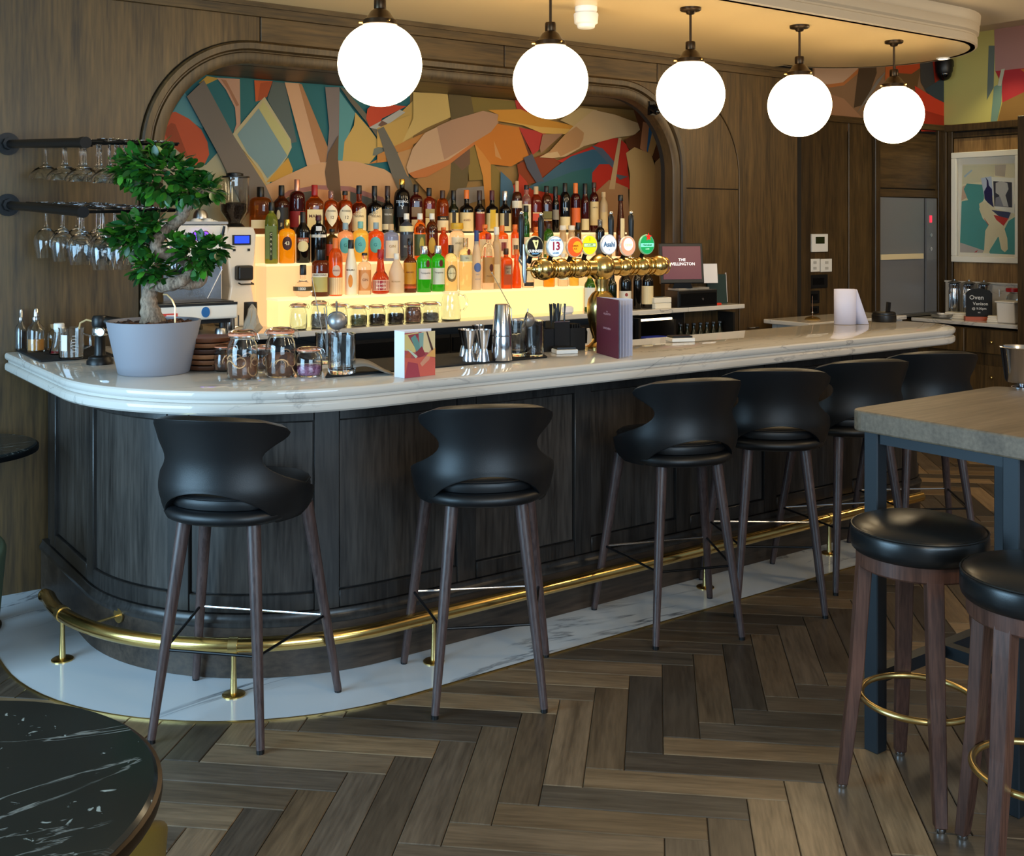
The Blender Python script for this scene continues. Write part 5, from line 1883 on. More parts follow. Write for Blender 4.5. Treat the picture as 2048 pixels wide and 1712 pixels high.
# ================================================================ beer font on the bar
fx, fy = PD(1203, 640, 3.86).x, 3.86
ZT = 1.455
f = thing('beer_font', 'brass T-shaped beer font with a row of round lit badges', 'beer tap', (fx, fy, ZB))
zc = ZT - ZB
part('column', MB().lathe([(.075, 0), (.075, .008), (.06, .014), (.045, .03), (.042, .05), (.055, .09), (.066, .15), (.068, .19), (.062, .225), (.045, .25), (.030, .262), (.028, .28), (.034, .30), (.034, zc)], (0, 0, 0), 32), BRASS, f)
part('hub', MB().sphere((0, 0, zc), .064, 28, 18), BRASS, f)
xl, xr = PD(1071, 532, fy).x - fx, PD(1330, 525, fy).x - fx
part('crossbar', MB().tube([(xl + .03, 0, zc), (xr - .03, 0, zc)], .036, 24), BRASS, f)
nb = 3
for s, e in ((-1, xl + .045), (1, xr - .045)):
    for k in range(nb):
        x = e * (k + 1) / nb * 1.0
        x = s * .135 + (e - s * .135) * k / (nb - 1)
        part('bead', MB().sphere((x, 0, zc), .050 if k == nb - 1 else .046, 24, 16), BRASS, f)
        for q in (-.042, .042):
            part('ring', MB().tube([(x + q, .0385 * math.cos(a), zc + .0385 * math.sin(a)) for a in [2 * PI * i / 24 for i in range(24)]], .0035, 6, closed=True), BRASS, f)
for x in (xl + .004, xr - .004):
    part('finial', MB().sphere((x, 0, zc), .022, 16, 10), BRASS, f)


def EMC(col, s=.8):
    c = lin(col)
    return M('lit_' + col, col, .4, emit=c[:3], es=s)


def disc(r, y, mat, cx=0, cz=0, sx=1, sz=1, n=36):
    mb = MB()
    vs = [(cx + r * sx * math.cos(2 * PI * i / n), y, cz + r * sz * math.sin(2 * PI * i / n)) for i in range(n)]
    return mb.add(vs, [tuple(range(n))])


BAD = [(1067, 493, '#0d0d0e', '#d8cda0'), (1108, 493, '#eaf4fa', '#d8e4ea'), (1147, 494, '#e8541c', '#f3c9a0'), (1176, 490, '#f2e212', '#f4f0c0'),
       (1215, 489, '#f6f6f8', '#e6e6ea'), (1253, 492, '#f59a78', '#fbe6d0'), (1291, 489, '#0f9a52', '#8fe0b0')]
for k, (px, py, col, rim) in enumerate(BAD):
    p = PD(px, py, fy - .035)
    x, z = p.x - fx, p.z - ZB
    R_ = .047
    bo = part('badge', MB().lathe([(R_ * .97, -.047), (R_, -.045), (R_, -.036), (R_ * .94, -.033)], (0, 0, 0), 36, axis='Y'), M('badge_rim' + rim, rim, .3, .3), f, loc=(x, 0, z))
    part('stem', MB().tube([(x, -.022, z - R_ * .7), (x, -.01, z - R_ * 1.05), (x, 0, zc + .03)], [.012, .010, .012], 12), BLKMET, f)
    fa = part('face', disc(R_ * .9, -.0475, None), EMC(col, .12 if k == 0 else (.45 if k in (1, 4) else .7)), bo, False)

    def dec(name, mb, c, s=.6):
        return part(name, mb, EMC(c, s), bo, False)

    def word(t, sz, c, dz, s=.6):
        me = text_mesh(t, sz, EMC(c, s), ext=.0488, bold=.03)
        o = link('lettering', me, bo, (0, 0, dz))
        return o
    if k == 0:
        H = [(-.016, .026), (-.010, .029), (.006, .026), (.016, .030), (.017, .020), (.012, -.002), (.004, -.014), (-.002, -.004), (-.008, .012)]
        dec('harp_emblem', MB().add([(a, -.0482, b) for a, b in reversed(H)], [tuple(range(len(H)))]), '#e6dc9a', .7)
        S_ = [(-.001, .020), (.010, .021), (.004, .0)]
        dec('harp_emblem', MB().add([(a, -.0486, b) for a, b in reversed(S_)], [(0, 1, 2)]), '#3a3a20', .1)
        word('GUINNESS', .0165, '#f4f4f0', -.020)
        word('DRAUGHT', .008, '#7fc0ee', -.031)
    elif k == 1:
        word('13', .050, '#b0103a', 0, .1)
        word('HOP HOUSE', .0105, '#2a86b8', .028, .1)
        word('LAGER', .0115, '#2a86b8', -.029, .1)
    elif k == 2:
        dec('inner_disc', disc(R_ * .56, -.0481, None, .012, .0), '#f7a81c', .6)
        word('AMBER', .011, '#9a4a0c', .005, .2)
        word('ALE', .011, '#9a4a0c', -.008, .2)
    elif k == 3:
        dec('band', MB().box((0, -.0481, 0), (.072, .0006, .019)), '#3a5a1c', .2)
        dec('band', MB().box((0, -.0485, 0), (.068, .0006, .015)), '#cfeeb0', .6)
        word('LAGER', .0125, '#4a7a2c', 0, .2)
        dec('sprig', MB().box((0, -.0482, .027), (.003, .0006, .016)), '#8a7a10', .3)
    elif k == 4:
        word('Asahi', .031, '#1f6a9a', .0, .05)
        dec('mark', MB().box((0, -.0482, -.024), (.004, .0006, .006)), '#9ab4c4', .3)
    elif k == 5:
        dec('glow_disc', disc(R_ * .62, -.0481, None, 0, .008), '#fdf3d8', .9)
        word('CIDER', .016, '#f0c090', .004, .6)
    else:
        dec('band', MB().box((0, -.0481, -.002), (.080, .0006, .017)), '#8cf0d0', .7)
        word('Heineken', .0155, '#0c6a3a', -.002, .2)
        word('LAGER', .008, '#c8f4dc', -.021, .6)
        st5 = []
        for i in range(10):
            a = PI / 2 + i * PI / 5
            q = .021 if i % 2 == 0 else .009
            st5.append((.006 + q * math.cos(a), -.050, .036 + q * math.sin(a)))
        st5.append((.006, -.050, .036))
        dec('red_star', MB().add(st5, [(i, (i + 1) % 10, 10) for i in range(10)]), '#e02818', .8)
for px, py in ((1043, 430), (1082, 433), (1222, 430), (1262, 429)):
    p = PD(px, py, fy + .05)
    x, z = p.x - fx, p.z - ZB
    zb_ = zc + .075 if px > 1060 else zc + .06
    hh = part('tap_handle', MB().lathe([(.007, zb_), (.011, zb_ + .02), (.0145, z - .03), (.013, z - .008), (.008, z)], (x, .05, 0), 16), BLACK, f)
    part('knob', MB().sphere((x, .05, z + .008), .010, 14, 8), STEEL, hh)
    part('spout', MB().tube([(x, .02, zc + .01), (x, .06, zc + .04), (x, .05, zb_ + .004)], [.012, .010, .007], 10), STEEL if px > 1060 else STEEL2, f)
x = xl - .045
part('side_spout', MB().tube([(x, .02, zc + .11), (x, .02, zc - .02), (x + .002, .02, zc - .06)], [.010, .012, .007], 12), STEEL2, f)
part('spout_arm', MB().tube([(x, .015, zc), (xl + .02, 0, zc)], [.007, .012], 10), BRASS, f)

# ================================================================ things on the worktop
Z0 = ZB + .0005


def at(px, py, z=ZB):
    p = PZ(px, py, z)
    return (p.x, p.y, z + .0005)


def depth(p):
    return p[0] * FW.x + p[1] * FW.y


def mat_slab(name, label, cor, th=.008):
    c = sum((Vector(at(*q)) for q in cor), Vector()) / len(cor)
    t = thing(name, label, 'bar mat', c)
    poly = [(Vector(at(*q)) - c).xy for q in cor]
    bevel(part('mat', MB().slab([tuple(p) for p in poly], 0, th), RUBBER, t, False), .003, 1)
    return t


mat_slab('rubber_mat', 'black rubber bar mat under the syrup bottles at the left end', [(20, 697), (80, 725), (232, 714), (172, 690)])
mat_slab('rubber_mat', 'long black rubber bar mat under the jiggers and shaker tins', [(650, 757), (1095, 716), (1066, 698), (668, 727)])
ZM = ZB + .0085


def pourer_bottle(label, px, py, ytop, w, liq, lcol, fill, cap):
    p = PZ(px, py, ZM)
    Y = depth(p)
    h = (py - ytop) * Y / FPX
    r = w * Y / FPX / 2
    t = thing('syrup_bottle', label, 'bottle', (p.x, p.y, ZM), 0, 'syrup bottles on the left bar mat')
    gm = MB().lathe([(r * .95, 0), (r, .005), (r, h * .48), (r * .85, h * .58), (r * .42, h * .66), (r * .38, h * .74), (r * .36, h * .74), (r * .36, h * .66), (r * .8, h * .575),
                     (r - .003, h * .475), (r - .003, .007), (1e-5, .006)], (0, 0, 0), 24)
    part('glass', gm, GLASS, t, True, 60)
    fh = h * .48 * fill
    part('liquid', MB().lathe([(r - .004, .008), (r - .0036, fh), (1e-5, fh)], (0, 0, 0), 22), M('syrup' + lcol, lcol, .1), t)
    if cap == 'spray':
        part('pourer', MB().lathe([(r * .42, h * .735), (r * .42, h * .80), (r * .30, h * .82), (r * .26, h * .97), (r * .20, h)], (0, 0, 0), 18), STEEL, t)
    else:
        part('cork', MB().lathe([(r * .36, h * .70), (r * .40, h * .745), (r * .48, h * .75), (r * .50, h * .86)], (0, 0, 0), 18), WHITEP if cap == 'white' else CC['ck'], t)
    return t


pourer_bottle('syrup bottle with dark contents and silver pourer, leftmost on the bar', 42, 699, 619, 22, 0, '#1c0f10', .95, 'spray')
pourer_bottle('syrup bottle with amber contents and silver pourer beside the dark one', 72, 703, 617, 34, 0, '#c98a3c', .62, 'spray')
pourer_bottle('dark syrup bottle half hidden behind the amber one', 84, 692, 620, 22, 0, '#3a1a14', .8, 'spray')
pourer_bottle('amber bottle with stopper behind the conical flask', 108, 699, 640, 28, 0, '#b88a3a', .7, 'cork')
p = PZ(118, 708, ZM)
t = thing('conical_flask', 'small conical glass flask of red liquid with wide white stopper', 'flask', (p.x, p.y, ZM))
part('glass', MB().lathe([(.036, 0), (.040, .006), (.019, .085), (.019, .105), (.017, .105), (.017, .084), (.037, .007), (1e-5, .005)], (0, 0, 0), 26), GLASS, t, True, 60)
part('liquid', MB().lathe([(.035, .0065), (.0345, .016), (1e-5, .016)], (0, 0, 0), 22), M('red_bitters', '#7a0f1c', .1), t)
part('stopper', MB().lathe([(.0165, .095), (.020, .106), (.022, .107), (.022, .13), (.019, .133)], (0, 0, 0), 22), WHITEP, t)
p = PZ(126, 690, ZM)
t = thing('dropper_bottle', 'small dropper bottle with pointed glass top behind the flask', 'bottle', (p.x, p.y, ZM))
part('glass', MB().lathe([(.02, 0), (.022, .004), (.022, .07), (.010, .085), (.010, .10)], (0, 0, 0), 18), M('amber_dropper', '#5a2a14', .08, trans=.5), t)
part('dropper', MB().lathe([(.011, .098), (.011, .115), (.007, .12), (.007, .14), (.002, .155)], (0, 0, 0), 14), WHITEP, t)
p = PZ(143, 716, ZM)
t = thing('beaker', 'clear glass measuring beaker with printed scale on the left mat', 'beaker', (p.x, p.y, ZM), rad(-30))
gb = part('glass', MB().lathe([(.046, 0), (.050, .006), (.050, .120), (.053, .128), (.051, .1285), (.0475, .120), (.0475, .008), (1e-5, .006)], (0, 0, 0), 32), GLASS, t, True, 60)
for i in range(6):
    part('scale_mark', shell(.0505, .03 + .013 * i, .0315 + .013 * i, 9, 4, off=28), WHITEP, gb)
part('white_print', shell(.0505, .035, .10, 16, 6, off=-20), M('beaker_print', '#dfe2ea', .5), gb)
part('handle', MB().tube([(.05, 0, .10), (.075, 0, .095), (.075, 0, .05), (.05, 0, .04)], .004, 8), GLASS, t)

# lever press beside the pot
p = PZ(200, 728, ZB)
t = thing('lever_press', 'black lever citrus press with chrome collar left of the plant pot', 'press', (p.x, p.y, Z0), rad(-36))
part('base', MB().lathe([(.052, 0), (.052, .014), (.046, .022), (.044, .03), (.03, .036)], (0, 0, 0), 28), BLACK, t)
part('body', MB().lathe([(.024, .034), (.021, .045), (.021, .11), (.025, .118)], (0, 0, 0), 20), BLACK, t)
co = part('collar', MB().lathe([(.028, .116), (.031, .12), (.031, .145), (.026, .152)], (0, 0, 0), 24), STEEL, t)
link('dial', MB().lathe([(.016, -.036), (.016, -.028)], (0, 0, .132), 20, axis='Y').mesh('dial', STEEL2), co, (.014, 0, 0))
part('head', MB().lathe([(.028, .150), (.032, .158), (.032, .185), (.026, .196), (1e-5, .198)], (0, 0, 0), 24), BLACK, t)
part('lever', MB().tube([(.0, 0, .175), (.07, 0, .170), (.15, 0, .155), (.19, 0, .148)], [.024, .020, .013, .011], 14), BLACK, t)
part('hose', MB().tube([(-.02, .01, .17), (-.06, .012, .178), (-.085, .012, .165), (-.09, .012, .14)], .004, 8), M('beige_hose', '#b89a6a', .5), t)

# ---------------------------------------------------------------- the bonsai in its pot
p = PZ(308, 745, ZB)
pot = thing('potted_bonsai', 'bonsai fig with twisted trunk in a wide grey-blue pot on the bar end', 'plant', (p.x, p.y, Z0))
PC = Vector((p.x, p.y, 0))
Yp = depth(p)
POTM = M('grey_blue_pot', '#86868e', .6, bump=.03, bscale=80)
part('pot', MB().lathe([(.128, 0), (.132, .004), (.174, .196), (.174, .200), (.166, .200), (.160, .17), (.12, .02), (1e-5, .02)], (0, 0, 0), 56), POTM, pot, True, 40)
part('bark_mulch', MB().lathe([(.162, .172), (.162, .178), (.12, .186), (.05, .190), (1e-5, .192)], (0, 0, 0), 40), speck('bark_mulch', '#2c1a12', '#5f3d2a', 55), pot)
rnd = random.Random(5)
chm = MB().box((0, 0, 0), (.03, .014, .007))
CH = [chm.mesh('bark_chip', M('bark_chip' + c, c, .8), False) for c in ('#4a2e20', '#6a452f', '#38231a')]
for i in range(60):
    a, q = rnd.uniform(0, 2 * PI), .155 * math.sqrt(rnd.random())
    o = link('bark_chip', rnd.choice(CH), pot, (q * math.cos(a), q * math.sin(a), .186 + .006 * (1 - q / .155)), rnd.uniform(0, PI))
    o.rotation_euler = (rnd.uniform(-.5, .5), rnd.uniform(-.5, .5), rnd.uniform(0, PI))
TC = lambda x, y: (200 + x / 4.075, 270 + y / 4.075)


def tr(x, y, dy=0.0):
    px, py = TC(x, y)
    q = PY(px, py, Yp + dy)
    return q - PC - Vector((0, 0, Z0))


BARK = wood('fig_bark', '#33271e', '#a08c78', 2, 16, .4, .85, bump=1.0)
px2m = Yp / FPX / 4.075


def trunk(pts, name='trunk', parent=pot):
    P_ = []
    R_ = []
    n = len(pts)
    for i in range(n - 1):
        for k in range(5):
            u = k / 5
            g0, g1, g2, g3 = pts[max(i - 1, 0)], pts[i], pts[i + 1], pts[min(i + 2, n - 1)]
            q = [.5 * ((2 * b) + (c - a) * u + (2 * a - 5 * b + 4 * c - d) * u * u + (-a + 3 * b - 3 * c + d) * u ** 3) for a, b, c, d in zip(g0, g1, g2, g3)]
            P_.append(tr(q[0], q[1], q[3] if len(q) > 3 else 0))
            R_.append(max(q[2], 6) * px2m * (1 + .10 * math.sin(i * 2.1 + k * 1.7)))
    mb = MB()
    mb.tube(P_, R_, 14)
    rr = random.Random(1)
    mb.v = [tuple(c + rr.uniform(-.0016, .0016) for c in v) for v in mb.v]
    o = part(name, mb, BARK, parent, True, 80)
    sb_ = o.modifiers.new('smooth', 'SUBSURF')
    sb_.levels = sb_.render_levels = 1
    return o


tk = trunk([(430, 1600, 125, 0), (425, 1500, 98, 0), (402, 1400, 74, 0), (400, 1300, 62, 0), (440, 1230, 58, 0), (540, 1225, 58, -.02), (650, 1195, 52, -.03), (730, 1140, 46, -.01),
            (735, 1070, 44, .02), (670, 1015, 48, .03), (560, 975, 52, .01), (470, 930, 56, -.02), (465, 860, 48, -.02), (530, 790, 46, 0), (620, 710, 50, .01), (680, 640, 52, .01), (670, 570, 40, 0), (640, 480, 24, 0)])
trunk([(640, 1210, 50, -.02), (740, 1215, 46, 0), (830, 1195, 38, .02), (850, 1100, 20, .02), (830, 1000, 14, .01)], 'branch')
trunk([(400, 1330, 50, 0), (395, 1240, 36, .02), (390, 1150, 22, .02), (380, 1080, 14, .02)], 'branch')
trunk([(480, 900, 40, 0), (420, 880, 30, 0), (340, 840, 16, 0), (280, 790, 10, 0)], 'branch')
trunk([(680, 620, 40, 0), (740, 570, 26, 0), (800, 520, 16, 0), (850, 440, 10, 0)], 'branch')
trunk([(440, 1540, 60, 0), (500, 1570, 36, -.03), (540, 1620, 24, -.05)], 'root')
trunk([(400, 1540, 60, 0), (350, 1580, 34, -.02), (310, 1630, 20, -.04)], 'root')
pts = [(515, 1300), (545, 1300), (585, 1340), (612, 1400), (612, 1530)]
part('training_wire', MB().tube([tr(x, y, -.10) for x, y in pts], .0035, 8), M('copper_wire', '#d9b98a', .3, .6), pot)

lv = [(0, 0, 0), (.007, .007, .0015), (.0105, .017, .001), (.0085, .028, -.001), (0, .036, -.004), (-.0085, .028, -.001), (-.0105, .017, .001), (-.007, .007, .0015), (0, .018, -.0015)]
lf = [(i, (i + 1) % 8, 8) for i in range(8)]
LM = [M('fig_leaf_light', '#3f7a1e', .35, spec=.5), M('fig_leaf', '#25591a', .35, spec=.5), M('fig_leaf_dark', '#173f14', .35, spec=.5), M('fig_leaf_teal', '#2c6a44', .35, spec=.5)]
LME = [MB().add(lv, lf).mesh('leaf', m, True, 80) for m in LM]
blobs = [(500, 330, 300, 190, .13, 200), (300, 230, 170, 130, .10, 60), (740, 440, 170, 110, .10, 70), (230, 300, 100, 60, .07, 30), (900, 450, 80, 60, .06, 26), (470, 130, 60, 60, .05, 14),
         (300, 760, 150, 100, .09, 80), (160, 820, 90, 45, .06, 26), (270, 880, 110, 60, .07, 34), (470, 720, 90, 40, .05, 16), (400, 1080, 110, 90, .07, 56), (500, 1150, 60, 60, .05, 18),
         (790, 955, 178, 100, .10, 105), (930, 930, 92, 58, .07, 36), (800, 1060, 100, 60, .06, 24), (625, 880, 60, 38, .05, 14)]
lp = []
for cx, cy, rx, ry, dz, n in blobs:
    for i in range(int(n * 1.7)):
        a, b_ = rnd.uniform(0, 2 * PI), math.acos(rnd.uniform(-1, 1))
        q = rnd.uniform(.55, 1.0)
        ux, uy, uz = math.sin(b_) * math.cos(a) * q, math.sin(b_) * math.sin(a) * q, math.cos(b_) * q
        P_ = tr(cx + ux * rx, cy + uy * ry, uz * dz)
        out = (RT * ux - Vector((0, 0, 1)) * uy + FW * uz).normalized()
        dr = (out + Vector((rnd.uniform(-.6, .6), rnd.uniform(-.6, .6), rnd.uniform(-.5, .6)))).normalized()
        nrm = (Vector((0, 0, 1)) + out * .5 + Vector((rnd.uniform(-.5, .5), rnd.uniform(-.5, .5), 0))).normalized()
        xax = dr.cross(nrm).normalized()
        nrm = xax.cross(dr)
        s = rnd.uniform(1.1, 1.6)
        m4 = Matrix(((xax.x, dr.x, nrm.x, P_.x), (xax.y, dr.y, nrm.y, P_.y), (xax.z, dr.z, nrm.z, P_.z), (0, 0, 0, 1))) @ Matrix.Scale(s, 4)
        front = -uz
        lp.append((front, m4, rnd.choices((0, 1, 2, 3), (2, 5, 3, .4))[0]))
lp.sort(key=lambda q: -q[0])
for _, m4, k in lp[:290]:
    o = link('leaf', LME[k], pot)
    o.matrix_basis = m4
restl = MB()
for _, m4, k in lp[290:]:
    restl.mi = k
    restl.add([m4 @ Vector(v) for v in lv], lf)
o = part('inner_foliage', restl, LM, pot, True, 80)
o['kind'] = 'stuff'

# ---------------------------------------------------------------- plates, jars, mixing glasses
p = PZ(418, 738, ZB)
PLW = [M('wooden_plate' + c, c, .45, var=.3, bscale=40) for c in ('#4a2a18', '#6b4228', '#8a5a38', '#3a2116', '#7a4c2e', '#5c3520')]
for k in range(6):
    t = thing('wooden_plate', ('bottom', 'second lowest', 'third lowest', 'third highest', 'second highest', 'topmost')[k] + ' wooden plate of the stack right of the plant pot', 'plate',
              (p.x + .004 * math.sin(k * 2), p.y + .003 * math.cos(k * 3), Z0 + .0215 * k), 0, 'stack of wooden plates')
    bevel(part('plate', MB().lathe([(.07, 0), (.085, .004), (.092, .016), (.092, .0205), (.084, .0205), (.07, .0175), (1e-5, .0175)], (0, 0, 0), 36), PLW[k], t), .001, 1)
DRY = speck('dried_citrus', '#3c1d12', '#a1643c', 34)
PINK = speck('pink_petals', '#7a2a5c', '#d9a0c4', 75)


def citrus_jar(label, px, py, r, h, n, cont, fill, seed, grp='clip-top jars of garnish on the bar'):
    p = PZ(px, py, ZB)
    t = jar(label, (p.x, p.y, Z0), r, h, cont, fill, grp, random.Random(seed).uniform(-70, -20))
    rr = random.Random(seed)
    for i in range(n):
        a = rr.uniform(0, 2 * PI)
        R1 = rr.uniform(.018, .023)
        ring = MB().tube([(R1 * math.cos(b), 0, R1 * math.sin(b)) for b in [2 * PI * q / 16 for q in range(16)]], .0022, 5, closed=True)
        for q in range(3):
            b = q * PI / 3
            ring.tube([(R1 * math.cos(b), 0, R1 * math.sin(b)), (-R1 * math.cos(b), 0, -R1 * math.sin(b))], .0007, 4)
        o = part('citrus_slice', ring, M('citrus_rind', '#d9a878', .6), t)
        q = r - .008
        o.location = (q * math.cos(a), q * math.sin(a), rr.uniform(.03, max(.04, h * fill)))
        o.rotation_euler = (rr.uniform(-.5, .5), rr.uniform(-.3, .3), a + PI / 2)
    return t


citrus_jar('tall clip-top jar of dried citrus slices, left of two on the bar', 485, 757, .056, .182, 12, DRY, .40, 1)
citrus_jar('tall clip-top jar of dried citrus slices, right of two on the bar', 561, 753, .056, .186, 9, DRY, .46, 2)
citrus_jar('small clip-top jar of pink petals on the bar', 618, 752, .049, .110, 0, PINK, .36, 3)
citrus_jar('small clip-top jar half hidden behind the left citrus jar', 448, 742, .040, .105, 5, DRY, .45, 4)
citrus_jar('small clip-top jar between and behind the two tall citrus jars', 524, 741, .036, .10, 3, DRY, .45, 5)


def ribbed(label, px, py, ytop, w, z=None, contents=()):
    z = ZM if z is None else z
    p = PZ(px, py, z)
    Y = depth(p)
    r, h = w * Y / FPX / 2, (py - ytop) * Y / FPX
    t = thing('mixing_glass', label, 'glass', (p.x, p.y, z), 0, 'ribbed mixing glasses')
    n = 48
    rings = []
    for q, (rr, zz) in enumerate(((.9, 0), (.97, .003), (1, .012), (1, h * .8), (1.0, h * .93), (1.02, h), (.96, h), (.93, h * .9), (.9, .022), (.7, .017))):
        ring = []
        for i in range(n):
            a = 2 * PI * i / n
            k = rr * r * (1 + (.025 * math.cos(a * 16) if 2 <= q <= 3 else 0))
            k *= 1 + (.14 * math.exp(-((a - .3) / .22) ** 2) if q in (5, 6) else 0)
            ring.append((k * math.cos(a), k * math.sin(a), zz))
        rings.append(ring)
    mb = MB()
    loft(mb, rings)
    part('glass', mb, GLASS, t, True, 60)
    return t, p, r, h


g1, p1, r1, h1 = ribbed('ribbed mixing glass with a strainer resting in it, nearest on the left mat end', 684, 747, 667, 54)
g2, p2, r2_, h2 = ribbed('ribbed mixing glass holding a tall thin bar spoon, behind the strainer glass', 655, 726, 665, 48, z=ZM)
g3, p3, r3, h3 = ribbed('ribbed mixing glass with pouring lip right of the shaker tins', 1064, 715, 641, 46, z=ZB + .0005)
g4, p4, r4, h4 = ribbed('ribbed mixing glass partly hidden behind the shaker tins', 1034, 712, 640, 40)
part('rock', MB().sphere((.006, 0, .03), .014, 8, 6), M('dark_stone', '#35323a', .5), g3, False)


def strainer(label, pos, rz, tilt, R_=.034):
    t = thing('fine_strainer', label, 'strainer', pos, rz)
    t.rotation_euler = (tilt, 0, rz)
    mb = MB()
    prof = [(R_ * math.sin(a), -R_ * 1.15 * math.cos(a)) for a in [PI / 2 * i / 7 for i in range(8)]]
    prof[0] = (1e-4, prof[0][1])
    mb.lathe(prof, (0, 0, 0), 24, cap=False)
    part('mesh_cone', mb, M('strainer_mesh', '#9d9c9c', .4, .8), t)
    part('rim', MB().tube([(R_ * math.cos(a), R_ * math.sin(a), 0) for a in [2 * PI * i / 28 for i in range(28)]], .0028, 8, closed=True), STEEL, t)
    part('handle', MB().tube([(0, R_, 0), (0, R_ + .018, .003), (0, R_ + .034, .005), (0, R_ + .045, .004)], [.003, .0035, .004, .003], 8), STEEL, t)
    part('rest_hook', MB().tube([(-.006, -R_, 0), (-.006, -R_ - .016, .002), (.006, -R_ - .016, .002), (.006, -R_, 0)], .0015, 6), STEEL, t)
    return t


q = PY(674, 640, depth(p1))
strainer('fine mesh strainer lying over the mixing glass right of the pink jar', (q.x, q.y, q.z), rad(150), rad(62), .036)
q = PY(1051, 640, depth(p3))
strainer('fine mesh strainer leaning in the glass beside the shaker tins', (q.x, q.y, q.z), rad(60), rad(-75), .034)
q0, q1 = PY(645, 668, depth(p2)), PY(624, 556, depth(p2) + .05)
base = Vector((p2.x, p2.y, ZM + .03))
t = thing('bar_spoon', 'long thin twisted bar spoon standing in the left mixing glass', 'bar spoon', base)
part('stem', MB().tube([(0, 0, 0), q0 - base, q1 - base], .0017, 6), STEEL2, t)
part('tip', MB().sphere(q1 - base, .0028, 8, 6), STEEL2, t)
q1 = PY(984, 546, 4.85)
base = PZ(1026, 690, ZB + .05)
q0 = PY(1022, 617, depth(base))
t = thing('bar_spoon', 'long thin bar spoon sticking up behind the shaker tins', 'bar spoon', base)
part('stem', MB().tube([(0, 0, 0), q0 - base, q1 - base], .0019, 6), STEEL2, t)
part('tip', MB().sphere(q1 - base, .004, 8, 6), STEEL2, t)
for k, (px, y) in enumerate(((648, 615), (653, 612))):
    q1 = PY(px, y, depth(p2))
    base = Vector((p2.x + .008 - .012 * k, p2.y - .008, ZM + .03))
    t = thing('tongs', ('slim steel tweezers in the left mixing glass, left blade', 'slim steel tweezers in the left mixing glass, right blade')[k], 'tweezers', base)
    part('blade', MB().tube([(0, 0, 0), q1 - base], [.003, .0016], 6), STEEL2, t)
# folded leather roll on the mat
p = PZ(735, 745, ZM)
t = thing('leather_fold', 'grey-brown folded leather pouch lying on the mat behind the art card', 'pouch', (p.x, p.y, ZM), rad(-20))
vs, fs = [], []
for i in range(11):
    u = i / 10
    for j in range(7):
        v = j / 6
        vs.append((-.06 + .15 * u, -.05 + .10 * v, .004 + .045 * (1 - u) ** .8 * math.sin(PI * (.15 + .7 * v)) + .010 * math.sin(u * 5)))
for i in range(10):
    for j in range(6):
        k = i * 7 + j
        fs.append((k, k + 7, k + 8, k + 1))
o = part('flap', MB().add(vs, fs), M('taupe_leather', '#6b6258', .5), t, True, 80)
s_ = o.modifiers.new('t', 'SOLIDIFY')
s_.thickness = .004
s_.offset = 1

# jiggers and shaker tins
def jigger(label, px, py, ytop, w):
    p = PZ(px, py, ZM)
    Y = depth(p)
    r, h = w * Y / FPX / 2, (py - ytop) * Y / FPX
    t = thing('jigger', label, 'jigger', (p.x, p.y, ZM), 0, 'steel jiggers on the bar mat')
    part('lower_cup', MB().lathe([(r * .92, 0), (r * .92, .002), (r * .55, h * .40)], (0, 0, 0), 24), STEEL, t)
    part('upper_cup', MB().lathe([(r * .55, h * .40), (r, h), (r * .95, h), (r * .5, h * .43), (1e-5, h * .43)], (0, 0, 0), 24), STEEL, t)


jigger('steel jigger, front left of the four on the mat', 938, 722, 660, 32)
jigger('steel jigger, front right of the four on the mat', 966, 722, 659, 32)
jigger('steel jigger at the left behind the front pair', 931, 712, 658, 30)
jigger('steel jigger at the back of the four, its rim highest', 957, 708, 650, 26)
p = PZ(1004, 720, ZM)
Y = depth(p)
k_ = Y / FPX
t = thing('shaker_tin', 'large steel shaker tin, lower of the stacked pair', 'shaker', (p.x, p.y, ZM))
part('tin', MB().lathe([(20.5 * k_, 0), (21 * k_, .002), (19.8 * k_, 46 * k_), (19.4 * k_, 48 * k_), (18.6 * k_, 46 * k_)], (0, 0, 0), 36), STEEL, t)
t = thing('shaker_tin', 'small upturned steel shaker tin on top of the large one', 'shaker', (p.x, p.y, ZM + 48.2 * k_))
part('tin', MB().lathe([(20.2 * k_, 0), (20.4 * k_, .003), (19.6 * k_, 8 * k_), (14.5 * k_, 62 * k_), (13.5 * k_, 63.5 * k_), (1e-5, 63.5 * k_)], (0, 0, 0), 36), STEEL, t)

# folded art card
a0, a1, a2 = PZ(790, 756, ZB), PZ(809, 757, ZB), PZ(870, 750, ZB)
H_ = .172
t = thing('art_card', 'folded standing card with a red abstract picture and white back panel', 'card', (a1.x, a1.y, Z0))
fold = PY(788, 752, depth(a1) + .03)
b0 = Vector((a0.x - .012, a0.y + .01, 0)) - Vector((a1.x, a1.y, 0))
e2 = Vector((a2.x, a2.y, 0)) - Vector((a1.x, a1.y, 0))
bk = Vector((PZ(789, 754, ZB).x, PZ(789, 754, ZB).y, 0)) - Vector((a1.x, a1.y, 0))


def panel3(p0, p1, z0, z1, th=.0012):
    n = Vector((p1 - p0)).cross(Vector((0, 0, 1))).normalized() * th
    vs = []
    for pp in (p0, p1):
        for z in (z0, z1):
            for s in (0, 1):
                q = pp - n * s
                vs.append((q.x, q.y, z))
    return MB().add(vs, [(0, 1, 3, 2), (4, 6, 7, 5), (0, 4, 5, 1), (2, 3, 7, 6), (0, 2, 6, 4), (1, 5, 7, 3)])


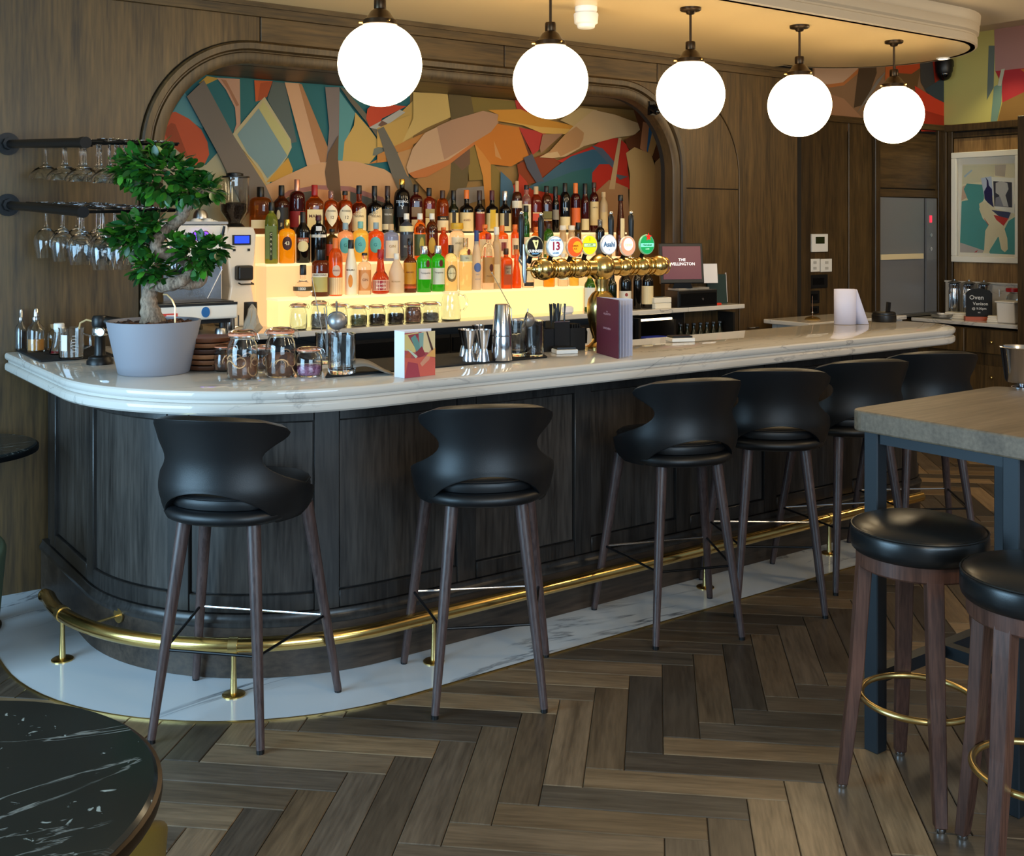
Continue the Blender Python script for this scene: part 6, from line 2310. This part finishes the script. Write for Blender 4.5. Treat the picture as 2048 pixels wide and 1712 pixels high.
part('white_panel', panel3(bk, Vector((0, 0, 0)), 0, H_), PAPER, t, False)
part('back_panel', panel3(bk, e2 + Vector((-.004, .02, 0)), 0, H_ + .002), PAPER, t, False)
pp_ = part('picture_panel', panel3(Vector((0, 0, 0)), e2, 0, H_ - .006), M('card_red', '#a84a52', .6), t, False)
U = e2.normalized()
W_ = e2.length
NN = U.cross(Vector((0, 0, 1))).normalized()
cs = [('#cdbb7a', [(0, .62), (.35, .55), (.45, 1), (0, .97)]), ('#d6c193', [(.55, .55), (1, .5), (1, 1), (.55, 1)]), ('#8d3a44', [(.1, .95), (.3, .7), (.5, .98)]), ('#5f8c86', [(.2, .88), (.34, .95), (.62, .55), (.42, .5)]), ('#7d9f98', [(.45, .98), (.62, .98), (.6, .6), (.5, .6)]),
      ('#8a2f3a', [(.36, .55), (.56, .68), (.68, .48), (.46, .42)]), ('#b5573a', [(0, .5), (.2, .62), (.2, .4), (0, .3)]), ('#b8c7b4', [(.05, .66), (.2, .6), (.42, .46), (.36, .42)]), ('#c45a4c', [(0, .0), (1, 0), (1, .38), (.75, .45), (.3, .42), (0, .46)]), ('#9c3a48', [(.0, 0), (.5, 0), (.42, .3), (.1, .36)]),
      ('#c88a70', [(.5, .3), (.9, .62), (.8, .36), (.56, .22)]), ('#4a2c2a', [(.7, 1), (.74, 1), (.98, .5), (.9, .5)]), ('#d9a05a', [(.7, .45), (1, .62), (1, .4)])]
for i, (c, pl) in enumerate(cs):
    vs = [U * (u * W_) + NN * (.0004 + .00012 * i) + Vector((0, 0, v * (H_ - .006))) for u, v in pl]
    part('printed_shape', MB().add(vs, [tuple(range(len(vs)))]), M('card' + c, c, .6), pp_, False)

# plum drinks menu
m0, m1, m2 = PZ(1193, 706, ZB), PZ(1236, 718, ZB), PZ(1262, 713, ZB)
H_ = .248
t = thing('drinks_menu', 'standing plum drinks menu with white pages fanned open behind', 'menu', (m1.x, m1.y, Z0))
e0 = Vector((m0.x - m1.x, m0.y - m1.y, 0))
PLUM = M('plum_card', '#5a1d30', .55)
cv = part('cover', panel3(e0, Vector((0, 0, 0)), 0, H_, .003), PLUM, t, False)
e2 = Vector((m2.x - m1.x, m2.y - m1.y, 0))
for i in range(5):
    k = i / 4
    ed = e2 * (.95 * k + .05) + RT * .006
    part('page', panel3(e0 + RT * (.006 + .002 * i), ed, .002, H_ - .003 + .002 * k, .001), M('menu_page', '#cfd0e2', .7), t, False)
mid = e0 * .5
angm = math.atan2(-e0.y, -e0.x)
for tx_, sz, dz in (('THE', .009, .190), ('WELLINGTON', .0115, .180), ('DRINKS MENU', .0125, .118)):
    o = link('lettering', text_mesh(tx_, sz, M('menu_print', '#c9a0ac', .5), ext=.0006), cv, mid + Vector((0, 0, dz)), angm)

# straw caddy, napkins
p = PZ(1155, 700, ZB)
t = thing('straw_caddy', 'black bar caddy holding black straws and napkins', 'caddy', (p.x - .04, p.y + .045, Z0), rad(-10))
for nm, c, d in (('tall_box', (-.035, .0, .065), (.075, .085, .13)), ('low_box', (.045, .0, .05), (.075, .085, .10)), ('front_box', (-.10, .0, .05), (.045, .08, .10))):
    mb = MB()
    w_, dpt, hh = d
    for bx in (((c[0], c[1] - dpt / 2, c[2]), (w_, .004, hh)), ((c[0], c[1] + dpt / 2, c[2]), (w_, .004, hh)), ((c[0] - w_ / 2, c[1], c[2]), (.004, dpt, hh)), ((c[0] + w_ / 2, c[1], c[2]), (.004, dpt, hh)), ((c[0], c[1], .002), (w_, dpt, .004))):
        mb.box(*bx)
    part(nm, mb, BLACK, t, False)
part('steel_rim', MB().box((-.035, -.043, .131), (.078, .004, .004)), STEEL, t, False)
rr = random.Random(9)
sm = MB().tube([(0, 0, 0), (0, 0, .205)], .0027, 6).mesh('straw', BLACK)
for i in range(18):
    x, y = -.035 + rr.uniform(-.030, .030), rr.uniform(-.035, .035)
    b_ = Vector((x, y, .006))
    o = link('straw', sm, None, Vector(t.location) + Matrix.Rotation(rad(-10), 3, 'Z') @ b_)
    o.rotation_euler = (rr.uniform(-.12, .12), rr.uniform(-.12, .12), 0)
    tag(o, 'black drinking straw standing in the bar caddy', 'straw', 'black straws in the bar caddy')
for i in range(4):
    n_ = link('napkin', MB().box((0, 0, .055), (.005, .07, .11)).mesh('napkin', M('black_napkin', '#151516', .8), False), None, Vector(t.location) + Matrix.Rotation(rad(-10), 3, 'Z') @ Vector((.022 + .013 * i, 0, .006)), rad(-10))
    tag(n_, ('first', 'second', 'third', 'fourth')[i] + ' upright black paper napkin from the left in the bar caddy', 'napkin', 'black napkins in the bar caddy')
p = PZ(1178, 690, ZB)
t = thing('salt_shaker', 'small white pot between the caddy and the drinks menu', 'pot', (p.x + .02, p.y + .015, Z0))
part('pot', MB().lathe([(.014, 0), (.015, .003), (.013, .06), (.017, .068), (.017, .075), (.012, .075)], (0, 0, 0), 20), WHITEP, t)
for nm, lab, px, py, w_, dpt in (('napkin_tray', 'low white tray of black napkins in front of the straw caddy', 1135, 707, .10, .075), ('napkin_tray', 'low white tray of black napkins right of the drinks menu', 1366, 683, .12, .085)):
    p = PZ(px, py, ZB)
    t = thing(nm, lab, 'tray', (p.x, p.y + .02, Z0), rad(-20))
    bevel(part('tray', MB().box((0, 0, .009), (w_, dpt, .018)), WHITEP, t, False), .003, 2)
    part('napkin_stack', MB().box((0, .004, .0225), (w_ * .86, dpt * .8, .009)), BLACK, t, False)

# far end of the bar
p = PZ(1690, 648, ZB)
t = thing('paper_roll', 'white sheet of paper curled into a roll standing at the far end of the bar', 'paper', (p.x, p.y, Z0), rad(-36))
vs, fs = [], []
pts = [(.078 * math.cos(a), .06 * math.sin(a)) for a in [rad(205 - 390 * i / 34 + 155) for i in range(35)]]
pts = [(.062 * math.cos(a), .05 * math.sin(a) - 0) for a in [rad(360 - 350 * i / 30) for i in range(31)]]
n = len(pts)
for x, y in pts:
    vs += [(x, y, 0), (x, y, .198)]
for i in range(n - 1):
    fs.append((2 * i, 2 * i + 2, 2 * i + 3, 2 * i + 1))
k = len(vs)
vs += [(.062, 0, 0), (.062, 0, .198), (.13, -.02, .0), (.068, -.005, .195)]
fs.append((k, k + 2, k + 3, k + 1))
o = part('sheet', MB().add(vs, fs), M('lilac_white_paper', '#c9c8dc', .8), t, True, 60)
s_ = o.modifiers.new('t', 'SOLIDIFY')
s_.thickness = .0012
for nm, lab, px, py, r in (('ashtray', 'black round tin behind the paper roll on the bar', 1664, 641, .055), ('ashtray', 'black round tin with tilted lid right of the paper roll', 1768, 643, .068)):
    p = PZ(px, py, ZB)
    t = thing(nm, lab, 'tin', (p.x, min(p.y, 4.0), Z0))
    part('tin', MB().lathe([(r, 0), (r * 1.02, .004), (r * 1.02, .038), (r * .96, .042), (r * .96, .052), (r * .9, .056), (r * .8, .05), (1e-5, .05)], (0, 0, 0), 32), BLACK, t)
    if r > .06:
        part('clip', MB().box((r * .8, .01, .075), (.03, .012, .07), ry=rad(8)), BLACK, t, False)
# side station behind the far end
t = thing('side_counter', 'short white marble service counter behind the far end of the bar', 'worktop', (PD(1578, 640, 5.0).x + .42, 5.02, .96))
SCX = t.location.x
bevel(part('slab', MB().box((.12, 0, .015), (1.1, .40, .03)), MARBLE, t, False), .006, 2)
part('fascia', MB().box((.14, .0, -.03), (1.0, .36, .058)), MARBLE, t, False)
part('cabinet', MB().box((.14, .01, -.51), (1.0, .34, .90)), OAK_D, t, False)
p = PD(1625, 632, 4.98)
t = thing('bill_spike', 'thin bill spike on a small brass dish behind the bar', 'bill spike', (p.x, 4.98, .9905))
part('dish', MB().lathe([(.05, 0), (.055, .006), (.03, .02), (.01, .025), (1e-5, .026)], (0, 0, 0), 24), BRASS2, t)
part('spike', MB().tube([(0, 0, .024), (0, 0, .165)], [.0025, .0012], 8), M('copper_spike', '#b07a5a', .3, .8), t)
part('bead', MB().sphere((0, 0, .05), .007, 10, 8), STEEL, t)

# ================================================================ fittings on walls and ceiling
def wall_plate(nm, label, cat, px0, px1, py0, py1, mt, t_=.012, D=DR - .018, grp=None):
    a, b = PD(px0, py0, D), PD(px1, py1, D)
    b2 = PD(px0, py1, D)
    z0, z1 = min(a.z, b2.z), max(a.z, b2.z)
    t = thing(nm, label, cat, ((a.x + b.x) / 2, D + .014, (z0 + z1) / 2), 0, grp)
    bevel(part('plate', MB().box((0, -.014 - t_ / 2, 0), (b.x - a.x, t_, z1 - z0)), mt, t, False), .003, 2)
    return t, b.x - a.x, z1 - z0


DWT = DR - .006
t, w_, h_ = wall_plate('thermostat', 'white wall thermostat with dark display', 'thermostat', 1620, 1652, 468, 504, WHITEP, .02, DWT)
part('display', MB().box((-.0, -.0348, h_ * .15), (w_ * .55, .002, h_ * .38)), M('lcd_green', '#2b3018', .2), t, False)
for k, (a, b, lab) in enumerate(((1617, 1638, 'left white twin light switch below the thermostat'), (1640, 1662, 'right white twin light switch below the thermostat'))):
    t, w_, h_ = wall_plate('light_switch', lab, 'switch', a, b, 518, 544, WHITEP, .01, DWT, 'light switches below the thermostat')
    for z in (-.22, .22):
        part('rocker', MB().box((0, -.0255, h_ * z), (w_ * .28, .004, h_ * .2)), M('switch_grey', '#b9b6b0', .4), t, False)
for k, (a, b, c, d) in enumerate(((1616, 1653, 550, 577), (1615, 1637, 582, 607), (1614, 1636, 613, 628))):
    t, w_, h_ = wall_plate('wall_socket', ('wide black wall plate directly below the light switches', 'small black wall plate, middle of the three', 'lowest black wall plate behind the bill spike')[k], 'socket', a, b, c, d, BLACK, .012, DWT, 'black wall plates')
    part('insert', MB().box((0, -.0265, 0), (w_ * .6, .002, h_ * .5)), BLKMET, t, False)

# service hoist in its recess
a, b = PD(1754, 380, DR - .01), PD(1870, 380, DR - .01)
zb0, zb1 = .90, 1.88
t = thing('service_hoist', 'stainless steel service hoist door in the panelled wall', 'hoist', ((a.x + b.x) / 2, DR, zb0))
wv = b.x - a.x
BS = M('hoist_steel', '#85868a', .36, .35, bump=.02, bscale=10)
part('door_leaf', MB().box((-wv / 2 + wv * .30, -.012, (zb1 - zb0) / 2), (wv * .60, .016, zb1 - zb0)), BS, t, False)
part('door_leaf', MB().box((-wv / 2 + wv * .70, -.008, (zb1 - zb0) / 2), (wv * .19, .014, zb1 - zb0)), BS, t, False)
pn = part('control_panel', MB().box((wv / 2 - wv * .09, -.016, (zb1 - zb0) / 2), (wv * .18, .02, zb1 - zb0)), BS, t, False)
p = PD(1862, 438, DR - .03)
part('red_light', MB().box((p.x - t.location.x, -.028, p.z - zb0), (.03, .004, .06)), M('red_lamp', '#e0202a', .4, emit=(1, .03, .06), es=1.5), pn, False)
for z in (.20, .32):
    p = PD(1862, 470, DR - .03)
    part('button', MB().lathe([(.016, -.034), (.016, -.026)], (0, 0, 0), 14, axis='Y'), STEEL, pn, loc=(p.x - t.location.x, 0, p.z - zb0 - z + .2))
part('handle_bar', MB().box((-wv / 2 + wv * .38, -.032, PD(1800, 513, DR).z - zb0), (wv * .72, .016, .045)), M('pale_brass_bar', '#e0cda4', .4, 0), t, False)
part('sill', MB().box((0, -.03, -.012), (wv, .06, .02)), STEEL2, t, False)

# picture on the right-hand wall
y0, y1 = PS(1905, 400, SR - .03).y, PS(2044, 400, SR - .03).y
z1 = PS(1906, 306, SR - .03).z
z0 = PS(1900, 523, SR - .03).z
t = thing('framed_picture', 'white framed abstract collage print on the right-hand wall', 'picture', (SR, (y0 + y1) / 2, (z0 + z1) / 2))
wy, hz = y0 - y1, z1 - z0
WF = M('white_frame', '#ece4d4', .4)
mb = MB()
for c, d in (((-.03, 0, hz / 2 - .025), (.05, wy, .05)), ((-.03, 0, -hz / 2 + .025), (.05, wy, .05)), ((-.03, wy / 2 - .025, 0), (.05, .05, hz - .101)), ((-.03, -wy / 2 + .025, 0), (.05, .05, hz - .101))):
    bevel(part('frame_side', MB().box(c, d), WF, t, False), .004, 1)
part('mount', MB().box((-.016, 0, 0), (.006, wy - .1, hz - .1)), M('picture_mount', '#efe6d2', .7), t, False)
DC = lambda x, y: (1860 + x / 4.074, 280 + y / 4.074)
art = [('#e9dcb4', [(265, 200), (740, 190), (735, 935), (245, 915)]), ('#d9cfa8', [(265, 210), (530, 205), (520, 330), (265, 360)]), ('#cfa98c', [(265, 380), (300, 365), (300, 470), (255, 495)]), ('#c4b39c', [(530, 205), (620, 200), (610, 300), (530, 290)]),
       ('#4f9a92', [(300, 355), (440, 365), (440, 480), (400, 560), (430, 640), (480, 690), (440, 900), (245, 835), (258, 500), (310, 490), (275, 400)]),
       ('#4f9a92', [(480, 910), (560, 780), (600, 740), (640, 660), (735, 600), (725, 935), (490, 925)]), ('#b9aca0', [(245, 835), (440, 900), (430, 920), (245, 915)]), ('#c23a30', [(360, 915), (390, 895), (380, 915)]),
       ('#c8352c', [(440, 640), (520, 610), (640, 640), (600, 700), (480, 700)]), ('#3a4060', [(500, 570), (660, 590), (640, 640), (560, 620)]), ('#c4ccd8', [(415, 310), (500, 295), (520, 450), (445, 480)]),
       ('#1c1450', [(450, 300), (475, 330), (480, 370), (505, 400), (510, 500), (520, 550), (470, 510), (445, 480), (440, 420), (462, 380), (462, 330)]),
       ('#f0ead8', [(500, 300), (700, 310), (690, 600), (530, 560)]), ('#3b3a44', [(515, 335), (668, 345), (670, 550), (525, 540)]), ('#c9c3b8', [(535, 350), (580, 335), (630, 350), (640, 400), (615, 450), (640, 545), (560, 540), (565, 450), (535, 430)]), ('#8f8d92', [(535, 470), (570, 460), (600, 545), (530, 540)]),
       ('#e4d4aa', [(400, 520), (430, 500), (465, 515), (540, 650), (600, 700), (630, 800), (635, 890), (610, 915), (580, 890), (560, 790), (530, 790), (480, 920), (440, 915), (450, 740), (480, 690), (410, 590)]),
       ('#5a5e78', [(690, 520), (735, 500), (735, 600), (690, 590)]), ('#a9bcc8', [(275, 295), (340, 240), (345, 250), (285, 305)])]
mo = [c for c in t.children if c.name.startswith('mount')][0]
for i, (c, pl) in enumerate(art):
    vs = [PS(*DC(*q), SR - .0195 - .0004 * i) - Vector(t.location) for q in pl]
    vs = [(-.0195 - .0004 * i, v.y, v.z) for v in vs]
    part('printed_shape', MB().add(vs, [tuple(range(len(vs)))]), M('art' + c, c, .7), mo, False)
part('glazing', MB().box((-.034, 0, 0), (.002, wy - .1, hz - .1)), M('picture_glass', '#ffffff', .03, trans=1, ior=1.2), t, False)

# service sideboard below the picture
ZD = .87
sxf = 8.2
t = thing('service_sideboard', 'oak service sideboard with marble top under the framed picture', 'sideboard', ((sxf + SR) / 2 - .012, 5.0675, 0))
cx = t.location.x
bevel(part('worktop', MB().box((-.01, 0, ZD - .015), (SR - sxf - .02, .965, .03)), MARBLE, t, False), .005, 2)
part('upstand', MB().box((SR - cx - .05, .0, ZD + .145), (.022, .95, .285)), MARBLE, t, False)
part('upstand_cap', MB().box((SR - cx - .055, .0, ZD + .292), (.04, .95, .014)), MARBLE, t, False)
part('carcass', MB().box((.01, 0, .42), (SR - sxf - .06, .955, .80)), OAK_D, t, False)
for k in range(2):
    for r_ in range(2):
        yy = .237 - .474 * k
        dw = bevel(part('drawer', MB().box((-(SR - sxf) / 2 + .03, yy, .72 - .30 * r_ - .06 * (r_ > 0)), (.02, .455, .19 if r_ == 0 else .34)), OAK, t, False), .004, 1)
        part('knob', MB().sphere((-(SR - sxf) / 2 + .006, yy, .72 - .28 * r_), .014, 12, 8), BRASS, dw)
part('plinth', MB().box((.02, 0, .04), (SR - sxf - .08, .95, .08)), OAK_D, t, False)
for k, px in enumerate((1909, 1938, 1968)):
    p = PS(px, 620, 8.60)
    t = thing('steel_flask', ('tall steel flask, left of three by the upstand', 'tall steel flask, middle of three by the upstand', 'tall steel flask, right of three, half behind the chalkboard')[k], 'flask', (8.60, p.y, ZD + .0005), 0, 'steel flasks on the sideboard')
    part('body', MB().lathe([(.045, 0), (.047, .004), (.047, .22), (.043, .235), (.043, .245), (.046, .25), (.046, .275), (.03, .285)], (0, 0, 0), 24), STEEL, t)
    part('lid', MB().lathe([(.05, .284), (.052, .290), (.02, .302), (.008, .305), (.008, .315)], (0, 0, 0), 24), STEEL2, t)
    part('handle', MB().tube([(-.046, 0, .21), (-.07, 0, .19), (-.07, 0, .08), (-.046, 0, .06)], .006, 8), STEEL, t)
p = PS(1958, 634, 8.38)
t = thing('chalkboard_sign', 'small black tabletop chalkboard with white handwriting on an orange base', 'sign', (8.38, p.y, ZD + .0005), rad(-50))
hb = [(-.10, .03), (.10, .03), (.10, .22), (.08, .245), (.04, .255), (0, .262), (-.04, .255), (-.08, .245), (-.10, .22)]
b_ = part('board', MB().prism(hb, -.008, .008), M('chalkboard', '#101010', .7), t, False)
part('base', MB().box((0, 0, .015), (.22, .09, .03)), M('orange_wood', '#b5522c', .5), t, False)
for tx_, sz, dz, dx in (('Oven', .05, .185, -.02), ('Venison', .036, .135, .01), ('@ 9:30pm', .026, .095, 0), ('xx', .02, .065, 0)):
    link('lettering', text_mesh(tx_, sz, M('chalk', '#d9d6cf', .9), ext=.0086), b_, (dx, 0, dz))
p = PS(2022, 655, 8.36)
t = thing('plastic_tub', 'white plastic tub with red-lidded jar behind, right end of the sideboard', 'tub', (8.36, p.y, ZD + .0005))
bevel(part('tub', MB().prism([(-.075, 0), (.075, 0), (.09, .165), (-.09, .165)], -.075, .075), M('milky_plastic', '#ddd4c8', .35), t, False), .01, 2)
part('rim', MB().rbox((0, 0, .168), (.196, .17, .012), .02), M('milky_plastic', '#ddd4c8', .35), t)
p = PS(2026, 620, 8.55)
t = thing('red_lid_jar', 'glass jar with bright red lid behind the white tub', 'jar', (8.56, p.y, ZD + .0005))
part('glass', MB().lathe([(.05, 0), (.055, .01), (.055, .20), (.03, .225), (.03, .235)], (0, 0, 0), 24), GLASS, t)
part('lid', MB().lathe([(.06, .236), (.06, .262), (.055, .266)], (0, 0, 0), 24), CC['rd'], t)
rr = random.Random(4)
for k, (px, py) in enumerate(((1905, 632), (1925, 628), (1990, 640))):
    p = PS(px, py, 8.42 if k < 2 else 8.34)
    t = thing('folded_cloth', ('white folded cloth before the left steel flask', 'cream folded cloth before the middle steel flask', 'white folded cloth between the chalkboard and the tub')[k], 'cloth', (p.x, p.y, ZD + .0005), rr.uniform(0, 1), 'cloths on the sideboard')
    mb = MB()
    for q in range(3):
        mb.rbox((.006 * q, 0, .008 + .016 * q), (.13 - .012 * q, .11, .016), .007, rz=.05 * q)
    part('cloth', mb, M('white_cloth', '#e2d8c8', .9), t)
p = PS(1872, 628, 8.32)
t = thing('steel_dish', 'low round steel dish at the left end of the sideboard', 'dish', (8.34, 5.36, ZD + .0005))
part('dish', MB().lathe([(.06, 0), (.085, .01), (.09, .035), (.086, .035), (.08, .014), (1e-5, .008)], (0, 0, 0), 28), STEEL2, t)

# cctv domes, smoke detector, downlight
p = PS(1898, 143, SR - .05)
t = thing('dome_camera', 'black dome security camera in the corner of the painted frieze', 'camera', (SR - .02, p.y + .02, p.z + .10))
part('base', MB().lathe([(.07, 0), (.075, -.01), (.07, -.10), (.062, -.12)], (-.07, 0, 0), 24), BLACK, t)
part('dome', MB().sphere((-.07, 0, -.12), .062, 20, 12), M('smoked_dome', '#070708', .06), t)
part('bracket', MB().box((-.02, 0, -.03), (.10, .06, .05)), BLACK, t, False)
p = PD(1312, 222, DW - .06)
t = thing('bullet_camera', 'small dark camera mounted at the right shoulder of the arch', 'camera', (p.x, DW - .012, p.z))
part('body', MB().tube([(0, -.06, 0), (0, -.02, .02)], .028, 14), BLKMET, t)
part('mount', MB().box((0, -.006, .02), (.05, .02, .09)), BLKMET, t, False)
part('lens', MB().sphere((0, -.064, -.004), .018, 12, 8), GLASSD, t)
p = PZ(1172, 14, ZS)
t = thing('smoke_detector', 'white smoke detector on the lowered ceiling', 'detector', (p.x, p.y, ZS))
part('base', MB().lathe([(.058, 0), (.058, -.02), (.05, -.034)], (0, 0, 0), 28), WHITEP, t)
part('chamber', MB().lathe([(.062, -.034), (.064, -.04), (.060, -.085), (.048, -.092), (.044, -.108), (.034, -.112), (1e-5, -.112)], (0, 0, 0), 28), WHITEP, t)
p = PZ(1937, 113, ZS)
t = thing('downlight', 'small round recessed downlight at the far ceiling edge', 'downlight', (p.x - .06, p.y + .15, ZS))
part('trim_ring', MB().lathe([(.045, 0), (.045, -.004), (.034, -.006), (.034, 0)], (0, 0, 0), 24), WHITEP, t)
part('lamp', MB().lathe([(.033, -.001), (.033, -.003)], (0, 0, 0), 24), M('downlight_lamp', '#fff6e0', .4, emit=(1, .85, .6), es=8), t)
l = bpy.data.lights.new('downlight_beam', 'SPOT')
l.energy = 26
l.color = (1, .85, .45)
l.spot_size = rad(95)
l.spot_blend = .6
l.shadow_soft_size = .03
o = bpy.data.objects.new('downlight_beam', l)
C.objects.link(o)
o.location = (8.35, 4.95, 3.25)
t2 = thing('downlight', 'round recessed downlight above the framed picture, out in the raised ceiling', 'downlight', (8.35, 4.95, 3.30))
part('trim_ring', MB().lathe([(.045, 0), (.045, -.004), (.034, -.006), (.034, 0)], (0, 0, 0), 24), WHITEP, t2)

# ================================================================ hanging glass racks on the left wall
STEMG = M('thin_glass', '#f7f8f8', .02, trans=1, ior=1.4)


def glass_profile(kind):
    if kind == 'goblet':      # hanging upside down, z downward from the foot
        return [(.036, 0), (.036, -.002), (.006, -.006), (.0046, -.012), (.0046, -.085), (.008, -.095), (.028, -.112), (.042, -.135), (.044, -.155), (.039, -.185), (.033, -.215), (.0318, -.215), (.0378, -.185), (.0425, -.155), (.0405, -.136), (.026, -.114), (1e-5, -.10)]
    return [(.036, 0), (.036, -.002), (.006, -.006), (.0046, -.012), (.0046, -.075), (.008, -.085), (.035, -.10), (.052, -.118), (.056, -.135), (.0548, -.135), (.0505, -.119), (.033, -.102), (1e-5, -.09)]


def rack(label, pxw, pyw, pxe, pye, kind, dn, grp):
    pw = PD(pxw, pyw, DW)
    pe = PD(pxe, pye, DW - 1.0)
    t = thing('glass_rack', label, 'rack', (pw.x, DW, pw.z))
    e = Vector((pe.x - pw.x, -1.0, pe.z - pw.z))
    part('wall_flange', MB().lathe([(.05, -.012), (.05, -.004), (.044, 0)], (0, 0, 0), 24, axis='Y'), BLKMET, t)
    part('arm', MB().tube([(0, 0, 0), e], .0185, 16), BLKMET, t)
    part('arm_cap', MB().tube([e * .97, e * 1.01], .022, 16), BLKMET, t)
    part('flange_nut', MB().tube([(0, -.004, 0), (0, -.05, 0)], .028, 8), BLKMET, t)
    wd = .355
    for k in range(5):
        x = .075 + .07 * k
        part('rail', MB().tube([Vector((x, -.02, .012)), Vector((x, 0, .012)) + e * 1.0], .0042, 8), BLKMET, t)
    part('front_bar', MB().tube([e * .99, e * .99 + Vector((wd, 0, .008))], .006, 8), BLKMET, t)
    part('rear_bar', MB().tube([e * .03, e * .03 + Vector((wd, 0, .008))], .006, 8), BLKMET, t)
    me = None
    rr = random.Random(len(kind))
    for c in range(4):
        for j in range(4):
            k = .16 + .235 * j + .04 * (c % 2) + rr.uniform(-.03, .03)
            P_ = Vector(t.location) + e * k + Vector((.11 + .07 * c - (0 if kind == 'goblet' else 0), 0, .019))
            lab = '%s hanging in the %s rack, %s from the wall in the %s channel' % (dn, grp, NTH[j], NTH[c])
            if me is None:
                sc_g = 1.14 if kind == 'goblet' else 1.25
                me = MB().lathe([(a * sc_g, b * sc_g) for a, b in glass_profile(kind)], (0, 0, 0), 22).mesh('wine_glass', STEMG, True, 60)
            o = link('wine_glass', me, None, P_)
            if c % 2 == 0 and j == 3:
                o.location += e * .05
            tag(o, lab, 'glass', 'glasses hung in the %s rack' % grp)
    return t


rack('upper black pipe glass rack hung with coupes on the oak wall', 15, 288, 170, 285, 'coupe', 'wide coupe', 'upper')
rack('lower black pipe glass rack hung with goblets on the oak wall', 15, 410, 165, 424, 'goblet', 'wine goblet', 'lower')

# wine cooler on the high table
p = PZ(2043, 776, 1.07)
t = thing('wine_cooler', 'polished steel wine cooler on the far corner of the high table', 'wine cooler', (p.x, p.y, 1.0705))
part('foot', MB().lathe([(.035, 0), (.035, .004), (.012, .012), (.012, .02)], (0, 0, 0), 24), STEEL, t)
part('bucket', MB().lathe([(.03, .018), (.05, .022), (.055, .03), (.07, .14), (.074, .145), (.07, .147), (.066, .14), (.05, .032), (1e-5, .03)], (0, 0, 0), 32), STEEL, t)
